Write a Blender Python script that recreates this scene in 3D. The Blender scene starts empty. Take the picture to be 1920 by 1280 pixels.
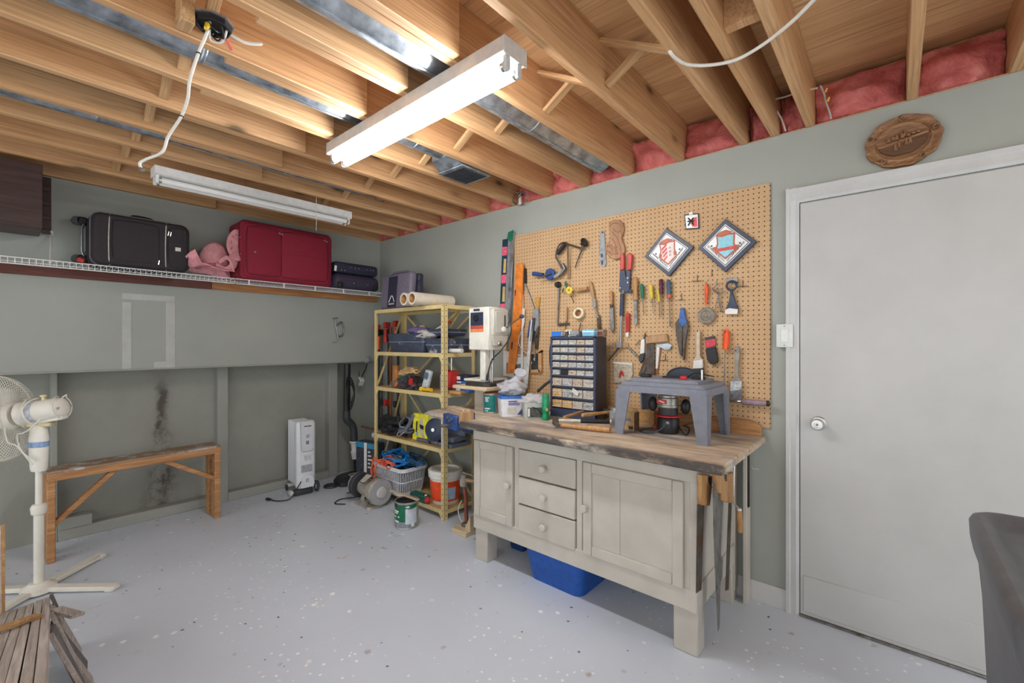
import bpy, bmesh, math, random
from mathutils import Matrix, Vector, Euler, noise
random.seed(7)
SC = bpy.context.scene
COL = SC.collection
PI = math.pi
# ---------------------------------------------------------------- camera, world, exposure
CAM_H, FPX, HORIZON, YAW = 1.343, 829.0, 643.0, math.radians(40.9)
cam = bpy.data.cameras.new('camera'); cam_o = bpy.data.objects.new('camera', cam); COL.objects.link(cam_o)
cam.sensor_width = 36.0; cam.lens = FPX/1920*36; cam.shift_y = (HORIZON-640)/1920
cam.clip_start = 0.05
cam_o.location = (0, 0, CAM_H); cam_o.rotation_euler = (PI/2, 0, YAW-PI/2)
SC.camera = cam_o
wd = bpy.data.worlds.new('world'); SC.world = wd; wd.use_nodes = True
wd.node_tree.nodes['Background'].inputs[0].default_value = (0.96, 0.985, 1.0, 1)
wd.node_tree.nodes['Background'].inputs[1].default_value = 1.25
SC.view_settings.view_transform = 'Standard'; SC.view_settings.look = 'None'
SC.view_settings.exposure = 0.38; SC.view_settings.gamma = 1.0
SC.view_settings.use_curve_mapping = False
TUBE_STRENGTH = 51.0
# ---------------------------------------------------------------- geometry of the room (metres, camera stands at x=0 y=0)
W, L, HT = 2.59, 4.07, 2.40          # right wall x, back wall y, joist underside z
LOW = 4.36                           # recessed concrete face of the back wall
SUB = 2.635                          # underside of the subfloor
BT = 0.867                           # workbench top
FV = Vector((math.cos(YAW), math.sin(YAW), 0)); RV = Vector((math.sin(YAW), -math.cos(YAW), 0))
def ray(px, py):
    return FV + RV*((px-960)/FPX) + Vector((0, 0, (HORIZON-py)/FPX))
C0 = Vector((0, 0, CAM_H))
def onX(px, py, X=W):
    d = ray(px, py); return C0 + d*(X/d.x)
def onY(px, py, Y=L):
    d = ray(px, py); return C0 + d*(Y/d.y)
def onZ(px, py, Z=0.0):
    d = ray(px, py); return C0 + d*((Z-CAM_H)/d.z)
# ---------------------------------------------------------------- mesh builder
def sp(pts, k=6, closed=False):
    P = [Vector(p) for p in pts]; n = len(P); out = []
    rng = range(n if closed else n-1)
    for i in rng:
        if closed: a, b, c, d = P[i-1], P[i], P[(i+1) % n], P[(i+2) % n]
        else: a, b, c, d = P[max(i-1, 0)], P[i], P[i+1], P[min(i+2, n-1)]
        for j in range(k):
            t = j/k
            out.append(0.5*((2*b)+(c-a)*t+(2*a-5*b+4*c-d)*t*t+(3*b-a-3*c+d)*t**3))
    if not closed: out.append(P[-1])
    return out
def rotm(r):
    if r is None: return Matrix()
    if isinstance(r, Matrix): return r.to_4x4()
    return Euler(r).to_matrix().to_4x4()
class MB:
    def __init__(s): s.v = []; s.f = []
    def add(s, vs, fs, m=None):
        o = len(s.v)
        s.v += [(m @ Vector(v))[:] if m is not None else tuple(v) for v in vs]
        s.f += [tuple(i+o for i in f) for f in fs]
        return s
    def bm(s, b, m=None):
        b.verts.index_update()
        s.add([v.co[:] for v in b.verts], [[v.index for v in f.verts] for f in b.faces], m); b.free(); return s
    def box(s, c, d, r=None, b=0, seg=1):
        m = Matrix.Translation(c) @ rotm(r)
        x, y, z = d[0]/2, d[1]/2, d[2]/2
        if b <= 0:
            return s.add([(-x,-y,-z),(x,-y,-z),(x,y,-z),(-x,y,-z),(-x,-y,z),(x,-y,z),(x,y,z),(-x,y,z)],
                         [(0,3,2,1),(4,5,6,7),(0,1,5,4),(1,2,6,5),(2,3,7,6),(3,0,4,7)], m)
        k = bmesh.new(); bmesh.ops.create_cube(k, size=1); bmesh.ops.scale(k, vec=d, verts=k.verts)
        bmesh.ops.bevel(k, geom=list(k.edges), offset=min(b, min(d)*.49), segments=seg, affect='EDGES', profile=.5)
        return s.bm(k, m)
    def bb(s, x0, x1, y0, y1, z0, z1, b=0, seg=1):
        return s.box(((x0+x1)/2, (y0+y1)/2, (z0+z1)/2), (abs(x1-x0), abs(y1-y0), abs(z1-z0)), None, b, seg)
    def cyl(s, p, q, r, r2=None, n=16):
        return s.tube([p, q], [r, r if r2 is None else r2], n)
    def tube(s, pts, r, n=8, closed=False):
        P = [Vector(p) for p in pts]; R = r if isinstance(r, (list, tuple)) else [r]*len(P)
        N = len(P); T = []
        for i in range(N):
            a = P[i-1] if (i or closed) else P[i]; b = P[(i+1) % N] if (i < N-1 or closed) else P[i]
            t = b-a; T.append(t.normalized() if t.length > 1e-9 else Vector((0, 0, 1)))
        u = T[0].orthogonal().normalized(); vs = []
        for i in range(N):
            u = (u-T[i]*u.dot(T[i]))
            u = u.normalized() if u.length > 1e-6 else T[i].orthogonal().normalized()
            w = T[i].cross(u)
            for j in range(n):
                a = 2*PI*j/n; vs.append(P[i]+(u*math.cos(a)+w*math.sin(a))*R[i])
        fs = []
        for i in range(N if closed else N-1):
            k = (i+1) % N
            for j in range(n):
                fs.append((i*n+j, i*n+(j+1) % n, k*n+(j+1) % n, k*n+j))
        if not closed: fs += [tuple(range(n))[::-1], tuple(range((N-1)*n, N*n))]
        return s.add(vs, fs)
    def lathe(s, prof, n=24, c=(0,0,0), r=None, sc=(1,1,1)):
        m = Matrix.Translation(c) @ rotm(r) @ Matrix.Diagonal((sc[0], sc[1], sc[2], 1)); vs = []; fs = []
        for (q, z) in prof:
            for j in range(n):
                a = 2*PI*j/n; vs.append((q*math.cos(a), q*math.sin(a), z))
        for i in range(len(prof)-1):
            for j in range(n):
                fs.append((i*n+j, i*n+(j+1) % n, (i+1)*n+(j+1) % n, (i+1)*n+j))
        shut = tuple(prof[0]) == tuple(prof[-1])
        if prof[0][0] > 1e-6 and not shut: fs.append(tuple(range(n))[::-1])
        if prof[-1][0] > 1e-6 and not shut: fs.append(tuple(range((len(prof)-1)*n, len(prof)*n)))
        return s.add(vs, fs, m)
    def prism(s, pts, a, b, axis='y', bev=0, m=None):
        """outline pts extruded from a to b along the axis; pts are (x,z) for y, (x,y) for z, (y,z) for x"""
        n = len(pts)
        f = {'y': lambda p, t: (p[0], t, p[1]), 'z': lambda p, t: (p[0], p[1], t), 'x': lambda p, t: (t, p[0], p[1])}[axis]
        vs = [f(p, a) for p in pts]+[f(p, b) for p in pts]
        fs = [tuple(range(n)), tuple(range(2*n-1, n-1, -1))]+[(i, i+n, (i+1) % n+n, (i+1) % n) for i in range(n)]
        k = bmesh.new(); V = [k.verts.new(v) for v in vs]
        for q in fs: k.faces.new([V[i] for i in q])
        bmesh.ops.recalc_face_normals(k, faces=k.faces)
        if bev: bmesh.ops.bevel(k, geom=list(k.edges), offset=bev, segments=1, affect='EDGES', profile=.5, clamp_overlap=True)
        return s.bm(k, m)
    def ball(s, c, r, n=12, m=8, rot=None):
        R = r if isinstance(r, (tuple, list)) else (r, r, r)
        pr = [(math.sin(PI*i/m), -math.cos(PI*i/m)) for i in range(m+1)]
        return s.lathe(pr, n, c, rot, R)
    def ring(s, c, R, r, n=24, k=8, rot=None):
        m = Matrix.Translation(c) @ rotm(rot)
        return s.tube([m @ Vector((R*math.cos(2*PI*i/n), R*math.sin(2*PI*i/n), 0)) for i in range(n)], r, k, True)
    def bar(s, p, q, w, t, up=(0,0,1), b=0):
        """rectangular bar from p to q, w wide across and t thick along up"""
        p = Vector(p); q = Vector(q); d = q-p; z = Vector(up)
        x = d.normalized(); y = z.cross(x); y = y.normalized() if y.length > 1e-6 else x.orthogonal().normalized(); z = x.cross(y)
        return s.box((p+q)/2, (d.length, w, t), Matrix((x, y, z)).transposed(), b)
    def mesh(s, name, mt, sharp=38):
        me = bpy.data.meshes.new(name); me.from_pydata(s.v, [], s.f); me.validate()
        k = bmesh.new(); k.from_mesh(me); bmesh.ops.remove_doubles(k, verts=k.verts, dist=1e-6); bmesh.ops.recalc_face_normals(k, faces=k.faces); k.to_mesh(me); k.free()
        if mt: me.materials.append(mt)
        me.polygons.foreach_set('use_smooth', [True]*len(me.polygons)); me.set_sharp_from_angle(angle=math.radians(sharp))
        return me
def link(name, me, parent=None, loc=(0,0,0), rot=(0,0,0)):
    o = bpy.data.objects.new(name, me); COL.objects.link(o); o.location = loc; o.rotation_euler = rot
    if parent is not None: o.parent = parent
    return o
def rrect(x0, x1, y0, y1, r, n=5):
    P = []
    for (cx, cy, a0) in ((x1-r, y1-r, 0), (x0+r, y1-r, PI/2), (x0+r, y0+r, PI), (x1-r, y0+r, 3*PI/2)):
        for i in range(n+1): a = a0+i*PI/2/n; P.append((cx+r*math.cos(a), cy+r*math.sin(a)))
    return P
def loft(rings, cap=True):
    k = MB(); n = len(rings[0][0]); vs = []
    for P, z in rings: vs += [(p[0], p[1], z) for p in P]
    fs = [(i*n+j, i*n+(j+1) % n, (i+1)*n+(j+1) % n, (i+1)*n+j) for i in range(len(rings)-1) for j in range(n)]
    if cap: fs += [tuple(range(n))[::-1], tuple(range((len(rings)-1)*n, len(rings)*n))]
    return k.add(vs, fs)
def lofty(rings):
    k = loft(rings); k.v = [(x, z, y) for x, y, z in k.v]; return k
def rbody(w, d, h, rc, re):
    '''upright slab centred on x, front at y=0, bottom at z=0, with rounded corners rc and rounded edges re'''
    P = lambda i: rrect(-w/2+i, w/2-i, i, h-i, max(rc-i, .004), 6); R = []
    for j in range(4): a = j/3*PI/2; R.append((P(re*(1-math.sin(a))), re*(1-math.cos(a))))
    return lofty(R+[(p, d-y) for p, y in R[::-1]])
def part(name, mb, mt, parent=None, label=None, loc=(0,0,0), rot=(0,0,0), sharp=38):
    o = link(name, mb.mesh(name, mt, sharp), parent, loc, rot)
    if label: o['label'] = label
    return o
def thing(name, label, cat, loc=(0,0,0), rz=0, group=None):
    o = bpy.data.objects.new(name, None); COL.objects.link(o); o.empty_display_size = .05
    o.location = loc; o.rotation_euler = (0, 0, rz); o['label'] = label; o['category'] = cat
    if group: o['group'] = group
    return o
def struct(name, mb, mt, label=None):
    o = part(name, mb, mt); o['kind'] = 'structure'
    if label: o['label'] = label
    return o
def text(name, s, size, mt, parent, loc, rot, ext=.0004, align='CENTER'):
    cu = bpy.data.curves.new(name, 'FONT'); cu.body = s; cu.size = size; cu.extrude = ext; cu.align_x = align; cu.align_y = 'CENTER'; cu.resolution_u = 3
    t = bpy.data.objects.new('tmp', cu); COL.objects.link(t); bpy.context.view_layer.update()
    me = bpy.data.meshes.new_from_object(t.evaluated_get(bpy.context.evaluated_depsgraph_get())); bpy.data.objects.remove(t)
    me.name = name; me.materials.clear(); me.materials.append(mt)
    return link(name, me, parent, loc, rot)
# ---------------------------------------------------------------- materials
def lin(c):
    f = lambda x: x/12.92 if x <= .04045 else ((x+.055)/1.055)**2.4
    return (f(c[0]/255), f(c[1]/255), f(c[2]/255), 1)
MATS = {}
class NT:
    def __init__(s, name):
        s.m = bpy.data.materials.new(name); s.m.use_nodes = True; s.t = s.m.node_tree; s.n = s.t.nodes; s.b = s.n['Principled BSDF']
        s.co = s.n.new('ShaderNodeTexCoord').outputs['Object']
    def link(s, a, b): s.t.links.new(a, b)
    def new(s, t, **k):
        n = s.n.new(t)
        for a, v in k.items(): setattr(n, a, v)
        return n
    def map(s, sc=(1,1,1), loc=(0,0,0), rot=(0,0,0), src=None):
        n = s.new('ShaderNodeMapping'); n.inputs['Scale'].default_value = sc; n.inputs['Location'].default_value = loc; n.inputs['Rotation'].default_value = rot
        s.link(src or s.co, n.inputs['Vector']); return n.outputs[0]
    def rnd(s):
        """object coordinates shifted by a random amount for each object"""
        oi = s.new('ShaderNodeObjectInfo'); a = s.new('ShaderNodeVectorMath', operation='SCALE'); a.inputs[0].default_value = (17, 11, 23); s.link(oi.outputs['Random'], a.inputs['Scale'])
        b = s.new('ShaderNodeVectorMath', operation='ADD'); s.link(s.co, b.inputs[0]); s.link(a.outputs[0], b.inputs[1]); return b.outputs[0]
    def noise(s, v, scale=5, detail=4, rough=.6, dist=0):
        n = s.new('ShaderNodeTexNoise'); n.inputs['Scale'].default_value = scale; n.inputs['Detail'].default_value = detail; n.inputs['Roughness'].default_value = rough; n.inputs['Distortion'].default_value = dist
        s.link(v, n.inputs['Vector']); return n.outputs['Fac']
    def vor(s, v, scale=5, feat='F1', out='Distance', rnd=1):
        n = s.new('ShaderNodeTexVoronoi', feature=feat); n.inputs['Scale'].default_value = scale; n.inputs['Randomness'].default_value = rnd; s.link(v, n.inputs['Vector']); return n.outputs[out]
    def ramp(s, f, stops):
        n = s.new('ShaderNodeValToRGB'); e = n.color_ramp.elements
        while len(e) < len(stops): e.new(.5)
        for i, (p, c) in enumerate(stops): e[i].position = p; e[i].color = c if len(c) == 4 else lin(c)
        s.link(f, n.inputs[0]); return n.outputs[0]
    def mask(s, f, a, b):
        n = s.new('ShaderNodeMapRange'); n.inputs[1].default_value = a; n.inputs[2].default_value = b; s.link(f, n.inputs[0]); return n.outputs[0]
    def mix(s, f, a, b):
        n = s.new('ShaderNodeMix', data_type='RGBA')
        if isinstance(f, (int, float)): n.inputs[0].default_value = f
        else: s.link(f, n.inputs[0])
        for k, x in ((6, a), (7, b)):
            if isinstance(x, tuple): n.inputs[k].default_value = x if len(x) == 4 else lin(x)
            else: s.link(x, n.inputs[k])
        return n.outputs[2]
    def math(s, op, a, b=None):
        n = s.new('ShaderNodeMath', operation=op)
        for k, x in ((0, a), (1, b)):
            if x is None: continue
            if isinstance(x, (int, float)): n.inputs[k].default_value = x
            else: s.link(x, n.inputs[k])
        return n.outputs[0]
    def sep(s, v=None):
        n = s.new('ShaderNodeSeparateXYZ'); s.link(v or s.co, n.inputs[0]); return n.outputs
    def out(s, col, rough=.6, metal=0, bump=None, bs=.3, bd=.002, **k):
        if isinstance(col, tuple): s.b.inputs['Base Color'].default_value = col if len(col) == 4 else lin(col)
        else: s.link(col, s.b.inputs['Base Color'])
        if isinstance(rough, (int, float)): s.b.inputs['Roughness'].default_value = rough
        else: s.link(rough, s.b.inputs['Roughness'])
        s.b.inputs['Metallic'].default_value = metal
        if bump is not None:
            n = s.new('ShaderNodeBump'); n.inputs['Strength'].default_value = bs; n.inputs['Distance'].default_value = bd; s.link(bump, n.inputs['Height']); s.link(n.outputs[0], s.b.inputs['Normal'])
        for a, v in k.items(): s.b.inputs[a.replace('_', ' ')].default_value = v
        return s.m
def M(name, c, rough=.55, metal=0, var=.12, scale=30, bump=0, dirt=None, **k):
    """plain procedural surface: a colour with slight noise variation, optional dirt colour in patches and fine relief"""
    if name in MATS: return MATS[name]
    t = NT(name); v = t.rnd(); n = t.noise(v, scale, 4)
    dk = tuple(x*(1-var) for x in c); lt = tuple(min(255, x*(1+var*.6)) for x in c)
    col = t.ramp(n, [(.3, dk), (.7, lt)])
    if dirt:
        dc, amt = dirt; d = t.mask(t.noise(v, scale*.4, 6, .7), .62-amt*.25, .72-amt*.25); col = t.mix(d, col, dc)
    MATS[name] = t.out(col, rough, metal, n if bump else None, bump, **k); return MATS[name]
def WOOD(name, c1, c2, axis=0, scale=1.0, rough=.65, knots=True, dirt=None):
    if name in MATS: return MATS[name]
    t = NT(name); v = t.rnd(); sc = [14*scale]*3; sc[axis] = .9*scale
    g = t.noise(t.map(tuple(sc), src=v), 1.6, 7, .62, .6)
    fsc = [160*scale]*3; fsc[axis] = 4*scale
    fine = t.noise(t.map(tuple(fsc), src=v), 1, 2)
    col = t.ramp(g, [(.28, c2), (.5, tuple((a+b)/2 for a, b in zip(c1, c2))), (.62, c1)])
    col = t.mix(t.mask(fine, .45, .75), col, tuple(x*.86 for x in c2))
    if knots:
        ks = [5.5*scale]*3; ks[axis] = 2.4*scale
        k = t.vor(t.map(tuple(ks), src=v), 1.0)
        col = t.mix(t.mask(k, .11, .045), col, tuple(x*.42 for x in c2))
        col = t.mix(t.math('MULTIPLY', t.mask(k, .2, .1), .35), col, tuple(x*.7 for x in c2))
    if dirt:
        dc, a = dirt; col = t.mix(t.mask(t.noise(v, 6, 6, .75), .62-a*.3, .7-a*.3), col, dc)
    MATS[name] = t.out(col, rough, 0, fine, .15); return MATS[name]
# ================================================================ surfaces of the room
def wall_mat(name, c, stain=None):
    t = NT(name); n = t.noise(t.co, 1.3, 5, .6); f = t.noise(t.co, 55, 3)
    col = t.ramp(n, [(.3, tuple(x*.965 for x in c)), (.7, tuple(x*1.03 for x in c))])
    sc = t.mask(t.noise(t.map((1.2, 1.2, 14)), 3, 5, .7), .70, .80)
    col = t.mix(t.math('MULTIPLY', sc, .25), col, tuple(x*1.15 for x in c))
    return t.out(col, .62, 0, f, .12)
m_wall = wall_mat('green_grey_wall_paint', (162, 166, 158))
def conc_mat():
    t = NT('painted_foundation_concrete'); n = t.noise(t.co, 2.2, 6, .65); f = t.noise(t.co, 38, 4, .6); sx = t.sep()
    col = t.ramp(n, [(.3, (146, 147, 138)), (.7, (158, 159, 150))])
    # brown damp stain running down beside the bench and pale drips next to it
    wob = t.noise(t.map((2.2, 1, 2.4)), 1.6, 7, .6)
    dx = t.math('ABSOLUTE', t.math('SUBTRACT', t.math('ADD', sx['X'], t.math('MULTIPLY', wob, .22)), .93))
    wid = t.math('ADD', t.mask(sx['Z'], .75, .05), .55)
    core = t.mask(t.math('DIVIDE', dx, wid), .10, .03)
    gap = t.mask(t.noise(t.map((4, 1, 2.5)), 2, 7, .7), .40, .56)
    st = t.math('MULTIPLY', t.math('MULTIPLY', core, gap), t.mask(sx['Z'], 1.12, .95))
    col = t.mix(t.math('MULTIPLY', st, .85), col, (70, 60, 54))
    halo = t.math('MULTIPLY', t.mask(t.math('DIVIDE', dx, wid), .2, .1), .35); col = t.mix(t.math('MULTIPLY', halo, t.math('SUBTRACT', 1, st)), col, (138, 134, 128))
    drip = t.math('MULTIPLY', t.mask(t.noise(t.map((26, 1, .8)), 1.5, 4, .6), .66, .74), t.mask(t.noise(t.map((3, 1, 7)), 2, 4), .5, .62))
    col = t.mix(t.math('MULTIPLY', drip, .55), col, (176, 172, 164))
    return t.out(col, .8, 0, f, .5, .004)
m_conc = conc_mat()
def floor_mat():
    t = NT('painted_grey_floor'); n = t.noise(t.co, 1.4, 5, .6); f = t.noise(t.co, 60, 3)
    col = t.ramp(n, [(.3, (203, 210, 221)), (.7, (211, 218, 229))])
    tan = t.math('MULTIPLY', t.mask(t.noise(t.map((5, 9, 1)), 1.6, 6, .7), .625, .665), t.mask(t.noise(t.co, .9, 2), .44, .6))
    col = t.mix(t.math('MULTIPLY', tan, .75), col, (198, 178, 148))
    scuff = t.mask(t.noise(t.map((2, 9, 1), rot=(0, 0, .6)), 1.3, 6, .75), .62, .74); col = t.mix(t.math('MULTIPLY', scuff, .3), col, (232, 233, 234))
    wob = t.new('ShaderNodeVectorMath', operation='ADD'); nn = t.new('ShaderNodeTexNoise'); nn.inputs['Scale'].default_value = 30
    t.link(t.co, nn.inputs['Vector']); w2 = t.new('ShaderNodeVectorMath', operation='SCALE'); w2.inputs['Scale'].default_value = .02; t.link(nn.outputs['Color'], w2.inputs[0]); t.link(t.co, wob.inputs[0]); t.link(w2.outputs[0], wob.inputs[1])
    def specks(scale, r0, r1, reg, a, b, c, k):
        nonlocal col
        d = t.vor(wob.outputs[0], scale); m = t.math('MULTIPLY', t.mask(d, r1, r0), t.mask(t.noise(t.map(reg), 1.2, 3), a, b))
        col = t.mix(t.math('MULTIPLY', m, k), col, c)
    specks(9, .09, .14, (.9, .9, 1), .48, .56, (250, 250, 248), .95)
    specks(24, .13, .17, (1.3, 1.1, 1), .5, .56, (250, 250, 248), .9)
    specks(13, .07, .09, (1.6, 1.4, 2), .46, .52, (40, 36, 32), .9)
    specks(6.5, .05, .12, (1.2, 1.7, 3), .48, .56, (150, 124, 92), .7)
    return t.out(col, t.mask(n, -.2, 1.6), 0, f, .1)
m_floor = floor_mat()
m_joist = WOOD('joist_lumber', (218, 174, 128), (198, 150, 102), 0, .8)
m_strut = WOOD('bridging_lumber', (214, 176, 128), (182, 140, 96), 1, 1.5)
m_ply = WOOD('plywood_subfloor', (230, 188, 140), (212, 166, 116), 1, .6)
m_trim = M('white_trim_paint', (202, 202, 201), .4, 0, .03, 8)
m_door = M('white_door_paint', (194, 194, 192), .42, 0, .03, 3)
m_galv = M('galvanised_steel', (172, 180, 188), .38, .85, .3, 14)
m_black = M('black_plastic', (30, 30, 32), .45, 0, .15)
m_dark = M('charcoal_plastic', (58, 60, 64), .5, 0, .12)
m_chrome = M('bright_metal', (205, 204, 200), .22, .95, .06)
m_steel = M('dull_steel', (140, 138, 134), .42, .85, .2, 25, dirt=((104, 90, 76), .2))
m_rust = M('dark_old_steel', (96, 90, 84), .55, .6, .25, 30, dirt=((92, 66, 46), .5))
m_cable = M('white_cable_sheath', (226, 222, 212), .45, 0, .05)
# ---------------------------------------------------------------- floor and walls
fl = struct('floor', MB().bb(-2.0, W+.25, -1.6, LOW+.2, -.1, 0), m_floor, 'grey painted concrete floor with paint drips and tan scuffs')
wr = struct('wall_right', MB().bb(W, W+.12, -1.6, LOW+.14, 0, HT), m_wall, 'green-grey painted wall with the pegboard and the white door')
wb = struct('wall_back', MB().bb(-2.0, W, L, LOW+.14, 1.155, HT), m_wall, 'upper green-grey painted wall behind the luggage shelf')
wl = struct('wall_back_lower', MB().bb(-2.0, W, LOW, LOW+.14, 0, 1.155), m_conc, 'recessed stained concrete foundation wall below the ledge')
m_stud = wall_mat('painted_stud', (158, 159, 151))
def stud(px0, px1, z1=1.15):
    a, b = onY(px0, 800, 4.27).x, onY(px1, 800, 4.27).x
    part('stud', MB().bb(a, b, 4.27, LOW+.001, 0, z1, .003), m_stud, wl)
stud(95, 108); stud(408, 428); stud(617, 633)
xs0, xs1 = onY(108, 900, 4.27).x, onY(408, 900, 4.27).x
part('bottom_plate', MB().bb(xs0, xs1, 4.27, LOW, 0, .075, .004), m_stud, wl)
part('bottom_plate', MB().bb(onY(428, 900, 4.27).x, onY(617, 900, 4.27).x, 4.27, LOW, 0, .075, .004), m_stud, wl)
part('plate_block', MB().bb(xs0, xs0+.17, 4.262, 4.35, .075, .15, .003), m_stud, wl)
part('ledge_board', MB().bb(-2.0, W-.0, L-.004, L+.05, 1.15, 1.162, .002), m_stud, wb)
# unpainted joint tape left in a tall rectangle on the back wall
m_tape = M('bare_joint_tape', (184, 187, 181), .7, 0, .05, 10)
tp = thing('wall_tape', 'pale joint tape outlining a tall rectangle on the back wall', 'wall patch', onY(280, 620, L))
def bwq(px, py, o): p = onY(px, py, L); return (p.x-o[0], p.z-o[2])
o = tp.location
for (a, b, c, d) in ((229, 549, 328, 566), (229, 566, 246, 691), (311, 566, 328, 690), (289, 678, 311, 690)):
    (x0, z1), (x1, z0) = bwq(a, b, o), bwq(c, d, o)
    part('tape_strip', MB().bb(x0, x1, -.0015, 0, z0, z1), m_tape, tp)
# ---------------------------------------------------------------- ceiling: subfloor sheets, joists and bridging
ce = bpy.data.objects.new('ceiling', None); COL.objects.link(ce); ce['kind'] = 'structure'; ce['label'] = 'open ceiling of plywood subfloor, wooden joists and cross bridging'
xe = [-2.0, -.06, 1.16, 2.383, W+.25]
for i in range(4):
    for (y0, y1) in ((-1.6, .72), (.722, 3.16), (3.162, LOW+.14)):
        part('plywood_sheet', MB().bb(xe[i]+.0015, xe[i+1]-.0015, y0, y1, SUB, SUB+.018), m_ply, ce)
def joist(y, x0, x1, y2=None):
    y2 = y if y2 is None else y2
    part('joist', MB().box((0, .019, 0), (x1-x0, .038, SUB-HT), b=.003), m_joist, ce, loc=((x0+x1)/2, y, (HT+SUB)/2))
RJ = [-.68, -.375, -.075, .295, .925]+[1.25+.3135*k for k in range(9)]
for y in (-.68, -.375, -.075, .295, .445, .59, .925): joist(y, -2.0, W+.1)
for k in range(10):
    y = 1.25+.3135*k; joist(y, .55, W+.1); joist(y-.0385, -2.0, 1.105)
part('rim_joist', MB().bb(W+.1, W+.138, -1.6, LOW+.14, HT, SUB), m_joist, ce)
part('rim_joist', MB().bb(-2.0, W+.1, L+.045, LOW+.14, HT, SUB), m_joist, ce)  # thick unseen block added behind the last joist to stop a light leak
part('sill_plate', MB().bb(W+.0, W+.12, -1.6, LOW+.14, HT-.001, HT+.004), m_joist, ce)
def strut(y0, z0, y1, z1, x, w=.06):
    c = Vector((x, (y0+y1)/2, (z0+z1)/2)); ln = math.hypot(y1-y0, z1-z0)
    part('bridging_strut', MB().box((0, 0, 0), (w*.62, ln, .019), b=.002), m_strut, ce, loc=c, rot=(math.atan2(z1-z0, y1-y0), 0, 0))
YJ = [-.375, -.075, .295, .59, .925]+[1.25+.3135*k for k in range(9)]
for i in range(len(YJ)-1):
    a, b = YJ[i]+.038, YJ[i+1]
    if i == 3: a = .628
    for (x, lap) in ((.45, .0385 if i >= 4 else 0), (1.66, 0)):
        if i in (0, 1, 2): continue
        la = a if (i > 4 or lap == 0) else a
        bb_ = b-lap
        strut(a, HT+.035, bb_, SUB-.035, x-.022); strut(a, SUB-.035, bb_, HT+.035, x+.022)
part('blocking', MB().bb(1.62, 1.66, .333, .445, HT+.02, SUB, .002), m_joist, ce)
# ---------------------------------------------------------------- pink insulation above the right wall
def pink():
    t = NT('pink_fibreglass'); n = t.noise(t.rnd(), 9, 8, .72, .6); f = t.noise(t.co, 60, 5, .7)
    col = t.ramp(n, [(.28, (188, 84, 82)), (.5, (226, 124, 118)), (.72, (240, 158, 148))])
    return t.out(col, .95, 0, t.math('ADD', n, t.math('MULTIPLY', f, .35)), .9, .02)
m_pink = pink()
edges = sorted([-.68, -.375, -.075, .295, .445, .59, .925]+[1.25+.3135*k for k in range(9)])
edges.append(4.36); nb = 0
for i in range(len(edges)-1):
    y0, y1 = edges[i]+.040, edges[i+1]-.002
    if y1-y0 < .03 or y0 < -.5: continue
    nb += 1
    k = bmesh.new(); bmesh.ops.create_grid(k, x_segments=14, y_segments=12, size=.5)
    sd = i*7.3
    for v in k.verts:
        u, w_ = v.co.x+.5, v.co.y+.5
        ed = min(1, 4*min(u, 1-u)); tp_ = 1-.12*noise.noise((u*3+sd, 0, 0))
        y = y0+u*(y1-y0); z = HT+.004+w_*(SUB-HT-.006)*(.86+.12*noise.noise((u*2.3+sd, 4, 1)))
        x = W+.035-.045*ed*math.sin(min(1, w_*1.15)*PI)**.6-.05*noise.noise((u*2.6+sd, w_*2.6, 2))-.022*noise.noise((u*7+sd, w_*7, 5))
        v.co = (x, y, z)
    g = bmesh.ops.extrude_face_region(k, geom=list(k.faces)); 
    for v in [e for e in g['geom'] if isinstance(e, bmesh.types.BMVert)]: v.co.x = W+.095
    mb = MB().bm(k)
    ins = part('insulation_batt', mb, m_pink, sharp=80)
    ins['category'] = 'insulation'; ins['group'] = 'pink insulation batts along the right wall'
    ins['label'] = 'pink fibreglass insulation batt above the green wall, %s from the right edge' % ['first', 'second', 'third', 'fourth', 'fifth', 'sixth', 'seventh', 'eighth', 'ninth', 'tenth', 'eleventh', 'twelfth', 'thirteenth', 'fourteenth', 'fifteenth', 'sixteenth', 'seventeenth'][nb-1]
# ---------------------------------------------------------------- door, casing, baseboard, switch
dy1 = onX(1501, 700).y; dz = 2.03
dr = struct('door_1', MB().bb(W-.012, W+.03, dy1-.813, dy1, .012, dz, .002), m_door, 'flat white painted door with round metal knob')
part('kick_panel', MB().bb(W-.0155, W-.011, dy1-.80, dy1-.013, .03, .205, .002), m_door, dr)
part('threshold', MB().bb(W-.02, W+.03, dy1-.813, dy1, 0, .012, .002), m_steel, dr)
kp = onX(1535, 793, W-.012)
rt = (0, -PI/2, 0)
part('knob_rose', MB().lathe([(.033, 0), (.033, .004), (.028, .010), (.014, .013)], 28, kp, rt), m_chrome, dr)
kn = part('knob', MB().lathe([(.0125, .012), (.0125, .03), (.024, .034), (.028, .044), (.027, .056), (.022, .062), (.012, .0625), (.011, .059), (0, .059)], 28, kp, rt), m_chrome, dr, 'bright metal round door knob')
part('keyhole', MB().lathe([(.006, .058), (.006, .0605), (0, .0605)], 12, kp, rt), m_steel, kn)
ca = bpy.data.objects.new('trim_1', None); COL.objects.link(ca); ca['kind'] = 'structure'; ca['label'] = 'white moulded casing around the door'
y0, y1 = dy1+.004, onX(1475, 700).y
prof = [(0, 0), (0, .010), (.012, .014), (.016, .019), (.045, .016), (.052, .022), (.070, .022), (.070, 0)]
sc_ = (y1-y0)/.070
part('casing_side', MB().prism([(W-d-.001, y0+w*sc_) for w, d in prof], 0, dz+.012+.070, 'z'), m_trim, ca)
part('casing_side', MB().prism([(W-d-.001, dy1-.817-w*sc_) for w, d in prof], 0, dz+.012+.070, 'z'), m_trim, ca)
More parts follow.
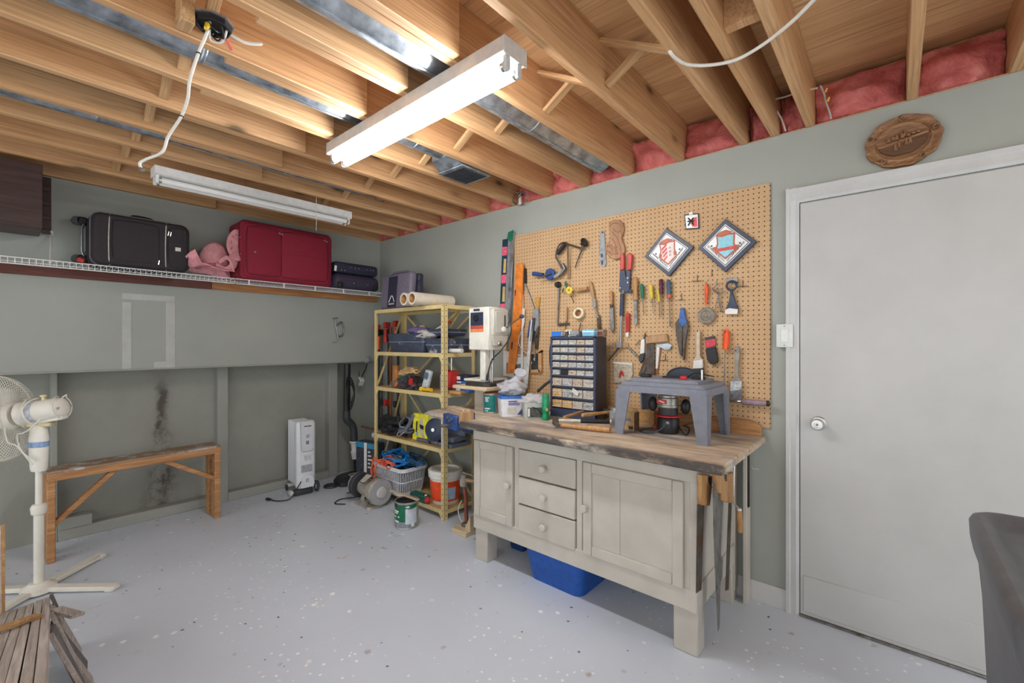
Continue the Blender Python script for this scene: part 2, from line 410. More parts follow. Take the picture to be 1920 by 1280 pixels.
k = MB(); k.prism([(W-d-.0015, dz+.006+w*1.0) for w, d in prof], dy1-.817-.07*sc_, y1, 'y'); part('casing_head', k, m_trim, ca)
bs = struct('baseboard_right', MB().prism([(W-.014, 0), (W-.014, .062), (W-.011, .068), (W-.011, .088), (W-.006, .1), (W, .1), (W, 0)], y1+.001, 3.9, 'y'), m_trim, 'white moulded baseboard along the pegboard wall')
sp0, sp1 = onX(1457, 608), onX(1489, 651)
sw = thing('light_switch', 'white rocker light switch plate beside the door casing', 'light switch', (W, (sp0.y+sp1.y)/2, (sp0.z+sp1.z)/2), -PI/2)
part('back_box', MB().bb(-.034, .034, -.022, 0, -.055, .055), m_wall, sw)
part('plate', MB().box((0, -.0255, 0), (.072, .007, .116), b=.003, seg=2), M('switch_plate', (222, 226, 222), .35, 0, .03), sw)
part('rocker', MB().box((0, -.031, 0), (.033, .007, .066), (math.radians(4), 0, 0), b=.002), M('switch_rocker', (232, 234, 230), .3, 0, .02), sw)
for z in (-.048, .048): part('screw', MB().cyl((0, -.0285, z), (0, -.030, z), .0028, n=10), m_steel, sw)
# ================================================================ lamps, ducts and cables of the ceiling
m_house = M('grey_fixture_enamel', (206, 202, 196), .4, .1, .05)
m_houser = M('white_fixture_enamel', (232, 232, 230), .35, 0, .04)
def emis(name, c, s):
    t = NT(name); t.out(c, .4); t.b.inputs['Emission Color'].default_value = lin(c); t.b.inputs['Emission Strength'].default_value = s; return t.m
m_lit = emis('lit_tube', (248, 251, 255), TUBE_STRENGTH)
m_unlit = M('unlit_tube_glass', (240, 240, 238), .25, 0, .02)
def shop_light(root, wd_, ht, ln, mh, mt, tubes, sock, drop):
    """housing runs along local x, top at z=0"""
    x = ln/2
    part('housing', MB().prism([(-wd_/2, 0), (-wd_/2, -ht), (-wd_*.3, -ht-.006), (wd_*.3, -ht-.006), (wd_/2, -ht), (wd_/2, 0)], -x, x, 'x'), mh, root)
    for s in (-1, 1):
        part('end_plate', MB().bb(s*x-.002, s*x+.002, -wd_/2-.001, wd_/2+.001, -ht-.008, .002, .001), mh, root)
        for y in tubes:
            k = MB().prism([(y-.012, -ht), (y-.012, -ht-drop-.012), (y-.006, -ht-drop-.02), (y+.006, -ht-drop-.02), (y+.012, -ht-drop-.012), (y+.012, -ht)], s*(x-.006), s*(x-.022), 'x', .002)
            part('tube_socket', k, sock, root)
    for y in tubes:
        t = part('tube', MB().cyl((-x+.03, y, -ht-drop), (x-.03, y, -ht-drop), .0165, n=16), mt, root)
        for s in (-1, 1): part('tube_cap', MB().cyl((s*(x-.034), y, -ht-drop), (s*(x-.02), y, -ht-drop), .0172, n=16), m_chrome, t)
f1 = thing('fluorescent_light', 'lit twin-tube fluorescent fixture in the middle of the ceiling', 'ceiling light', (1.186, 1.641, HT-.001), PI/2)
shop_light(f1, .122, .052, 1.26, m_house, m_lit, (-.031, .031), M('socket_grey', (196, 196, 196), .4, 0, .05), .034)
f2 = thing('fluorescent_light', 'unlit white fluorescent fixture hanging near the luggage shelf', 'ceiling light', (1.19, 3.28, 2.372))
shop_light(f2, .11, .045, 1.22, m_houser, m_unlit, (-.028, .028), m_houser, .03)
for x in (-.45, .45): part('hanger', MB().tube([(x, 0, 0), (x, 0, .03)], .002, 6), m_steel, f2)
# galvanised ducts between the joists
def duct(label, y, z, r, x0, x1, seams):
    d = thing('round_duct', label, 'duct', (x0, y, z)); ln = x1-x0
    part('pipe', MB().lathe([(r, 0), (r, ln)], 28, (0, 0, 0), (0, PI/2, 0)), m_galv, d)
    for s in seams: part('seam_ring', MB().lathe([(r, 0), (r+.004, .004), (r+.004, .012), (r, .016)], 28, (s-x0, 0, 0), (0, PI/2, 0)), m_galv, d)
    part('lengthwise_seam', MB().bb(0, ln, -.006, .006, -r-.003, -r+.002), m_galv, d)
    return d
duct('round galvanised duct ending by the insulation beside the lit fixture', 1.40, HT+.105, .085, -1.9, 2.47, (.2, 1.75))
d2 = duct('round galvanised duct with a floor-register boot past the lit fixture', 2.03, HT+.115, .08, -1.9, 1.72, (.5, 1.5))
x0 = 1.70+1.9
k = MB(); A = [(x0, -.08, -.08), (x0, .08, -.08), (x0, .08, .08), (x0, -.08, .08)]
B = [(x0+.08, -.105, -.118), (x0+.08, .105, -.118), (x0+.30, .105, -.118), (x0+.30, -.105, -.118)]
k.add(A+B, [(0,1,2,3), (7,6,5,4), (0,4,5,1), (1,5,6,2), (2,6,7,3), (3,7,4,0)])
part('boot', k, m_galv, d2)
rg = part('register', MB().bb(x0+.07, x0+.31, -.112, .112, -.128, -.118, .003), m_galv, d2)
for i in range(12):
    part('louvre', MB().box((x0+.095+i*.0173, 0, -.129), (.004, .19, .010), (0, .5, 0)), m_dark, rg)
duct('thin galvanised pipe running between joists above the unlit fixture', 2.965, HT+.09, .055, -1.9, 1.80, (.3, 1.2))
dk = thing('felt_duct', 'dark grey felt-wrapped flat duct between joists at upper left', 'duct', (-1.9, 2.66, HT+.15))
part('felt_wrap', MB().bb(0, 2.75, -.11, .11, -.045, .06, .02, 2), M('dark_felt', (72, 72, 66), .95, 0, .4, 40, .6), dk)
hs = thing('joist_clip', 'small galvanised bracket on the joists past the thin pipe', 'bracket', (1.86, 2.93, HT+.05))
part('strap', MB().bb(-.16, .16, -.02, .02, -.004, .004, .001), m_galv, hs); part('clip', MB().tube(sp([(-.05, 0, 0), (-.03, 0, -.035), (.03, 0, -.035), (.05, 0, 0)], 4), .004, 6), m_steel, hs)
# junction box with a dangling cable
jb = onZ(403, 30, HT+.05); jy = jb.y
jx = thing('junction_box', 'open black junction box with loose wires on a ceiling joist', 'junction box', (jb.x, jb.y, HT+.02))
part('mounting_block', MB().bb(-.095, -.055, .0, .07, -.03, .2, .003), m_strut, jx)
part('back_plate', MB().lathe([(.062, 0), (.062, .006)], 8, (0, .02, .016), (0, 0, .39)), m_galv, jx)
part('box', MB().lathe([(.055, .0), (.055, -.02), (.05, -.022), (.048, -.008), (0, -.008)], 8, (0, .02, .018), (0, 0, .39)), m_black, jx)
k = MB()
for a in range(5): k.tube(sp([(.035*math.cos(a*1.3), .02+.035*math.sin(a*1.3), .0), (.03*math.cos(a*1.3+.8), .02+.03*math.sin(a*1.3+.8), -.025), (.02*math.cos(a*1.3+1.7), .02+.02*math.sin(a*1.3+1.7), -.012)], 5), .003, 6)
w_ = part('loose_wire', k, m_black, jx); w_['kind'] = 'stuff'
part('white_wire', MB().tube(sp([(.035, 0, .0), (.03, .03, -.03), (0, .045, -.032), (-.01, .02, -.01)], 6), .0035, 6), m_cable, jx)
part('wire_nut', MB().cyl((-.02, .0, -.01), (-.03, -.015, -.035), .009, .006, 10), M('yellow_wire_nut', (228, 190, 60), .4), jx)
part('wire_nut', MB().cyl((.04, .02, -.02), (.055, .02, -.05), .007, .005, 10), M('red_wire_nut', (214, 110, 100), .4), jx)
part('cable_stub', MB().tube(sp([(.05, .03, .01), (.1, .02, .0), (.15, .0, .012)], 6), [.006]*12+[.002], 8), m_cable, jx)
def cab(name, label, px, depth, r=.0045, mt=None):
    """hanging cable through picture points at the given distances from the camera"""
    P = []
    for (x, y), d in zip(px, depth):
        P.append(C0+ray(x, y)*d)
    o = P[0].copy(); c = thing(name, label, 'cable', o)
    part('sheath', MB().tube(sp([p-o for p in P], 5), r, 8), mt or m_cable, c)
    return c, P
dj = (jb-C0).dot(FV)
c1, P1 = cab('dangling_cable', 'white electrical cable dangling from the junction box', [(394, 38), (388, 62), (372, 100), (356, 150), (352, 185), (340, 218), (316, 255), (304, 285), (275, 298), (262, 306), (266, 318)], [dj, dj, dj+.01, dj+.02, dj+.05, dj+.08, dj+.1, dj+.1, dj+.12, dj+.12, dj+.12], .005)
for i, p in ((2, P1[2]), (5, P1[5])): part('black_tie', MB().ring(p-P1[0], .006, .0022, 12, 6), m_black, c1)
part('plug_end', MB().box(P1[-1]-P1[0], (.012, .02, .014), (.4, 0, .5), b=.002), m_steel, c1)
dc = (HT-.02-CAM_H)
def dz_(y, z): return FPX*(z-CAM_H)/(HORIZON-y)
cab('looped_cable', 'thick white cable looping below the joists at the upper right', [(1253, 84), (1256, 96), (1268, 110), (1290, 121), (1330, 122), (1380, 112), (1430, 84), (1480, 45), (1518, 8), (1545, -22)],
    [dz_(84, HT+.03), dz_(96, HT), dz_(110, HT-.01), dz_(121, HT-.012), dz_(122, HT-.012), dz_(112, HT-.012), dz_(84, HT-.014), dz_(45, HT-.014), dz_(8, HT-.012), dz_(-22, HT-.01)], .0062)
def xz(px, py, X): return (onX(px, py, X)-C0).dot(FV)
cab('stapled_cable', 'thin white cable bent around the last joists above the pegboard wall', [(1532, 165), (1500, 172), (1470, 182), (1449, 188), (1452, 200), (1465, 222), (1473, 246)], [xz(1532, 165, W-.16), xz(1500, 172, W-.13), xz(1470, 182, W-.1), xz(1449, 188, W-.08), xz(1452, 200, W-.06), xz(1465, 222, W-.03), xz(1473, 246, W-.012)], .004)
c3, P3 = cab('wire_bundle', 'cut wires with yellow caps hanging beside the insulation', [(1538, 160), (1545, 175), (1549, 192), (1556, 212), (1558, 222)], [xz(1538, 160, W-.1), xz(1545, 175, W-.07), xz(1549, 192, W-.06), xz(1556, 212, W-.05), xz(1558, 222, W-.02)], .004, M('grey_wire', (190, 186, 176), .5))
for i in (1, 2): part('yellow_cap', MB().cyl(P3[i]-P3[0]+Vector((-.01, -.006, .0)), P3[i]-P3[0]+Vector((-.02, -.014, .012)), .006, .004, 8), M('yellow_wire_nut', (228, 190, 60), .4), c3)
c4, P4 = cab('bell_wire', 'tangle of grey wires on a white porcelain holder near the wall top', [(953, 352), (965, 360), (982, 362), (990, 370), (984, 381), (975, 384)], [xz(953, 352, W-.2), xz(965, 360, W-.15), xz(982, 362, W-.08), xz(990, 370, W-.05), xz(984, 381, W-.04), xz(975, 384, W-.03)], .0035, m_steel)
part('holder', MB().cyl(P4[-1]-P4[0], P4[-1]-P4[0]+Vector((.0, 0, .09)), .014, .012, 10), M('porcelain', (224, 216, 204), .3), c4)
for a in (0, 1.1, 2.3): part('loose_strand', MB().tube(sp([P4[-1]-P4[0]+Vector((0, 0, .06)), P4[-1]-P4[0]+Vector((-.03*math.cos(a), -.04*math.sin(a), .09)), P4[-1]-P4[0]+Vector((-.05, .03*math.cos(a), .03)), P4[-1]-P4[0]+Vector((-.02, .02, -.0))], 5), .0025, 6), m_black, c4)
pc = onY(593, 363, 3.20); pd = onY(595, 433, 3.20)
pu = thing('pull_cord', 'white pull cord hanging in front of the burgundy suitcase', 'cord', (pc.x, pc.y, pd.z))
part('string', MB().tube([(0, 0, 0), (.002, 0, .12), (0, 0, pc.z-pd.z+.02)], .0018, 6), m_cable, pu)
# ================================================================ workbench
m_cream = M('cream_bench_paint', (196, 190, 179), .5, 0, .05, 5, dirt=((180, 172, 157), -.25))
def top_mat():
    t = NT('worn_bench_top'); v = t.map((9, 1.1, 9)); g = t.noise(v, 2.2, 8, .66, .5); p = t.noise(t.map((3.2, 1.2, 3)), 1.7, 7, .68)
    col = t.ramp(g, [(.3, (158, 130, 104)), (.5, (190, 168, 142)), (.68, (212, 196, 172))])
    col = t.mix(t.math('MULTIPLY', t.mask(p, .46, .60), .78), col, (124, 121, 124)); col = t.mix(t.math('MULTIPLY', t.mask(t.noise(t.map((5, 1.5, 5), (3, 1, 0)), 2, 7, .7), .52, .60), .7), col, (206, 198, 186))
    sx = t.sep(); fr = t.math('MULTIPLY', t.mask(sx['X'], -.30, -.37), t.mask(p, .40, .52)); col = t.mix(t.math('MULTIPLY', fr, .85), col, (46, 43, 44))
    return t.out(col, .7, 0, g, .35)
m_top = top_mat()
m_lightwood = WOOD('light_wood', (214, 170, 116), (182, 134, 84), 0, 2.2, .6, False)
m_pale = WOOD('pale_pine', (224, 204, 170), (204, 180, 144), 0, 2.2, .6, False)
m_handle = WOOD('tool_handle_wood', (204, 158, 104), (170, 122, 74), 2, 3, .5, False)
wbn = thing('workbench', 'cream painted wooden workbench with doors, three drawers and a worn top', 'workbench', (1.93, .635, 0))
# local: x into the wall (0 = front), y along the wall (0 = right end)
BL = 1.352; Z0, Z1 = .195, .832
fr = lambda n, *a: part(n, MB().bb(*a), m_cream, wbn)
for (y0, y1) in ((.0, .105), (BL-.105, BL)):
    for x0 in (.012, .53): part('leg', MB().bb(x0, x0+.09, y0, y1, 0, Z0+.02, .004), m_cream, wbn)
fr('apron', -.004, .02, -.002, BL+.002, .745, Z1, .003)
fr('bottom_rail', -.004, .02, 0, BL, Z0, .29, .003)
fr('carcass', .03, .62, .02, BL-.02, .27, .80, .002)
fr('stile', 0, .03, 0, .075, .27, .76, .003); fr('stile', 0, .03, BL-.02, BL, .27, .76, .003)
fr('stile', 0, .03, .565, .60, .28, .76, .003); fr('stile', 0, .03, .985, 1.02, .28, .76, .003)
fr('corner_post', -.003, .06, -.004, .03, .19, Z1, .003); fr('corner_post', .57, .63, -.004, .03, .05, Z1, .003)
fr('end_panel', .06, .58, .006, .018, .26, .80, .002); fr('end_rail', .06, .57, -.004, .02, Z0, .30, .003)
def pdoor(y0, y1, z0, z1, kw, ky, kz, groove):
    d = part('door', MB().bb(-.004, .010, y0, y1, z0, z1, .002), m_cream, wbn)
    s = .05
    for (a, b, c, e, nm) in ((y0, y0+s, z0, z1, 'door_stile'), (y1-s, y1, z0, z1, 'door_stile'), (y0+s, y1-s, z0, z0+s, 'door_rail'), (y0+s, y1-s, z1-s, z1, 'door_rail')):
        part(nm, MB().bb(-.014, -.003, a+.0005, b-.0005, c, e, .003), m_cream, d)
    if groove: part('panel_joint', MB().bb(-.0046, -.004, (y0+y1)/2-.001+.05, (y0+y1)/2+.001+.05, z0+s, z1-s), M('joint_shadow_line', (150, 138, 118), .8), d)
    part('knob', MB().lathe([(.010, 0), (.009, .012), (.018, .018), (.021, .028), (.017, .036), (0, .039)], 18, (-.014, ky, kz), rt), m_cream, d)
pdoor(.052, .555, .285, .745, 0, .535, .52, True)
pdoor(1.025, BL-.012, .285, .745, 0, 1.045, .525, False)
for i, (z0, z1) in enumerate(((.592, .742), (.436, .584), (.278, .428))):
    d = part('drawer', MB().bb(-.010 if i else -.006, .02, .604, .982, z0, z1, .004), m_cream, wbn)
    part('knob', MB().lathe([(.010, 0), (.009, .012), (.018, .018), (.021, .028), (.017, .036), (0, .039)], 18, (-.010, .793, (z0+z1)/2), rt), m_cream, d)
part('drawer_gap', MB().bb(-.001, .02, .604, .982, .742, .748), m_black, wbn)
part('table_top', MB().box((0, 0, 0), (.745, 1.50, .037), b=.006), m_top, wbn, 'worn paint-smeared wooden top', loc=(.2575, .615, BT-.0185))
part('side_extension', MB().box((0, 0, 0), (.60, .49, .037), b=.004), m_top, wbn, 'short worn top extension behind the vise', loc=(.35, 1.612, BT-.0185))
part('leg', MB().bb(.55, .61, 1.78, 1.84, 0, BT-.037, .004), m_cream, wbn)
bkb = thing('bench_backboard', 'low wooden board along the back edge of the workbench top', 'board', (2.545, .50, BT))
part('board', MB().prism([(.015, 0), (.015, .05), (.07, .075), (1.49, .075), (1.49, 0)], -.017, .017, 'x', .004), WOOD('back_board_wood', (196, 146, 94), (160, 110, 66), 1, 1.2), bkb)
# ================================================================ steel shelf unit
m_tan = M('cream_yellow_steel', (226, 204, 146), .42, .05, .05, 12, dirt=((204, 178, 118), -.2))
m_hole = M('punched_hole', (70, 58, 40), .8)
SX0, SX1, SY0, SY1, SZ = 2.19, 2.515, 2.575, 3.535, 1.637
su = thing('steel_shelf', 'cream-yellow steel shelving unit with five shelves in the corner', 'shelf unit', (SX0, SY0, 0))
dx_, dy_ = SX1-SX0, SY1-SY0
for (x, y, sx, sy) in ((0, 0, 1, 1), (dx_, 0, -1, 1), (0, dy_, 1, -1), (dx_, dy_, -1, -1)):
    p_ = part('post', MB().bb(min(x, x+sx*.036), max(x, x+sx*.036), min(y, y+sy*.0025), max(y, y+sy*.0025), 0, SZ).bb(min(x, x+sx*.0025), max(x, x+sx*.0025), min(y, y+sy*.036), max(y, y+sy*.036), 0, SZ), m_tan, su)
    if (x, y) == (0, 0):
        hm = MB().cyl((-.0006, .02, 0), (.001, .02, 0), .0042, n=8).mesh('bolt_hole', m_hole); hm2 = MB().cyl((.02, -.0006, 0), (.02, .001, 0), .0042, n=8).mesh('bolt_hole', m_hole)
        for i in range(40): link('bolt_hole', hm, p_, (0, 0, .03+i*.041)); link('bolt_hole', hm2, p_, (0, 0, .03+i*.041))
SHZ = (.072, .535, .955, 1.265, SZ)
for z in SHZ:
    s_ = part('shelf', MB().bb(.003, dx_-.003, .003, dy_-.003, z-.004, z), WOOD('fibre_shelf', (214, 180, 126), (190, 152, 100), 1, 1.2, .7, False) if z != SZ else m_tan, su)
    for nm, a in (('front_lip', (0.0026, .006, .036, dy_-.036, z-.03, z+.001)), ('back_lip', (dx_-.006, dx_-.0026, .036, dy_-.036, z-.03, z+.001)), ('side_lip', (.036, dx_-.036, .0026, .006, z-.03, z+.001)), ('side_lip', (.036, dx_-.036, dy_-.006, dy_-.0026, z-.03, z+.001))):
        part(nm, MB().bb(*a), m_tan, s_)
for (x, y) in ((.02, .02), (.02, dy_-.02)):
    for z in SHZ[:-1]:
        sy = 1 if y < .1 else -1
        part('gusset', MB().prism([(y, z-.03), (y+sy*.045, z-.03), (y+sy*.016, z-.075), (y, z-.09)], .0026, .0045, 'x'), m_tan, su)
for (za, zb) in ((.08, .9), (.95, 1.6)):
    part('cross_brace', MB().bar((dx_+.004, .03, za), (dx_+.004, dy_-.03, zb), .003, .02, (0, 0, 1)), m_tan, su)
    part('cross_brace', MB().bar((dx_+.007, dy_-.03, za), (dx_+.007, .03, zb), .003, .02, (0, 0, 1)), m_tan, su)
    part('side_brace', MB().bar((.03, dy_+.003, za), (dx_-.03, dy_+.003, zb), .003, .018, (0, 0, 1)), m_tan, su)
# ================================================================ low wooden bench
m_bw = WOOD('bench_lumber', (206, 156, 106), (168, 116, 72), 0, 1.3, .6)
m_bwtop = WOOD('bench_top_splattered', (176, 150, 124), (140, 112, 88), 0, 1.3, .7, True, ((196, 194, 190), .35))
bn = thing('wooden_bench', 'narrow splattered wooden trestle bench standing by the concrete wall', 'bench', (.175, 3.99, 0), math.radians(2.5))
BH, BLn = .555, .93
part('seat_plank', MB().bb(0, BLn, -.10, .10, BH-.038, BH, .004), m_bwtop, bn)
part('front_rail', MB().bb(.0, BLn, -.104, -.085, BH-.058, BH-.012, .003), m_bw, bn)
for x0, x1 in ((.0, .038), (BLn-.042, BLn-.004)):
    part('leg', MB().bb(x0, x1, -.105, -.02, 0, BH-.04, .004), m_bw, bn); part('leg', MB().bb(x0, x1, .03, .10, 0, BH-.04, .004), m_bw, bn)
    part('leg_cleat', MB().bb(x0+.004, x1-.004, -.1, .1, .30, .37, .003), m_bw, bn)
part('brace', MB().bar((.03, -.06, .22), (.33, -.06, BH-.045), .04, .03, (0, 0, 1), .003), m_bw, bn)
part('brace', MB().bar((BLn-.03, -.06, .30), (BLn-.36, -.06, BH-.045), .04, .03, (0, 0, 1), .003), m_bw, bn)
# ================================================================ pedestal fan
m_fan = M('ivory_plastic', (232, 228, 216), .38, 0, .04, 10)
m_fand = M('yellowed_plastic', (222, 206, 162), .42, 0, .05)
fb = onZ(73, 1103, .02); fn = thing('pedestal_fan', 'ivory pedestal fan with its cord wound around the motor', 'fan', (fb.x, fb.y, 0))
ang = math.atan2(-.276, .27)
for i in range(4):
    a = ang+i*PI/2; c, s = math.cos(a), math.sin(a)
    lg = part('base_leg', MB().bar((.02*c, .02*s, .022), (.37*c, .37*s, .016), .05, .026, (0, 0, 1), .006), m_fan, fn)
    part('foot_cap', MB().box((.375*c, .375*s, .014), (.05, .055, .028), (0, 0, a), b=.006), m_fan, lg)
part('hub', MB().lathe([(.075, .01), (.07, .035), (.045, .05), (.04, .058), (0, .058)], 24), m_fan, fn)
part('lower_pole', MB().cyl((0, 0, .05), (0, 0, .44), .021, n=20), m_fan, fn)
part('collar', MB().lathe([(.021, .42), (.03, .425), (.034, .46), (.027, .475), (.018, .478)], 20), m_fan, fn)
part('upper_pole', MB().cyl((0, 0, .46), (0, 0, .68), .0145, n=16), m_fan, fn)
nk = part('neck', MB().lathe([(.035, .655), (.04, .67), (.044, .74), (.047, .82), (.04, .88), (.034, .90), (0, .905)], 24, sc=(1, .72, 1), r=(0, 0, YAW-PI/2)), m_fan, fn)
part('label', MB().lathe([(.0462, .785), (.0478, .815)], 24, sc=(1, .73, 1), r=(0, 0, YAW-PI/2)), M('blue_label', (140, 166, 206), .4, 0, .2, 60), nk)
# head: axis points left in the picture
hd = -RV*.945-FV*.21; hd.normalize(); hc = Vector((0, 0, .975)); up = Vector((0, 0, 1)); sd_ = hd.cross(up).normalized()
tilt = Vector((hd.x, hd.y, -.17)).normalized()
qr = tilt.to_track_quat('Z', 'Y').to_matrix().to_4x4()
part('yoke', MB().box((hd*.0+Vector((0, 0, .905)))[:], (.05, .13, .022), (0, 0, math.atan2(hd.y, hd.x)+PI/2), b=.006), m_fand, fn)
mo = part('motor_housing', MB().lathe([(0, -.125), (.03, -.123), (.05, -.11), (.057, -.085), (.058, 0), (.062, .05), (.066, .075), (.03, .078), (0, .078)], 28, hc, qr.to_3x3()), m_fan, fn)
for a in range(7): part('vent_slot', MB().box(hc+tilt*-.1165+sd_*(-.036+.012*a), (.003, .05 if a in (2, 3, 4) else .034, .012), (0, 0, math.atan2(hd.y, hd.x))), M('ivory_shade', (190, 182, 166), .6), mo)
part('motor_label', MB().lathe([(.0592, .0), (.0605, .03)], 28, hc, qr.to_3x3()), M('faded_blue_label', (196, 202, 210), .4, 0, .2, 60), mo)
part('oscillation_knob', MB().lathe([(.008, 0), (.008, .018), (.014, .02), (.014, .03), (0, .032)], 12, hc+Vector((0, 0, .055))-tilt*.02), m_fand, mo)
part('underside_rail', MB().bar(hc+Vector((0, 0, -.055))-tilt*.12, hc+Vector((0, 0, -.058))+tilt*.06, .05, .02, (0, 0, 1), .005), m_fan, mo)
gc = hc+tilt*.175; GR = .225
gr = part('grille_hub', MB().lathe([(.06, -.075), (.075, -.06), (.07, -.03), (0, -.03)], 28, gc, qr.to_3x3()), m_fan, fn)
k = MB()
for i in range(84):
    a = 2*PI*i/84; ra = a+.35; k.tube(sp([(.07*math.cos(a-.2), .07*math.sin(a-.2), -.05), (.14*math.cos(a), .14*math.sin(a), -.06), (.21*math.cos(a+.08), .21*math.sin(a+.08), -.035), (GR*math.cos(a+.1), GR*math.sin(a+.1), 0)], 3), .0013, 4)
k.v = [(Matrix.Translation(gc) @ qr @ Vector(v))[:] for v in k.v]
g_ = part('rear_grille', k, m_fan, fn); g_['kind'] = 'stuff'
k = MB()
for i in range(84):
    a = 2*PI*i/84; k.tube(sp([(.05*math.cos(a), .05*math.sin(a), .07), (.13*math.cos(a), .13*math.sin(a), .068), (.21*math.cos(a), .21*math.sin(a), .04), (GR*math.cos(a), GR*math.sin(a), 0.003)], 3), .0013, 4)
k.v = [(Matrix.Translation(gc) @ qr @ Vector(v))[:] for v in k.v]
g_ = part('front_grille', k, m_fan, fn); g_['kind'] = 'stuff'
part('grille_rim', MB().ring(gc, GR, .005, 48, 8, qr.to_3x3()), m_fan, fn)
part('grille_clip', MB().box(gc+Vector((0, 0, -GR))-tilt*.012, (.03, .02, .016), (0, 0, math.atan2(hd.y, hd.x)), b=.003), m_fand, fn)
part('badge', MB().lathe([(.05, .066), (.05, .076), (0, .078)], 24, gc, qr.to_3x3()), m_fan, fn)
for i in range(3):
    a = 2*PI*i/3; k = MB(); vs = []
    for j in range(7):
        r_ = .03+.15*j/6; w0 = a-.25; w1 = a+.75*math.sin(PI*(j+1.6)/8.6)
        vs += [(r_*math.cos(w0), r_*math.sin(w0), .02), (r_*math.cos(w1), r_*math.sin(w1), -.02)]
    k.add(vs, [(2*j, 2*j+1, 2*j+3, 2*j+2) for j in range(6)]); k.v = [(Matrix.Translation(gc) @ qr @ Vector(v))[:] for v in k.v]
    b_ = part('blade', k, M('smoky_fan_blade', (206, 204, 200), .35), fn); md = b_.modifiers.new('t', 'SOLIDIFY'); md.thickness = .003
wn = []
for i in range(64):
    t_ = i/63; a = t_*2*PI*3.2; z_ = -.03+.085*math.sin(t_*PI*1.7); R_ = .068+.008*math.sin(5*t_)
    wn.append(hc+tilt*z_+(sd_*math.cos(a)+up*math.sin(a))*R_)
wn += [hc-tilt*.01+Vector((0, 0, -.09))-FV*.06, Vector((0, 0, .86))-FV*.06-RV*.05, Vector((0, 0, .77))-FV*.055-RV*.03, Vector((0, 0, .72))-FV*.045+RV*.03]
part('wound_cord', MB().tube(sp(wn, 3), .0036, 6), m_cable, fn)
part('trailing_cord', MB().tube(sp([hc+tilt*.07+Vector((0, 0, .05)), hc+tilt*.10+Vector((0, 0, -.02))-FV*.05, hc+tilt*.075+Vector((0, 0, -.13))-FV*.07, Vector((0, 0, .80))-FV*.06-RV*.05, Vector((0, 0, .70))-FV*.05+RV*.02], 6), .0036, 6), m_cable, fn)
# ================================================================ oil-filled heater
m_ht = M('white_heater_enamel', (226, 229, 232), .32, 0, .03, 6)
hb = onZ(574, 926, 0); ht_ = thing('oil_heater', 'white oil-filled radiator heater standing by the concrete wall', 'heater', (hb.x, hb.y+.02, 0), math.radians(-6))
# local: control panel faces -y
fm = MB().box((0, 0, 0), (.150, .020, .56), b=.0095, seg=3).mesh('fin', m_ht)
for i in range(5): link('fin', fm, ht_, (0, .058+i*.042, .36))
part('core', MB().bb(-.02, .02, .02, .25, .1, .6, .01), m_ht, ht_)
pn = part('control_housing', MB().box((0, 0, .355), (.165, .075, .60), b=.03, seg=4), m_ht, ht_)
part('control_panel', MB().prism([(-.05, .645), (.055, .645), (.055, .40), (.042, .385), (-.03, .385), (-.043, .40)], -.0405, -.037, 'y', .001), M('heater_panel', (214, 217, 222), .35, 0, .02), pn)
part('panel_outline', MB().tube([(-.052, -.0385, .645), (-.045, -.0385, .402), (-.032, -.0385, .383), (.044, -.0385, .383), (.057, -.0385, .40)], .002, 6), M('heater_grey_line', (120, 124, 130), .5), pn)
part('thermostat_dial', MB().lathe([(.017, 0), (.017, .008), (.014, .012), (0, .012)], 20, (.008, -.041, .52), (PI/2, 0, 0)), M('heater_dial', (196, 200, 206), .35), pn)
part('dial_mark', MB().box((.008, -.0535, .52), (.003, .001, .022), (0, .6, 0)), m_dark, pn)
part('brand_bar', MB().bb(-.022, .04, -.0415, -.0402, .602, .611), m_dark, pn)
for i in range(3): part('switch', MB().bb(-.006, .02, -.0415, -.0402, .447+i*.011, .454+i*.011), m_dark, pn)
m_pr = M('grey_print', (168, 172, 178), .6, 0, .3, 160)
part('warning_print', MB().bb(-.045, .05, -.0382, -.0374, .20, .265), m_pr, pn); part('rating_print', MB().bb(-.02, .04, -.0382, -.0374, .30, .35), M('pale_print', (208, 211, 215), .6, 0, .2, 120), pn)
cv = part('cord_cover', MB().prism([(-.052, .065), (.06, .065), (.064, .12), (.05, .165), (.03, .178), (-.02, .178), (-.04, .165), (-.058, .12)], -.052, -.03, 'y', .004), m_ht, pn)
part('logo', MB().tube([(-.004, -.0528, .115), (-.004, -.0528, .14), (.014, -.0528, .14)], .003, 5).tube([(.006, -.0528, .122), (.014, -.0528, .122)], .003, 5), m_dark, cv)
for x in (-.10, .10): part('wheel', MB().cyl((x-.01 if x > 0 else x, .2, .03), (x if x > 0 else x+.01, .2, .03), .03, n=18), m_dark, ht_)
part('axle_foot', MB().bb(-.1, .1, .185, .215, .03, .06, .006), m_ht, ht_)
part('front_foot', MB().bb(-.095, .06, -.03, .03, .0, .055, .012, 2), m_dark, ht_)
for y in (0, .03): part('castor', MB().ball((-.115, y-.01, .026), (.02, .026, .026), 14, 10), M('castor_grey', (206, 206, 204), .45), ht_)
part('power_cord', MB().tube(sp([(-.05, -.05, .13), (-.09, -.07, .08), (-.15, -.10, .02), (-.21, -.08, .008), (-.26, -.03, .008), (-.28, .02, .015)], 6), .005, 6), m_black, ht_)
part('plug', MB().bar((-.28, .01, .012), (-.30, .05, .014), .022, .018, (0, 0, 1), .004), m_black, ht_)
part('coiled_cord', MB().tube(sp([(.06, -.03, .12), (.09, -.02, .09), (.105, -.01, .05), (.085, -.02, .015), (.07, -.03, .06), (.095, -.03, .10), (.115, -.02, .06), (.10, -.03, .012), (.075, -.04, .03)], 6), .005, 6), m_black, ht_)
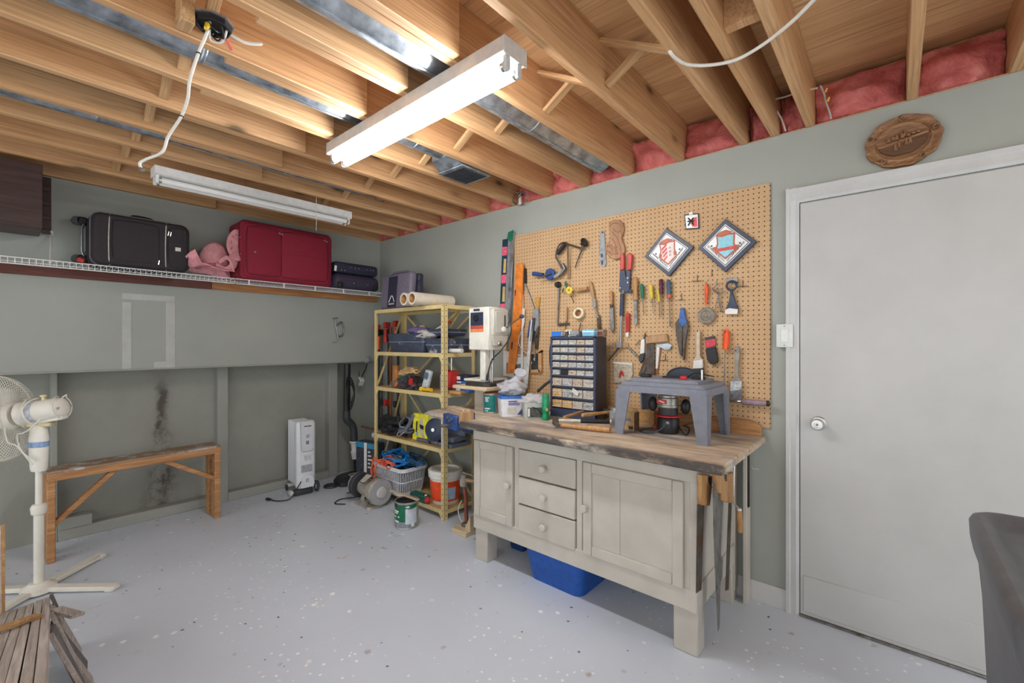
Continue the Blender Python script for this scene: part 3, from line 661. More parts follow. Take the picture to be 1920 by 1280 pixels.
# ================================================================ pile of grey planks, bottom left
m_plank = WOOD('grey_plank', (190, 178, 168), (150, 138, 130), 1, 1.0, .5, False, ((226, 222, 216), -.2))
m_planke = WOOD('plank_core', (196, 158, 112), (160, 118, 76), 1, 1.5, .7, False)
pb = onZ(95, 1117, .26); SL = math.atan(.26)
pl = thing('plank_pile', 'sloping pile of narrow grey flooring planks with broken offcuts at lower left', 'plank pile', (pb.x, pb.y, 0), math.radians(-3.06))
# local x = right, planks run towards the camera (-y) and rise
def prow(x, d0, ln, lay, w, nm='plank', mt=m_plank, dz=0):
    z0 = .26-.0135*lay
    c = Vector((x, -d0-ln/2*math.cos(SL), z0+(d0+ln/2)*math.tan(SL)*math.cos(SL)-.006+dz))
    part(nm, MB().box((0, 0, 0), (w, ln, .012), b=.0012), mt, pl, loc=c, rot=(-SL, 0, 0))
PW = .0225
for lay in range(5):
    for i in range(20):
        prow(-PW*(i+.5)+random.uniform(-.0015, .0015), max(0, .76*PW*i)+random.uniform(0, .012)+.006*lay, 1.62+random.uniform(-.06, .06), lay, PW-.0022, dz=random.uniform(-.0015, .0025))
part('support_crate', MB().bb(-.46, -.02, -1.12, -.62, 0, .335, .004), m_planke, pl)
part('offcut', MB().box((-.07, -.52, .408), (.032, .13, .012), (-SL, .05, -.75), b=.0012), m_planke, pl)
part('offcut', MB().box((-.26, -.60, .428), (.032, .2, .012), (-SL, .05, .5), b=.0012), m_planke, pl)
part('broken_plank', MB().box((.045, -.20, .255), (.05, .12, .012), (.1, .25, .6), b=.0012), m_plank, pl)
for i, (y, yaw_, ln, lean) in enumerate(((-.02, .1, .27, .26), (-.07, -.1, .25, .34), (-.13, .15, .27, .28), (-.19, -.05, .24, .42), (-.26, .1, .3, .30), (-.33, .0, .28, .4), (-.41, -.12, .31, .3), (-.5, .1, .33, .33))):
    x1 = .004+ln*math.sin(lean)
    part('leaning_plank', MB().box(((.004+x1)/2, y, ln/2*math.cos(lean)+.004), (.012, .062, ln), (0, -lean, yaw_), b=.0012), m_plank if i % 3 else M('plank_underside', (104, 98, 96), .7, 0, .2), pl)
q1 = onZ(2, 1088, .52); q2 = onZ(17, 1165, .30)
bd = thing('leaning_board', 'upright cream board with raw wooden edge at the far left, behind the planks', 'board', (q2.x-.02, q2.y+.17, 0))
ln = .62; la = .22
part('panel', MB().box((-.2, 0, ln/2), (.40, .022, ln), (0, 0, 0), b=.002), M('cream_board', (214, 204, 186), .6), bd)
part('edge_strip', MB().box((.006, 0, ln/2), (.010, .024, ln), (0, 0, 0), b=.001), m_planke, bd)
# ================================================================ dark storage bin, lower right
m_bin = M('dark_grey_tote_plastic', (92, 93, 98), .42, 0, .08, 20, .12, dirt=((116, 116, 120), -.15))
bz = .905; bc = onZ(1812, 948, bz); b2 = onZ(1990, 966, bz); e1 = (b2-bc).normalized()
bt = thing('storage_bin', 'tall dark grey plastic storage bin with a rimmed lid at lower right', 'storage bin', (1.70, -.145, 0), -PI/2)
BWd, BDp = .46, .66   # local x along the far edge, local -y towards the camera
R_ = lambda i, r=.05: rrect(i, BWd-i, -BDp+i, -i, r)
part('body', loft([(R_(.05), 0), (R_(.036), .3), (R_(.022), .70), (R_(.012), bz-.07)]), m_bin, bt)
for x in (.13, .32): part('rib', MB().bb(x, x+.012, -.045, -.028, .05, .76, .004), m_bin, bt)
lid = part('lid', loft([(R_(.008), bz-.095), (R_(.002), bz-.06), (R_(0), bz-.02), (R_(.006), bz-.006), (R_(.016), bz), (R_(.03), bz-.004), (R_(.045), bz-.022), (R_(.06), bz-.026)]), m_bin, bt)
part('lid_panel', loft([(R_(.14, .03), bz-.03), (R_(.14, .03), bz-.012), (R_(.15, .03), bz-.008)]), m_bin, lid)
part('latch_recess', MB().bb(.13, .24, -.11, -.075, bz-.028, bz-.022, .002), m_black, lid)
# ================================================================ pegboard and the tools hanging on it
def peg_mat():
    t = NT('pegboard'); v = t.co; n = t.noise(v, 3, 4); f = t.noise(v, 140, 3)
    col = t.ramp(n, [(.3, (196, 160, 118)), (.7, (206, 171, 129))]); col = t.mix(t.mask(f, .5, .75), col, (186, 148, 106))
    sx = t.sep(); P = .0254
    def cell(o):
        a = t.math('DIVIDE', o, P); return t.math('SUBTRACT', t.math('FRACT', t.math('ADD', a, 100.5)), .5)
    a, b = cell(sx['X']), cell(sx['Z'])
    d = t.math('SQRT', t.math('ADD', t.math('MULTIPLY', a, a), t.math('MULTIPLY', b, b)))
    hole = t.mask(d, .135, .105)
    col = t.mix(hole, col, (44, 30, 18))
    return t.out(col, .72, 0, t.math('SUBTRACT', 0, hole), .8, .004)
pr_, pl_ = onX(1445, 343), onX(966, 441)
pzt, pzb = pr_.z, .905
pg = thing('pegboard', 'large tan pegboard covered with hand tools above the workbench', 'pegboard', (W, (pr_.y+pl_.y)/2, pzb), -PI/2)
hw = (pl_.y-pr_.y)/2
part('board', MB().bb(-hw, hw, -.012, -.001, 0, pzt-pzb, .001), peg_mat(), pg)
class WT:
    """a thing hanging on a wall; q() turns a picture point into local x,z on its wall plane; local -y points into the room"""
    def __init__(s, name, label, cat, ox, oy, off=.0125, group=None, back=False):
        s.off, s.back = off, back
        p = onY(ox, oy, L-off) if back else onX(ox, oy, W-off)
        s.o = p; s.t = thing(name, label, cat, p, 0 if back else -PI/2, group)
    def q(s, x, y):
        p = onY(x, y, L-s.off) if s.back else onX(x, y, W-s.off)
        return (p.x-s.o.x, p.z-s.o.z) if s.back else (s.o.y-p.y, p.z-s.o.z)
    def Q(s, x, y, d): a = s.q(x, y); return Vector((a[0], -d, a[1]))
    def poly(s, nm, pts, d0, d1, mt, bev=.001, par=None, label=None, smooth=0):
        P = [s.q(*p) for p in pts]
        if smooth: P = [(v.x, v.y) for v in sp([(a, b, 0) for a, b in P], smooth, True)]
        return part(nm, MB().prism(P, -d0, -d1, 'y', bev), mt, par or s.t, label)
    def rod(s, nm, pts, r, mt, d=None, par=None, k=1, n=8, label=None):
        P = [s.Q(p[0], p[1], p[2] if len(p) > 2 else (d if d is not None else r)) for p in pts]
        if k > 1:
            if isinstance(r, (list, tuple)): r = [r[min(len(r)-1, int(i/k+.5))] for i in range((len(P)-1)*k+1)]
            P = sp(P, k)
        return part(nm, MB().tube(P, r, n), mt, par or s.t, label)
    def hook(s, x, y, d=.03, dn=6):
        return s.rod('hook', [(x, y, 0), (x, y, d), (x, y-dn, d+.004)], .0022, m_chrome, n=6)
m_red = M('red_plastic', (196, 46, 40), .4); m_blue = M('blue_paint', (40, 74, 134), .45, 0, .2, 30); m_navy = M('dark_blue_paint', (52, 62, 84), .45, .1, .15, 30, dirt=((120, 120, 118), -.2))
m_green = M('green_plastic', (22, 112, 84), .4); m_yel = M('yellow_plastic', (226, 206, 70), .4); m_org = M('orange_paint', (232, 134, 50), .45, 0, .15, 20, dirt=((204, 104, 40), .1)); m_ored = M('orange_red_plastic', (238, 88, 32), .35)
m_pinkp = M('pink_label', (232, 96, 132), .4, 0, .15, 60); m_whitep = M('white_plastic', (232, 230, 224), .4, 0, .05); m_amber = M('amber_plastic', (206, 176, 104), .4); m_tanw = WOOD('pale_tool_wood', (196, 160, 116), (164, 126, 86), 2, 3, .55, False)
m_brown = WOOD('brown_tool_wood', (170, 110, 60), (134, 80, 40), 2, 3, .5, False); m_grey = M('grey_paint', (150, 152, 156), .5, .1, .15, 30); m_greyw = M('worn_grey_wood', (156, 150, 142), .6, 0, .15, 30, dirt=((204, 200, 194), -.05))
# --- spirit level with pink labels
t = WT('spirit_level', 'long dark spirit level with three pink labels hung left of the pegboard', 'level', 952, 520, .002)
t.poly('body', [(946, 450), (957, 448), (951, 597), (940, 600)], .001, .024, M('level_body', (30, 58, 76), .4))
for a, b in ((464, 480), (516, 532), (570, 587)):
    f = (a-450)/150*5.5
    t.poly('pink_label', [(946.5-f, a), (956-f, a-1), (955.3-f, b-1), (946-f, b)], .0245, .026, m_pinkp)
for a, b in ((486, 512), (538, 566)):
    f = (a-450)/150*5.5
    t.poly('window', [(950-f, a), (954.5-f, a), (953.5-f, b), (948.6-f, b)], .0242, .0255, m_amber)
t.rod('vial', [(951, 472, .028), (953, 472, .028)], .004, m_yel)
t = WT('aluminium_level', 'tall aluminium straightedge with green end cap beside the dark level', 'level', 962, 520, .002)
t.poly('rail', [(958, 438), (967, 437), (960, 604), (950, 606)], .001, .03, M('aluminium', (186, 190, 196), .35, .7, .1))
t.poly('web', [(963, 440), (968.5, 440), (962, 604), (956, 604)], .0305, .036, m_galv)
t.poly('green_cap', [(959, 437), (968, 433), (967.5, 450), (963, 455), (957, 448)], .0302, .04, m_green)
# --- orange straightedge and yardstick
t = WT('orange_straightedge', 'tall weathered orange straightedge leaning on the pegboard corner', 'straightedge', 977, 600, .013)
t.poly('blade', [(972, 496), (986, 495), (982, 600), (968, 699), (955, 699), (965, 600)], .02, .028, m_org)
t.poly('slot', [(970, 545), (972, 543), (971.5, 554), (969.5, 555)], .0281, .0287, m_black); t.poly('slot', [(963.5, 642), (966, 641), (965, 654), (963, 655)], .0281, .0287, m_black)
t.poly('edge_face', [(980, 497), (986, 495), (981.5, 610), (973, 612)], .028, .034, m_org)
t = WT('yardstick', 'narrow wooden yardstick standing behind the orange straightedge', 'ruler', 948, 650, .004)
t.poly('stick', [(947, 604), (953, 603), (951, 700), (944, 701)], .001, .006, m_lightwood)
# --- bundle at the left edge of the board
t = WT('hacksaw', 'old hacksaw with bent grey frame hanging at the pegboard edge', 'saw', 1000, 580)
t.rod('frame', [(985, 530), (988, 536), (1004, 580), (1007, 600), (1006, 650)], .006, m_steel, .012, n=8)
t.poly('grip', [(983, 504), (988, 503), (989, 530), (984, 532)], .004, .022, m_black)
t.poly('handle', [(1003, 580), (1012, 578), (1013, 610), (1008, 622), (1002, 618)], .004, .026, m_grey, .003)
t.poly('lower_grip', [(1004, 618), (1013, 612), (1010, 654), (1005, 654)], .004, .018, m_rust)
t = WT('straw_brush', 'small brush with straw bristles pointing up on the pegboard', 'brush', 1009, 570)
t.poly('bristles', [(1005, 557), (1014, 557), (1012, 578), (1008, 580)], .002, .014, M('straw', (204, 156, 70), .85, 0, .25, 80))
t.poly('ferrule', [(1008, 578), (1012, 578), (1013, 588), (1007, 588)], .002, .012, m_steel)
t = WT('white_cord_loop', 'white plastic strip with looped cord left of the trowels', 'cord', 984, 600)
t.poly('strip', [(981, 552), (983.5, 552), (983, 690), (979, 690)], .012, .018, m_whitep); t.poly('blade', [(982, 575), (987, 580), (986.5, 605), (982, 622)], .018, .022, m_whitep)
t.rod('cord', [(984, 612, .02), (977, 640, .03), (984, 655, .03), (991, 662, .02), (992, 668, .02)], .0028, m_cable, k=5)
t = WT('blue_trowel', 'blue-handled trowel tucked between the straightedge and the drawers', 'trowel', 996, 630)
t.poly('handle', [(996, 602), (1001, 600), (999, 628), (993, 632)], .01, .03, m_blue, .004); t.poly('blade', [(991, 628), (1004, 622), (1005, 640), (992, 646)], .012, .015, m_galv)
t = WT('caulking_gun', 'dark caulking gun hanging behind the photo frame on the pegboard', 'caulking gun', 1003, 625)
t.rod('barrel', [(1001, 640), (1006, 596)], .013, m_dark, .03, n=12); t.rod('trigger', [(1006, 632, .03), (1012, 626, .04), (1014, 618, .04)], .004, m_steel); t.rod('plunger', [(1007, 645), (1008, 675)], .004, m_steel, .03)
t = WT('plastic_strap', 'translucent plastic strip hanging in front of the pegboard edge', 'strip', 997, 660)
t.poly('strip', [(1002, 600), (1006, 600), (996, 720), (990, 738), (986, 738)], .04, .0425, M('milky_plastic', (216, 216, 214), .3))
t = WT('framed_photo', 'small wood-framed photo of two people low on the pegboard', 'picture frame', 1007, 676)
t.poly('picture', [(998, 664), (1012, 662), (1012.5, 694), (998, 695)], .012, .013, M('dark_photo', (58, 64, 68), .3, 0, .3, 60))
for nm, P in (('frame_side', [(1012, 660), (1018, 656), (1018, 698), (1012, 696)]), ('frame_bottom', [(995, 693), (1013, 692), (1018, 698), (995, 699)]), ('frame_side', [(994, 664), (998, 664), (998, 696), (994, 699)]), ('frame_top', [(994, 660), (1018, 656), (1018, 661), (994, 665)])): t.poly(nm, P, .001, .02, m_lightwood)
for x, y, r in ((1004.5, 673, .012), (998.5, 680, .009)): part('face', MB().ball(t.Q(x, y, .0132), (r*.8, .001, r), 12, 8), M('photo_skin', (214, 196, 180), .4), t.t)
for x, y in ((1001, 678),): pass
t = WT('instruction_sheet', 'printed white sheet behind the orange straightedge', 'paper', 972, 680, .013)
t.poly('sheet', [(944, 656), (990, 668), (987, 712), (944, 704)], .001, .003, m_whitep); t.poly('photo_print', [(966, 684), (982, 680), (981, 702), (964, 704)], .0032, .0036, M('grey_photo', (110, 116, 122), .4, 0, .5, 90)); t.poly('dark_print', [(950, 680), (956, 680), (956, 700), (950, 700)], .0032, .0036, M('grey_photo', (110, 116, 122), .4)); t.rod('wire_shelf_bar', [(972, 668), (995, 667)], .002, m_steel, .01)
# --- brace and bits, hand drill
t = WT('hand_brace', 'old carpenter\'s brace with black pad hanging high on the pegboard', 'hand drill', 1080, 480)
t.rod('crank', [(1060, 508), (1052, 492), (1047, 481), (1052, 462), (1062, 456), (1070, 459), (1092, 466)], .006, m_rust, .03, k=4)
t.rod('crank_grip', [(1050, 477), (1064, 459)], [.014, .014], m_black, .032, n=14)
part('pad', MB().lathe([(.008, 0), (.012, .012), (.03, .02), (.033, .032), (.024, .042), (0, .046)], 20, t.Q(1094, 460, .032), (0, PI/2-.4, 0)), m_black, t.t)
t.rod('chuck', [(1060, 496), (1064, 505), (1052, 519)], [.012, .014, .009], m_steel, .03, n=12)
t = WT('auger_bits', 'cluster of thin wooden and steel sticks tied below the brace', 'drill bits', 1067, 500)
for i, (a, b) in enumerate(((1064, 1066), (1067, 1069), (1071, 1070))): t.rod('stick', [(a, 455+i*4, .012+i*.004), (b, 523, .012+i*.004)], .0035, m_tanw if i != 1 else m_rust)
t = WT('auger_bit', 'rusty twisted auger bit hanging from the black brace pad', 'drill bit', 1090, 480)
t.rod('shank', [(1098, 460, .02), (1090, 478, .02), (1080, 503, .015)], [.006, .005, .003], m_rust)
t.rod('loop', [(1095, 462, .024), (1092, 468, .024), (1096, 470, .024), (1098, 463, .024)], .003, m_rust, k=3)
t = WT('blue_eggbeater_drill', 'blue hand-crank drill hung sideways left of the brace', 'hand drill', 1036, 517)
t.rod('handle', [(1005, 514), (1024, 516)], [.015, .013], m_blue, .035, n=14); part('wheel', MB().lathe([(0, -.01), (.04, -.008), (.042, 0), (.04, .008), (0, .01)], 24, t.Q(1037, 515, .035), (PI/2, 0, 0)), m_blue, t.t)
t.rod('side_crank', [(1018, 524), (1030, 518), (1042, 514)], .005, m_steel, .058); t.rod('chuck', [(1044, 520), (1052, 516), (1060, 505)], [.013, .015, .01], m_greyw, .03, n=12)
t = WT('bar_clamp', 'long steel bar clamp with black screw pad hanging on the pegboard', 'clamp', 1048, 560)
t.rod('bar', [(1050, 540), (1047, 608)], .0065, m_steel, .014); part('screw_pad', MB().lathe([(.022, 0), (.022, .012), (.016, .018), (.016, .03), (0, .03)], 18, t.Q(1049, 534, .01), (PI/2, 0, 0)), m_black, t.t)
t.poly('foot', [(1046, 606), (1069, 605), (1069, 608), (1048, 611)], .006, .016, m_rust)
t = WT('small_clamp_screw', 'short wooden-handled clamp screw beside the steel bar clamp', 'clamp', 1063, 600)
t.rod('handle', [(1065, 575), (1064, 602)], [.006, .008], m_tanw, .016, n=10); t.rod('screw', [(1063, 602), (1062, 618)], .003, m_rust, .014)
# --- yellow flower and mallet
t = WT('yellow_flower', 'yellow artificial flower with green leaves among the tools', 'artificial flower', 1074, 545)
for i in range(8):
    a = i*PI/4; c = t.Q(1074, 545, .045)+Vector((.017*math.cos(a), 0, .017*math.sin(a))); part('petal', MB().ball(c, (.012, .006, .009), 10, 6, (0, -a, 0)), m_yel, t.t)
part('centre', MB().ball(t.Q(1074, 545, .05), .007, 10, 6), M('flower_centre', (196, 150, 40), .7), t.t)
for x, y in ((1066, 532), (1061, 545), (1068, 536)): part('leaf', MB().ball(t.Q(x, y, .035), (.008, .003, .018), 10, 6, (0, .4, 0)), M('leaf_green', (40, 92, 66), .6), t.t)
t.rod('stem', [(1075, 555, .03), (1077, 562, .02), (1078, 568, .015)], .003, m_rust)
t = WT('wooden_peg', 'short turned wooden peg pointing sideways beside the yellow flower', 'peg', 1095, 543)
t.rod('peg', [(1084, 546, .02), (1106, 541, .03)], .011, m_handle, n=12)
# --- scrapers, files and chisels in a row
t = WT('rasp', 'wood-handled rasp hanging beside the yellow flower', 'file', 1115, 580)
t.rod('handle', [(1109, 528), (1113, 545), (1117, 565)], [.009, .013, .010], m_tanw, .02, k=4, n=12); t.poly('collar', [(1113, 562), (1120, 560), (1121, 574), (1117, 580), (1114, 573)], .012, .028, m_greyw, .003)
t.rod('shank', [(1119, 576), (1123, 596)], .005, m_steel, .016); t.poly('blade', [(1121, 592), (1127, 590), (1129, 628), (1123, 630)], .010, .018, m_rust)
t = WT('masking_tape_roll', 'cream roll of masking tape hung on a pegboard hook', 'tape roll', 1088, 588)
part('roll', MB().lathe([(.024, 0), (.024, .03), (.037, .03), (.04, .026), (.04, .004), (.037, 0), (.024, 0)], 32, t.Q(1088, 588, .004), (PI/2-.12, 0, .12)), M('masking_tape', (226, 210, 178), .7, 0, .08, 50), t.t)
part('core', MB().lathe([(.0225, -.001), (.0225, .0305), (.0243, .0305), (.0243, -.001), (.0225, -.001)], 32, t.Q(1088, 588, .004), (PI/2-.12, 0, .12)), m_lightwood, t.t); t.hook(1088, 584, .05)
t.rod('tail', [(1092, 605, .02), (1090, 612, .016), (1087, 620, .014)], .003, m_rust)
t = WT('pad_saw', 'narrow grey pad saw blade hanging beside the carved foot', 'saw', 1131, 465)
t.poly('blade', [(1127, 434), (1134, 433), (1137, 484), (1138, 494), (1134, 501), (1127, 499), (1124, 486)], .004, .007, m_grey); t.poly('cut_out', [(1127, 477), (1131, 475), (1132, 482), (1128, 483)], .0071, .0076, m_black); t.poly('cut_out', [(1128, 489), (1132, 488), (1132, 496), (1129, 497)], .0071, .0076, m_black)
for i in range(9): t.poly('tooth', [(1127-i*.35, 437+i*4.5), (1125.6-i*.35, 439+i*4.5), (1126.8-i*.35, 441+i*4.5)], .004, .006, m_grey, 0)
part('hang_stud', MB().cyl(t.Q(1131, 436, .002), t.Q(1131, 436, .016), .004, n=10), m_black, t.t)
# carved wooden foot-shaped plaque
m_carve = WOOD('carved_wood', (186, 142, 104), (154, 108, 74), 2, 2.4, .55, False)
t = WT('carved_plaque', 'carved pale wooden plaque shaped like a bare foot on the pegboard', 'wood carving', 1155, 451)
t.poly('body', [(1144, 424), (1149, 415), (1159, 413), (1169, 418), (1172, 432), (1168, 446), (1172, 460), (1174, 470), (1168, 482), (1158, 487), (1148, 484), (1139, 474), (1137, 464), (1143, 456), (1147, 444)], .002, .022, m_carve, .004, smooth=4)
for P in ([(1147, 426), (1152, 420), (1162, 420), (1168, 428), (1167, 440)], [(1144, 462), (1152, 470), (1150, 480)], [(1150, 436), (1158, 444), (1164, 456), (1166, 470)], [(1150, 448), (1156, 458), (1158, 474)], [(1140, 470), (1150, 477), (1162, 476)], [(1152, 430), (1160, 436), (1166, 434)], [(1141, 464), (1147, 460), (1152, 463)], [(1146, 474), (1152, 466), (1160, 464)]): t.rod('carved_ridge', P, .0035, m_carve, .0225, k=4, n=6)
# --- lopping shears
t = WT('tin_snips', 'red-handled lopping shears with dark blue jaws in the pegboard centre', 'shears', 1175, 510)
t.poly('grip', [(1167, 479), (1172, 476), (1174, 480), (1174, 506), (1167, 508)], .014, .030, m_red, .003); t.poly('grip', [(1180, 477), (1185, 475), (1189, 479), (1187, 506), (1180, 508)], .014, .030, m_red, .003)
t.poly('jaw_plate', [(1165, 506), (1174, 506), (1176, 520), (1178, 506), (1185, 507), (1183, 545), (1175, 549), (1163, 547)], .010, .020, m_navy, .002); t.poly('lower_jaw', [(1176, 540), (1187, 543), (1187, 549), (1176, 549)], .012, .018, m_navy)
for x, y in ((1166, 540), (1180, 522), (1180, 530)): part('rivet', MB().cyl(t.Q(x, y, .02), t.Q(x, y, .024), .005, n=10), m_chrome, t.t)
t = WT('tubular_wrench', 'long tubular wrench with navy grip crossing a wooden cleat', 'wrench', 1168, 600)
t.rod('grip', [(1170, 551), (1168, 592)], [.013, .012], m_navy, .022, n=12); t.rod('shaft', [(1168, 590), (1166, 645)], .007, m_galv, .022); t.rod('top_link', [(1172, 545), (1170, 553)], .008, m_steel, .022)
t.poly('head', [(1160, 642), (1169, 642), (1169, 652), (1160, 652)], .012, .034, m_grey, .003); t.rod('jaw', [(1164, 650), (1150, 668), (1143, 677)], [.006, .006, .003], m_rust, .02); t.rod('jaw', [(1180, 650), (1192, 662), (1201, 670)], [.006, .006, .003], m_steel, .02)
t = WT('hammer_cleat', 'small pale wooden crosspiece under the tubular wrench', 'cleat', 1172, 647); t.poly('block', [(1154, 643), (1179, 642), (1180, 652), (1155, 653)], .001, .011, m_tanw)
t = WT('red_marker', 'red utility knife hanging next to the tubular wrench', 'utility knife', 1178, 610)
t.poly('body', [(1175, 590), (1178, 586), (1183, 588), (1182, 622), (1175, 624)], .006, .02, m_red, .003); t.poly('tip', [(1175, 624), (1181, 622), (1180, 632), (1176, 631)], .008, .018, m_whitep, .002); t.poly('stripe', [(1178, 594), (1180, 594), (1179.6, 616), (1178, 616)], .0201, .0208, M('dark_red', (140, 26, 28), .4))
def driver(name, label, x, y0, ym, y1, mh, w, tip=0, group='screwdrivers and chisels in a row on the pegboard', collar=None, dx=0, w2=None):
    t = WT(name, label, 'screwdriver' if 'driver' in name else 'chisel', x, (y0+y1)/2, group=group)
    z0, zm = t.Q(x, y0, .022), t.Q(x+dx*.4, ym, .022); h = (z0-zm).length
    P = [z0.lerp(zm, f) for f in (0, .06, .25, .6, .85, 1)]
    part('handle', MB().tube(P, [w*.55, w*.9, w, w*.86, w*.95, w*.6], 8), mh, t.t)
    if collar: t.rod('collar', [(x+dx*.4, ym-5), (x+dx*.4, ym+1)], w*1.05, collar, .022, n=10)
    if tip: t.poly('blade', [(x+dx*.4-tip, ym), (x+dx*.4+tip, ym), (x+dx+tip, y1-8), (x+dx, y1), (x+dx-tip, y1-6)], .018, .025, m_steel)
    else: t.rod('shank', [(x+dx*.4, ym), (x+dx, y1)], w2 or .0028, m_steel, .02)
    t.hook(x-3, ym+3, .024, 0)
    return t
driver('wood_chisel', 'chisel with pale wooden handle and dark blade, leftmost of the row', 1149, 545, 576, 624, m_handle, .011, 3.6, collar=m_rust, dx=2)
driver('large_chisel', 'stout chisel with thick banded wooden handle right of the shears', 1194, 520, 562, 612, m_handle, .0165, 2.8, collar=m_tanw, dx=1)
driver('screwdriver', 'green-handled screwdriver in the row on the pegboard', 1206, 533, 560, 590, m_green, .0115, dx=4)
driver('screwdriver', 'square yellow-handled screwdriver in the row on the pegboard', 1223, 534, 560, 588, m_yel, .0115, dx=5)
driver('screwdriver', 'purple and red handled screwdriver in the row on the pegboard', 1242, 524, 552, 592, M('purple_handle', (96, 40, 62), .35), .0125, dx=1)
driver('screwdriver', 'yellow and green handled screwdriver hung in front of the purple one', 1237, 543, 566, 596, M('yellowgreen_handle', (200, 190, 60), .35), .0105, dx=3)
driver('screwdriver', 'blue-grey handled screwdriver with red collar, right end of the row', 1256, 525, 558, 612, M('bluegrey_handle', (66, 94, 116), .35), .0145, collar=M('orange_collar', (206, 92, 60), .4), w2=.004, dx=3)
# --- coats of arms and small plaque
m_tile = M('white_tile', (232, 232, 230), .25, 0, .03); m_crestr = M('crest_red', (206, 62, 46), .4); m_cresto = M('crest_brown', (176, 82, 40), .4); m_crestb = M('crest_blue', (140, 206, 222), .4, 0, .1, 50); m_ink = M('ink', (46, 48, 60), .6)
def tile(label, T, R, B, Lf, kind):
    cx, cy = (T[0]+R[0]+B[0]+Lf[0])/4, (T[1]+R[1]+B[1]+Lf[1])/4
    t = WT('tile_plaque', label, 'plaque', cx, cy)
    Cn = [Vector((*t.q(*p), 0)) for p in (T, R, B, Lf)]; cc = sum(Cn, Vector())/4
    def quad(f): return [(v.x, v.y) for v in [cc+(c-cc)*f for c in Cn]]
    def bil(u, v):  # u to the right, v up in the upright frame of the diamond, each -1..1
        ax = (Cn[1]-Cn[3])/2; ay = (Cn[0]-Cn[2])/2; p = cc+ax*u+ay*v; return (p.x, p.y)
    fr_ = part('frame', MB().prism(quad(1), -.002, -.022, 'y', .002), M('navy_frame', (50, 58, 78), .4, 0, .15, 40), t.t)
    def flat(nm, pts, d, mt, par=None): return part(nm, MB().prism(pts, -d, -d-.0008, 'y'), mt, par or t.t)
    flat('white_line', quad(.80), .0222, m_tile); flat('dark_line', quad(.765), .023, m_ink); tl = flat('tile', quad(.73), .0238, m_tile)
    SH = [(-.27, .34), (-.1, .31), (.1, .37), (.27, .36), (.25, .05), (.31, -.17), (.18, -.28), (.0, -.44), (-.18, -.27), (-.31, -.13), (-.24, .08)]
    SH = [(a*1.22, b*1.22) for a, b in SH]
    flat('crest_border', [bil(*p) for p in SH], .0246, m_cresto, tl)
    flat('crest_field', [bil(p[0]*.82, p[1]*.85-.01) for p in SH], .0254, m_crestb if kind else M('crest_pale', (240, 214, 208), .4), tl)
    flat('crest_top', [bil(*p) for p in ((-.33, .41), (-.16, .53), (.02, .57), (.25, .48), (.12, .43), (-.1, .36))], .0262, m_cresto, tl)
    if kind:
        flat('red_band', [bil(*p) for p in ((-.37, -.11), (.34, -.05), (.35, -.17), (-.35, -.23))], .0266, m_crestr, tl)
        for sx in (-1, 1): flat('scroll', [bil(sx*a, b) for a, b in ((.28, -.02), (.47, -.04), (.42, -.14), (.35, -.29), (.27, -.2))], .0262, m_cresto, tl)
    else:
        for i in range(4): y = .28-.16*i; flat('red_stripe', [bil(*p) for p in ((-.24+.02*i, y-.10), (-.02, y+.09), (-.01, y+.0), (-.22+.03*i, y-.19+.02*i))], .0262, m_crestr, tl)
        for i in range(3): part('dot', MB().ring((*[0]*0, bil(.1, .16-.15*i)[0], -.0265, bil(.1, .16-.15*i)[1]), .0045, .0012, 10, 5, (PI/2, 0, 0)), m_ink, tl)
        for sx in (-1, 1): flat('scroll', [bil(sx*a, b) for a, b in ((.24, -.02), (.36, -.06), (.33, -.15), (.24, -.2))], .0262, m_cresto, tl)
    for sx in (-1, 1): part('scroll_tip', MB().ball((bil(sx*.48, .02)[0], -.026, bil(sx*.48, .02)[1]), .0045, 8, 6), m_ink, tl)
    # two rows of small lettering along the lower edges
    rn = random.Random(kind)
    for sx in (-1, 1):
        for i in range(15):
            f = i/14; u, v = (.60-.54*f)*sx, .0-.60*f+.03
            if i in (6,): continue
            p = bil(u, v); dxx = .003*rn.choice((-1, 1)); h = rn.uniform(.0045, .007)
            k = MB().tube(sp([(p[0]-.001, -.0252, p[1]-h), (p[0]+dxx, -.0252, p[1]), (p[0]-dxx*.6, -.0252, p[1]+h*.3), (p[0]+.001, -.0252, p[1]+h)], 3), .0012, 5)
            part('letter_mark', k, m_ink if f < .75 else M('grey_ink', (120, 124, 136), .6), tl)
    t.rod('hanger', [(T[0]-2, T[1]+1, .012), (T[0]+1, T[1]-4, .006), (T[0]+4, T[1]+2, .012)], .0012, m_steel)
    return t
tile('diamond-hung framed tile with a red striped coat of arms', (1252, 429), (1303, 464), (1257, 519), (1211, 482), 0)
tile('diamond-hung framed tile with a blue and red banded coat of arms', (1362, 412), (1421, 454), (1362, 511), (1311, 466), 1)
t = WT('small_badge', 'small square white and red badge hung between the two diamond tiles', 'badge', 1298, 414)
t.poly('frame', [(1284, 403), (1311, 400), (1312, 429), (1287, 431)], .004, .012, m_dark); t.poly('face', [(1286, 405), (1309.5, 402.5), (1310, 427), (1288.5, 428.5)], .0121, .0132, m_tile)
t.poly('red_field', [(1299, 410), (1308, 407), (1309.3, 426), (1300, 426), (1296, 420), (1300, 416)], .0133, .0138, M('badge_red', (206, 40, 44), .4))
for P in ([(1292, 410), (1297, 415), (1302, 422)], [(1302, 409), (1297, 415), (1292, 424)], [(1291, 416), (1303, 415)]): t.rod('black_emblem', P, .004, m_black, .0145, n=6)
t.poly('clip', [(1294, 399), (1300, 398), (1301, 403), (1294, 404)], .006, .018, m_whitep)
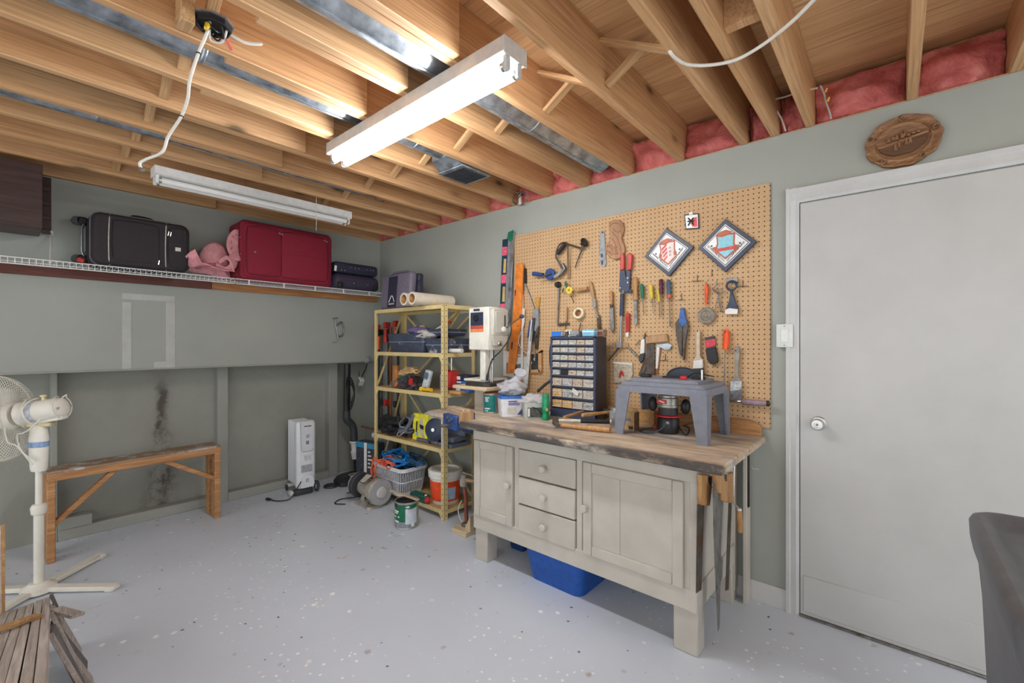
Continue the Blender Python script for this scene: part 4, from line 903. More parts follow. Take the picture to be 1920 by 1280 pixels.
# --- empty pegboard hooks
for (x, y, w) in ((1308, 527, 9), (1335, 517, 0), (1393, 537, 10), (1278, 562, 5), (1248, 675, 8)):
    t = WT('pegboard_hook', 'empty bent wire hook %s' % {1308: 'below the gap between the diamond tiles', 1335: 'that is short, left of the opener', 1393: 'right of the navy scraper with ring', 1278: 'above the blue-necked pliers', 1248: 'beside the try square'}[x], 'hook', x, y, group='empty hooks on the pegboard')
    t.rod('stem', [(x, y-12, .003), (x, y, .004), (x, y+1, .02)], .0018, m_rust, n=6)
    if w: t.rod('arm', [(x-w, y+1, .02), (x-w*.5, y, .008), (x+w*.5, y, .008), (x+w, y-1, .02)], .0018, m_rust, n=6)
# --- right-hand tools
t = WT('orange_wire_brush', 'slim orange-handled round pad scraper hanging near the tongs', 'scraper', 1326, 570)
t.rod('handle', [(1326, 532), (1327, 545), (1326, 562), (1326, 574)], [.006, .010, .007, .003], m_ored, .018, k=3, n=10); t.rod('eye', [(1324, 534, .018), (1326, 528, .014), (1328, 534, .018)], .002, m_steel)
part('round_pad', MB().lathe([(0, 0), (.043, 0), (.047, .006), (.045, .016), (.03, .02), (0, .021)], 30, t.Q(1326, 592, .004), (PI/2, 0, 0)), M('stone_pad', (142, 132, 118), .85, 0, .2, 40, .5), t.t)
for r in (.012, .026): part('pad_groove', MB().ring(t.Q(1326, 592, .0235), r, .0014, 24, 5, (PI/2, 0, 0)), m_rust, t.t)
t = WT('steel_tongs', 'thin bent steel calipers hanging between the round pad and navy scraper', 'calipers', 1346, 560)
t.rod('leg', [(1346, 526), (1344, 536), (1337, 542), (1342, 548), (1348, 546), (1349, 558), (1352, 575), (1354, 582)], .0032, m_steel, .016, k=4); t.rod('leg', [(1337, 540), (1345, 548), (1353, 542), (1356, 549), (1349, 556), (1345, 570), (1342, 592)], .0028, m_steel, .02, k=4); t.rod('hook_end', [(1354, 582), (1352, 585)], .004, m_rust, .016)
t = WT('ring_scraper', 'navy scraper with a round finger ring and white-painted edge', 'scraper', 1375, 555)
t.poly('blade', [(1371, 552), (1376, 550), (1379, 560), (1386, 580), (1385, 588), (1362, 588), (1362, 582), (1369, 565)], .01, .024, m_navy, .002); t.poly('paint_edge', [(1362, 581), (1370, 578), (1386, 580), (1385, 589), (1362, 589)], .0242, .026, m_whitep, .001)
part('ring', MB().ring(t.Q(1373.5, 536, .02), .024, .006, 24, 8, (PI/2, 0, 0)), m_navy, t.t); t.poly('top_pad', [(1363, 523), (1384, 521), (1385, 528), (1364, 530)], .012, .02, m_grey, .002); t.rod('neck', [(1373, 545), (1374, 556)], .007, m_navy, .018)
t = WT('blue_pliers', 'large rusty pliers with blue dipped neck hanging nose down', 'pliers', 1280, 620)
t.poly('neck', [(1279, 578), (1285, 577), (1287, 592), (1291, 604), (1283, 614), (1275, 604), (1277, 592)], .012, .028, M('blue_dip', (52, 98, 168), .4, 0, .2, 40), .003)
t.poly('jaw', [(1275, 597), (1282, 610), (1283, 625), (1281, 668), (1277, 664), (1270, 625), (1269, 606)], .010, .026, m_rust, .002); t.poly('jaw', [(1283, 612), (1291, 599), (1293, 612), (1288, 640), (1285, 676), (1282, 672), (1283, 640)], .010, .026, m_rust, .002); t.hook(1281, 578, .03)
t = WT('putty_knife', 'cream-handled paint brush hanging behind the router table', 'paint brush', 1311, 655)
t.poly('handle', [(1308, 622), (1311, 617), (1315, 620), (1315, 668), (1320, 674), (1302, 676), (1308, 666)], .012, .028, M('cream_handle', (206, 190, 164), .5, 0, .1), .003)
t.poly('ferrule', [(1303, 674), (1320, 673), (1320, 690), (1302, 691)], .012, .026, m_whitep, .001); t.poly('bristle', [(1302, 690), (1321, 689), (1322, 708), (1300, 710)], .012, .026, m_dark, .001)
t.rod('hole', [(1311, 619, .027), (1311, 622, .0285)], .003, m_black)
t = WT('packaged_gauge', 'black gauge with red label in its package on the pegboard', 'gauge', 1336, 656)
t.poly('card', [(1322, 633), (1341, 629), (1343, 652), (1325, 655)], .006, .012, m_dark); t.poly('red_label', [(1323, 638), (1342, 635), (1343, 648), (1325, 652)], .0121, .0128, M('label_red', (206, 60, 72), .4, 0, .2, 90))
t.poly('body', [(1325, 655), (1344, 652), (1349, 676), (1342, 682), (1334, 682), (1328, 674)], .008, .024, m_black, .002); t.rod('ring', [(1337, 683, .012), (1341, 687, .012), (1344, 682, .012)], .002, m_steel)
t = WT('orange_screwdriver', 'long screwdriver with bright orange handle on the right of the pegboard', 'screwdriver', 1363, 690)
t.rod('handle', [(1364, 618), (1364, 624), (1363, 645), (1362, 655)], [.012, .0165, .0155, .013], m_ored, .024, n=8); t.rod('shank', [(1362, 655), (1360, 736)], .0032, m_steel, .022); t.poly('hole', [(1362, 620), (1365, 620), (1365, 626), (1362, 626)], .0385, .0395, M('dark_red', (140, 26, 28), .4))
t = WT('wide_paint_brush', 'paint-stained wide brush hanging at the right end of the pegboard', 'paint brush', 1382, 700)
t.poly('handle', [(1380, 652), (1384, 649), (1389, 653), (1386, 690), (1387, 706), (1393, 716), (1373, 715), (1380, 704), (1380, 688)], .012, .028, m_greyw, .003, smooth=3)
t.poly('ferrule', [(1372, 714), (1393, 714), (1391, 730), (1372, 732)], .010, .03, M('paint_caked_ferrule', (196, 202, 204), .6, 0, .2, 60, dirt=((120, 160, 176), .1)), .002); t.poly('bristle', [(1372, 731), (1391, 729), (1393, 750), (1387, 754), (1371, 752)], .012, .028, M('grey_bristle', (122, 122, 128), .8, 0, .3, 70), .002); t.rod('hole', [(1382, 657, .027), (1382, 657, .0286)], .004, m_black)
t = WT('rolling_bar', 'steel rod with mauve rubber grip hung level at the pegboard bottom', 'bar', 1415, 752)
t.rod('rod', [(1350, 748), (1398, 752)], .006, m_chrome, .03); t.rod('grip', [(1393, 750), (1397, 752), (1420, 754), (1440, 755)], [.010, .0155, .0155, .014], M('mauve_grip', (150, 128, 138), .5), .03, n=14); t.rod('cap', [(1440, 755), (1445, 755)], .015, m_black, .03, n=14)
# --- try square, knives and bag behind the router table
t = WT('try_square', 'old try square with wooden stock and grey blade hung above the table', 'try square', 1232, 660)
t.poly('stock', [(1213, 631), (1253, 626), (1255, 640), (1214, 644)], .004, .024, m_tanw, .002); t.poly('blade', [(1214, 645), (1228, 643), (1230, 704), (1214, 704)], .012, .016, m_rust, .001)
t.poly('bevel_blade', [(1230, 646), (1254, 643), (1262, 646), (1258, 655), (1250, 656)], .014, .017, m_galv, .001)
t = WT('pale_knife', 'putty knife with long pale blade hanging behind the try square', 'putty knife', 1236, 665); t.poly('blade', [(1232, 648), (1238, 648), (1234, 690), (1230, 692)], .004, .008, m_whitep); t.poly('handle', [(1237, 650), (1241, 652), (1234, 702), (1230, 702)], .002, .006, m_brown)
t = WT('utility_blade', 'white and black folding knife hooked left of the try square', 'knife', 1206, 650)
t.poly('tip', [(1211, 622), (1213, 640), (1206, 640)], .006, .012, m_dark); t.poly('body', [(1204, 637), (1211, 635), (1210, 662), (1202, 664)], .006, .018, m_whitep, .002); t.poly('grip', [(1202, 663), (1211, 661), (1208, 676), (1203, 681), (1200, 674)], .005, .02, m_dark, .003); t.rod('hook_arm', [(1205, 637, .014), (1198, 642, .014), (1194, 648, .014)], .0022, m_rust)
t = WT('old_file', 'flat brown file leaning diagonally against the pegboard', 'file', 1205, 690); t.poly('blade', [(1213, 664), (1218, 662), (1217, 676), (1208, 704), (1198, 704)], .006, .012, m_rust)
t = WT('parts_bag', 'clear zip bag of small red parts hanging behind the router table', 'bag', 1170, 690)
t.poly('bag', [(1152, 676), (1187, 679), (1188, 700), (1184, 716), (1152, 718)], .004, .012, M('clear_bag', (196, 182, 160), .2, 0, .2, 60, .4), .003); t.rod('red_part', [(1164, 707), (1167, 696), (1171, 704)], .006, m_red, .014, k=3); t.poly('seal', [(1151, 678), (1187, 681), (1187, 684), (1151, 681)], .0121, .014, m_whitep)
# --- C-clamp on the back wall, wooden platter above the door
t = WT('c_clamp', 'small steel C-clamp hanging alone on the back wall', 'clamp', 632, 620, .002, back=True)
t.rod('frame', [(629, 610, .03), (637, 604, .03), (641, 612, .03), (641, 624, .03), (637, 630, .03), (631, 630, .03)], .007, m_steel, k=4); t.rod('screw', [(625, 601, .03), (627, 612, .03), (631, 634, .03)], .005, m_galv); t.rod('tommy_bar', [(621, 597, .03), (631, 596, .03)], .0035, m_steel); t.rod('hook', [(623, 642, .005), (629, 641, .03), (632, 634, .03)], .003, m_steel)
m_plat = WOOD('carved_platter', (166, 122, 82), (118, 80, 50), 0, 2.2, .5, False)
m_platd = WOOD('carved_platter_dark', (120, 84, 54), (84, 56, 36), 0, 2.5, .6, False)
t = WT('carved_platter', 'oval carved wooden platter with a village scene resting on the door casing', 'wall plate', 1692, 266, .004)
a_ = t.q(1763, 240)[0]; b_ = -a_; rx, rz_ = .128, .112
cen = t.q(1692, 266)
k = MB(); NA = 72; rings = [(1, .0), (1.0, .012), (.985, .02), (.94, .0205), (.88, .017), (.80, .014), (.745, .0165), (.72, .0175), (.70, .012), (.66, .010)]
vs = []
for f, d in rings:
    for i in range(NA):
        a = 2*PI*i/NA; w_ = 1+.018*math.sin(9*a+.6)*(f > .85)+.010*math.sin(17*a)*(f > .9); dd = d+(.003*math.sin(18*a+f*40) if .78 < f < .97 else 0)
        vs.append((rx*f*w_*math.cos(a), -dd, rz_*f*w_*math.sin(a)))
fs = [(i*NA+j, i*NA+(j+1) % NA, (i+1)*NA+(j+1) % NA, (i+1)*NA+j) for i in range(len(rings)-1) for j in range(NA)]+[tuple(range(NA)), tuple(range((len(rings)-1)*NA, len(rings)*NA))]
part('dish', k.add(vs, fs), m_plat, t.t)
for i in range(5):
    a = -.2+i*2*PI/5+.5
    for s in (-1, 1):
        k = MB(); pts = [(rx*.86*math.cos(a)+.012*math.cos(a*1.0+s*u*1.3)*(1-u*.12)*s, -.021, rz_*.86*math.sin(a)+.012*math.sin(a+s*u*1.3+.6)*(1-u*.12)) for u in [j*.45 for j in range(9)]]
        part('scroll_carving', k.tube(sp(pts, 2), .0034, 6), m_plat if s > 0 else m_platd, t.t)
part('foreground', MB().prism([(-.082, -.018), (-.05, -.006), (.0, -.002), (.05, .006), (.085, .014), (.07, -.03), (.03, -.058), (-.03, -.06), (-.068, -.04)], -.010, -.019, 'y', .003), m_platd, t.t)
part('river_bank', MB().prism([(-.084, -.006), (.0, .006), (.08, .022), (.085, .012), (.0, -.006), (-.083, -.018)], -.010, -.021, 'y', .001), m_plat, t.t)
for i, (x, z, w_, h) in enumerate(((-.045, .004, .012, .016), (-.03, .008, .014, .018), (-.018, .008, .01, .026), (.0, .01, .012, .022), (.02, .014, .012, .012), (.036, .018, .014, .010), (.052, .02, .012, .010))): part('carved_house', MB().prism([(x-w_/2, z), (x+w_/2, z), (x+w_/2, z+h*.7), (x, z+h), (x-w_/2, z+h*.7)], -.010, -.022, 'y', .0008), m_plat, t.t)
for x, z, h in ((-.004, .014, .034), (.008, .016, .03)): part('spire', MB().prism([(x-.003, z), (x+.003, z), (x, z+h)], -.010, -.021, 'y'), m_plat, t.t)
for x, z in ((-.026, -.02), (-.014, -.012), (.010, -.004), (.022, .0)):
    k = MB(); k.tube([(x, -.021, z-.02), (x+.002, -.021, z)], .0034, 6); k.tube([(x+.008, -.021, z-.02), (x+.004, -.021, z)], .0034, 6); k.ball((x+.003, -.021, z+.005), (.0055, .004, .008), 8, 6); part('carved_figure', k, m_plat, t.t)
for i in range(5): part('grain_line', MB().tube([(-.07+.01*i, -.0105, .028+.008*i), (.06-.008*i, -.0105, .034+.007*i)], .0009, 4), m_platd, t.t)
# ================================================================ wire shelf, cabinet and luggage on the back wall
WZ, WY = 1.83, 3.77
m_wire = M('white_coated_wire', (236, 236, 234), .35, 0, .03)
xe_ = onY(721, 548, WY).x; xm = onY(440, 525, WY).x
def wshelf(label, x0, x1, dens):
    s = thing('wire_shelf', label, 'wire shelf', (x0, WY, WZ)); ln = x1-x0
    for nm, y, z, r in (('front_rail', 0, 0, .0034), ('lower_rail', .0, -.036, .0034), ('middle_rail', .14, -.006, .003), ('back_rail', .29, -.006, .003)): part(nm, MB().cyl((0, y, z), (ln, y, z), r, n=8), m_wire, s)
    wm = MB().tube([(0, 0, -.036 if dens else 0), (0, 0, .0), (0, .29, 0)], .0017, 5).mesh('cross_wire', m_wire)
    n = int(ln/.0275)
    for i in range(n+1): link('cross_wire', wm, s, (i*ln/n, 0, .0015))
    if not dens:
        lm = MB().bb(-.005, .005, -.003, .003, -.036, 0, .001).mesh('lip_post', m_wire)
        for i in range(5): link('lip_post', lm, s, (ln*(i+.35)/5, 0, 0))
        link('lip_post', lm, s, (ln-.003, 0, 0))
    return s
ws = wshelf('white wire shelf under the black suitcase and pink hat', -.75, xm, True)
w2 = wshelf('white wire shelf under the burgundy suitcase, in the corner', xm+.008, xe_, False)
for a, b in ((onY(96, 437, L-.006), onY(94, 492, WY)),):
    br = thing('shelf_support', 'white diagonal support rod from the wall to the wire shelf', 'bracket', b); part('rod', MB().tube([(0, 0, 0), a-b], .005, 8), m_wire, br); part('wall_clip', MB().box(a-b, (.018, .012, .03), b=.002), m_wire, br)
cl = thing('shelf_cleat', 'dark red-brown board on the wall below the wire shelf', 'board', (-1.0, L, 1.765)); xc = onY(395, 540).x
part('board', MB().bb(0, xc+1.0, -.022, -.001, 0, .058, .002), WOOD('mahogany_board', (116, 56, 40), (84, 38, 28), 0, 1.5, .5, False), cl)
cl = thing('shelf_cleat', 'light pine board on the wall below the burgundy suitcase', 'board', (xc+.003, L, 1.765))
part('board', MB().bb(0, W-.05-xc, -.022, -.001, 0, .055, .002), WOOD('pine_board', (196, 138, 86), (160, 104, 58), 0, 1.2, .55), cl)
m_dkw = WOOD('dark_laminate', (78, 52, 46), (52, 34, 32), 0, 1.6, .45, False)
cb_ = onY(80, 430, 3.72); cb = thing('wall_cabinet', 'dark brown wood-grain box fixed under the joists at upper left', 'cabinet', (cb_.x, 3.72, cb_.z))
part('front', MB().bb(-.9, 0, 0, .018, 0, HT-cb_.z-.03, .002), m_dkw, cb); part('box', MB().bb(-.9, -.002, .018, .30, .004, HT-cb_.z-.03, .002), m_dkw, cb)
bk0, bk1 = onY(78, 338, L-.02), onY(96, 431, L-.02)
part('back_frame', MB().bb(bk0.x-cb_.x-.05, bk1.x-cb_.x, L-3.72-.022, L-3.72-.001, bk1.z-cb_.z, HT-cb_.z-.01, .002), WOOD('dark_red_frame', (70, 34, 30), (46, 24, 22), 2, 1.6, .5, False), cb)
for i in range(4): part('rung', MB().bb(bk0.x-cb_.x-.0, bk1.x-cb_.x-.004, L-3.72-.034, L-3.72-.022, .03+i*.09, .055+i*.09, .002), m_dkw, cb)
# black suitcase
def shift(o, dy, dz):
    for v in o.data.vertices: v.co.y += dy; v.co.z += dz
m_blk = M('black_fabric', (52, 46, 50), .85, 0, .12, 140, .3); m_piping = M('silver_piping', (188, 184, 178), .5)
sx0, sx1 = onY(168, 450, 3.80).x, onY(357, 470, 3.80).x; w_, h_ = sx1-sx0, .345
sc1 = thing('suitcase', 'black fabric suitcase lying on its side with silver piping', 'suitcase', ((sx0+sx1)/2, 3.80, WZ+.004))
part('shell', rbody(w_, .23, h_, .055, .03), m_blk, sc1)
fp = part('front_pocket', rbody(w_*.95, .05, h_*.93, .05, .02), m_blk, sc1); shift(fp, -.018, h_*.035)
for x in (-.32, .235): part('piping', MB().tube(sp([(x*w_, .006, h_*.035), (x*w_-.006, -.018, h_*.12), (x*w_-.008, -.0185, h_*.5), (x*w_-.004, -.018, h_*.88), (x*w_+.002, .006, h_*.968)], 4), .0035, 6), m_piping, fp)
def zp(x0, x1, z0, z1, r=.03): return sp([(x0, 0, z0+r), (x0, 0, z1-r), (x0+r, 0, z1), (x1-r, 0, z1), (x1, 0, z1-r), (x1, 0, z0+r), (x1-r, 0, z0), (x0+r, 0, z0)], 3, True)
m_zip = M('zip_tape', (30, 26, 30), .6)
part('zip', MB().tube([Vector((p.x, -.0178, p.z)) for p in zp(-.30*w_, .15*w_, .13*h_, .87*h_)], .003, 5, True), m_zip, fp); part('zip', MB().tube([Vector((p.x, -.0178, p.z)) for p in zp(.25*w_, .46*w_, .1*h_, .88*h_)], .003, 5, True), m_zip, fp)
part('edge_piping', MB().tube([(p[0], .014, p[1]) for p in rrect(-w_/2+.003, w_/2-.003, .003, h_-.003, .052, 6)], .0032, 6, True), M('grey_edge_piping', (112, 108, 110), .6), sc1)
for x, z in ((.25*w_, .76*h_), (.275*w_, .755*h_), (.15*w_, .16*h_)): part('zip_pull', MB().box((x, -.022, z), (.007, .004, .032), (0, .15, 0), b=.0015), m_chrome, fp)
part('logo_plate', MB().box((.355*w_, -.0185, .47*h_), (.032, .003, .026), b=.001), M('logo_plate_white', (214, 212, 208), .4, 0, .2, 120), fp)
part('carry_handle', MB().tube(sp([(-.1*w_, .1, h_-.004), (-.07*w_, .1, h_+.022), (.1*w_, .1, h_+.02), (.16*w_, .1, h_-.002)], 5), .008, 8), m_black, sc1); part('handle_mount', MB().box((.19*w_, .09, h_), (.08, .06, .022), b=.008, seg=2), m_black, sc1)
for z in (.05, h_-.05):
    part('wheel_bracket', MB().box((-w_/2-.018, .17, z), (.05, .06, .05), b=.01), m_black, sc1); part('wheel', MB().cyl((-w_/2-.045, .15, z), (-w_/2-.045, .185, z), .026, n=16), m_dark, sc1)
part('corner_rail', MB().tube([(-w_/2-.01, .15, .06), (-w_/2-.022, .15, .1), (-w_/2-.022, .15, h_-.1), (-w_/2-.01, .15, h_-.06)], .007, 8), m_galv, sc1)
tg = part('red_tag', MB().box((-w_/2-.035, .06, .03), (.035, .012, .03), (0, .3, .3), b=.005), m_red, sc1); part('tag_loop', MB().tube([(-w_/2-.03, .06, .045), (-w_/2-.012, .09, .09)], .0018, 5), m_chrome, tg)
# burgundy suitcase
m_bur = M('burgundy_fabric', (140, 26, 50), .8, 0, .1, 150, .3); m_burd = M('burgundy_zip', (88, 14, 30), .6)
sx0, sx1 = onY(449, 470, 3.79).x, onY(622, 480, 3.79).x; w_, h_ = sx1-sx0, .462
sc2 = thing('suitcase', 'large burgundy fabric suitcase beside the pink hat', 'suitcase', ((sx0+sx1)/2, 3.79, WZ+.004))
part('shell', rbody(w_, .25, h_, .045, .02), m_bur, sc2)
fp = part('front_panel', rbody(w_*.93, .05, h_*.93, .04, .016), m_bur, sc2); shift(fp, -.013, h_*.035)
p1_ = part('side_pocket', MB().box((-.26*w_, -.008, .5*h_), (.34*w_, .024, .80*h_), b=.011, seg=2), m_bur, fp); p2_ = part('main_pocket', MB().box((.17*w_, -.010, .5*h_), (.52*w_, .024, .80*h_), b=.011, seg=2), m_bur, fp)
part('zip', MB().tube([Vector((p.x, -.0135, p.z)) for p in zp(-.44*w_, -.09*w_, .09*h_, .91*h_, .05)], .003, 5, True), m_burd, p1_); part('zip', MB().tube([Vector((p.x, -.0135, p.z)) for p in zp(-.095*w_, .435*w_, .09*h_, .91*h_, .05)], .003, 5, True), m_burd, p2_)
part('edge_piping', MB().tube([(p[0], .010, p[1]) for p in rrect(-w_/2+.002, w_/2-.002, .002, h_-.002, .043, 6)], .004, 6, True), m_burd, sc2)
part('pocket_seam', MB().bb(-.08*w_, .42*w_, -.0235, -.0215, .52*h_, .525*h_), m_burd, p2_)
for x, z in ((-.11*w_, .86*h_), (-.085*w_, .85*h_), (.40*w_, .88*h_), (.425*w_, .86*h_), (-.36*w_, .47*h_)): part('zip_pull', MB().box((x, -.024, z), (.018, .004, .012), (0, .5, 0), b=.0015), m_chrome, fp)
part('strap', MB().tube(sp([(w_/2-.005, .12, h_*.93), (w_/2+.02, .12, h_*.90), (w_/2+.045, .12, h_*.84), (w_/2+.03, .12, h_*.80), (w_/2+.012, .12, h_*.83)], 5), .006, 6), M('navy_strap', (34, 46, 66), .7), sc2)
part('side_handle', MB().tube(sp([(-w_/2+.004, .1, h_*.36), (-w_/2-.02, .1, h_*.33), (-w_/2-.02, .1, h_*.2), (-w_/2+.004, .1, h_*.17)], 4), .009, 8), m_black, sc2)
# navy bags
m_nav = M('navy_fabric', (44, 46, 66), .75, 0, .12, 120, .3); m_nav2 = M('purple_navy_fabric', (60, 54, 76), .7, 0, .12, 90, .3)
b0, b1 = onY(629, 530, 3.78).x, onY(716, 540, 3.78).x; w_ = b1-b0
bg = thing('travel_bag', 'dark purple-navy rolled bag at the right end of the wire shelf', 'bag', ((b0+b1)/2, 3.80, WZ+.004))
part('body', MB().box((0, .09, .075), (w_, .18, .15), b=.06, seg=5), m_nav2, bg)
for x in (-.38, .38): part('end_patch', MB().box((x*w_, .0, .04), (.05, .03, .05), b=.012, seg=2), m_black, bg)
for x in (-.1, .2): part('rivet', MB().ball((x*w_, -.001, .065), .006, 8, 6), m_chrome, bg)
b2_ = thing('travel_bag', 'flat navy case with silver studs lying on the purple-navy bag', 'bag', ((b0+b1)/2-.01, 3.80, WZ+.156))
part('body', MB().box((-.0, .1, .049), (w_*.93, .2, .098), b=.025, seg=3), m_nav, b2_)
part('flap', MB().box((.03, .0, .05), (w_*.6, .012, .05), b=.005), m_nav, b2_)
for x in (-.34, -.27): part('stud', MB().ball((x*w_, -.001, .02), .006, 8, 6), m_chrome, b2_)
for x in (-.16, -.06, .02, .2, .28, .34): part('stud', MB().ball((x*w_, -.008, .052), .0055, 8, 6), m_chrome, b2_)
part('name_tag', MB().box((-.46*w_, -.004, .03), (.022, .006, .05), (0, .1, 0), b=.002), m_whitep, b2_)
# pink sun hat
m_hat = M('pink_cotton', (226, 158, 164), .9, 0, .12, 30, .5); m_hatd = M('pink_cotton_stitch', (178, 104, 116), .9, 0, .2, 90)
hp = onY(405, 505, 3.80); ha = thing('sun_hat', 'crumpled pink cotton sun hat between the two suitcases', 'hat', (hp.x, 3.86, WZ+.004))
k = MB(); vs = []; NA, NR = 40, 9
for j in range(NR):
    f = j/(NR-1)
    for i in range(NA):
        a = 2*PI*i/NA; wv = .022*f*math.sin(3*a+.5)+.014*f*math.sin(5*a)
        r = .075+.10*f; z = .03-.02*f+wv+.012
        x, y = r*math.cos(a)*1.05, r*math.sin(a)*.62
        if a > 5.2 or a < .9: z += f*f*.16*max(0, math.cos((a if a < 2 else a-2*PI)-.15)); x -= f*f*.05
        if 2.6 < a < 4.2: z += f*f*.06
        vs.append((x, y-.01, max(.004, z)))
part('brim', k.add(vs, [(j*NA+i, j*NA+(i+1) % NA, (j+1)*NA+(i+1) % NA, (j+1)*NA+i) for j in range(NR-1) for i in range(NA)]), m_hat, ha).modifiers.new('t', 'SOLIDIFY').thickness = .004
k = MB(); vs = []
for j in range(9):
    f = j/8
    for i in range(NA): a = 2*PI*i/NA; r = .082*math.cos(f*PI/2*.96)**.55; vs.append((r*math.cos(a)+.01*f, r*math.sin(a)*.72, .035+.115*f+.008*math.sin(4*a+3*f)*math.sin(f*PI)))
part('crown', k.add(vs, [(j*NA+i, j*NA+(i+1) % NA, (j+1)*NA+(i+1) % NA, (j+1)*NA+i) for j in range(8) for i in range(NA)]+[tuple(range(8*NA, 9*NA))]), m_hat, ha, sharp=80)
part('hat_band', MB().tube([(.084*math.cos(2*PI*i/28), .062*math.sin(2*PI*i/28), .05+.01*math.cos(2*PI*i/28)) for i in range(28)], .009, 8, True), m_hatd, ha)
part('bow', MB().tube(sp([(.0, -.07, .05), (.04, -.09, .035), (.075, -.085, .06), (.05, -.075, .085), (.01, -.07, .06)], 5), .010, 8), m_hat, ha)
k = MB(); vs = []
for j in range(7):
    for i in range(24): a = 2*PI*i/24; f = j/6; vs.append((.05*f*math.cos(a), .012*math.cos(2*a)*f, .072*f*math.sin(a)))
part('folded_brim', k.add(vs, [(j*24+i, j*24+(i+1) % 24, (j+1)*24+(i+1) % 24, (j+1)*24+i) for j in range(6) for i in range(24)]), m_hat, ha, loc=(.105, -.05, .145), rot=(-.2, .15, .25), sharp=80).modifiers.new('t', 'SOLIDIFY').thickness = .006
for i in range(9): a = .4+i*.62; part('eyelet', MB().box((.105+.03*math.cos(a), -.062, .145+.045*math.sin(a)), (.004, .003, .012), (0, a, 0)), m_hatd, ha)
ha.scale = (1.3, 1.05, 1.75)
# ================================================================ things on the workbench
RZ = -PI/2
def can(name, label, cat, loc, r, h, body, lidm, lab=None, n=28):
    c = thing(name, label, cat, loc, RZ)
    part('body', MB().lathe([(r*.97, 0), (r, .003), (r, .006), (r*.985, .008), (r*.985, h-.008), (r, h-.006), (r, h-.001), (r*.9, h), (r*.9, h-.006), (0, h-.006)], n), body, c)
    if lidm: part('lid', MB().lathe([(r*.88, h-.006), (r*.88, h+.002), (r*.8, h+.003), (r*.78, h-.002), (0, h-.002)], n), lidm, c)
    return c
def wrap(c, r, z0, z1, a0, a1, mt, nm='label', n=14):
    vs = []
    for i in range(n+1):
        a = a0+(a1-a0)*i/n
        for q, z in ((r, z0), (r, z1), (r-.002, z1), (r-.002, z0)): vs.append((q*math.cos(a), q*math.sin(a), z))
    fs = [(4*i+j, 4*i+(j+1) % 4, 4*i+4+(j+1) % 4, 4*i+4+j) for i in range(n) for j in range(4)]+[(0, 1, 2, 3), (4*n+3, 4*n+2, 4*n+1, 4*n)]
    return part(nm, MB().add(vs, fs), mt, c)
m_tin = M('tin', (186, 184, 178), .35, .6, .12, 30)
cp = onZ(921, 773, BT)
c = can('paint_can', 'small teal paint can standing on the bench below the saw', 'paint can', cp, .057, .135, m_tin, M('orange_lid', (196, 108, 66), .4, .3, .2, 40, dirt=((60, 40, 32), .1)))
CA = math.atan2(-FV.y, -FV.x)+PI/2   # angle towards the camera in the local frame
wrap(c, .0578, .012, .122, CA-.95, CA+.55, M('teal_label', (14, 120, 116), .4)); 
for i, (z, a0, a1, mt) in enumerate(((.108, -.75, -.15, m_whitep), (.096, -.7, -.3, m_whitep), (.085, -.7, -.25, m_whitep), (.035, -.8, -.1, m_whitep), (.02, -.8, -.3, M('pale_cyan', (150, 214, 210), .4)))):
    for s_ in range(4 if i < 3 else 1):
        u0 = a0+(a1-a0)*s_/(4 if i < 3 else 1); u1 = u0+(a1-a0)/(4 if i < 3 else 1)*(.7 if i < 3 else 1); wrap(c, .0583, z-.005, z+.004, CA+u0, CA+u1, mt, 'print', 4)
def rtub(name, label, cat, loc, w_, d_, h_, mt, lid, rz=RZ, taper=.92, r=.02):
    c = thing(name, label, cat, loc, rz)
    q = lambda f, i=0: rrect(-w_/2*f+i, w_/2*f-i, -d_/2*f+i, d_/2*f-i, r)
    part('body', loft([(q(taper), 0), (q(1), h_), (q(1, .004), h_), (q(taper, .004), .004)]), mt, c)
    if lid: part('lid', loft([(q(1.03), h_-.012), (q(1.04), h_-.002), (q(1.02), h_+.004), (q(.95), h_+.004)]), lid, c)
    return c
cp = onZ(957, 778, BT)
c = rtub('plastic_tub', 'white plastic tub with blue lid beside the teal paint can', 'tub', cp, .155, .13, .128, M('milky_white_tub', (226, 226, 232), .4, 0, .05), M('blue_lid', (44, 108, 190), .35), math.atan2(-FV.x, FV.y)+.25)
m_nprint = M('navy_print', (70, 78, 130), .5)
part('print', MB().bb(-.03, .045, -.0668, -.0655, .075, .09), M('mauve_print', (130, 120, 170), .5, 0, .3, 120), c); part('print', MB().bb(-.03, .03, -.066, -.0645, .095, .102), m_nprint, c); part('blue_corner', MB().prism([(.03, .012), (.062, .012), (.062, .05)], -.0632, -.062, 'y'), m_nprint, c)
part('label_panel', MB().bb(-.035, .02, -.0650, -.0635, .025, .06), M('label_tan', (206, 204, 188), .5), c)
tl_ = c.location
bgp = thing('plastic_bag', 'crumpled clear plastic bag lying on the blue tub lid', 'bag', (tl_.x+.015, tl_.y-.005, BT+.134), 0)
def crumple(rx, ry, rz_, seed, amp=.25, n=26, m=14):
    k = MB(); vs = []
    for j in range(m+1):
        ph = PI*j/m
        for i in range(n):
            a = 2*PI*i/n; d = Vector((math.sin(ph)*math.cos(a), math.sin(ph)*math.sin(a), -math.cos(ph))); f = 1+amp*noise.noise(d*2.2+Vector((seed, 0, 0)))+amp*.5*noise.noise(d*5+Vector((0, seed, 0)))
            vs.append((rx*d.x*f, ry*d.y*f, max(0, rz_*(d.z*f+.9))))
    return k.add(vs, [(j*n+i, j*n+(i+1) % n, (j+1)*n+(i+1) % n, (j+1)*n+i) for j in range(m) for i in range(n)])
def clearm(name, c, a=.45):
    t = NT(name); t.out(c, .25, 0, t.noise(t.co, 28, 4, .6, 1.5), .5, .004, Alpha=a); return t.m
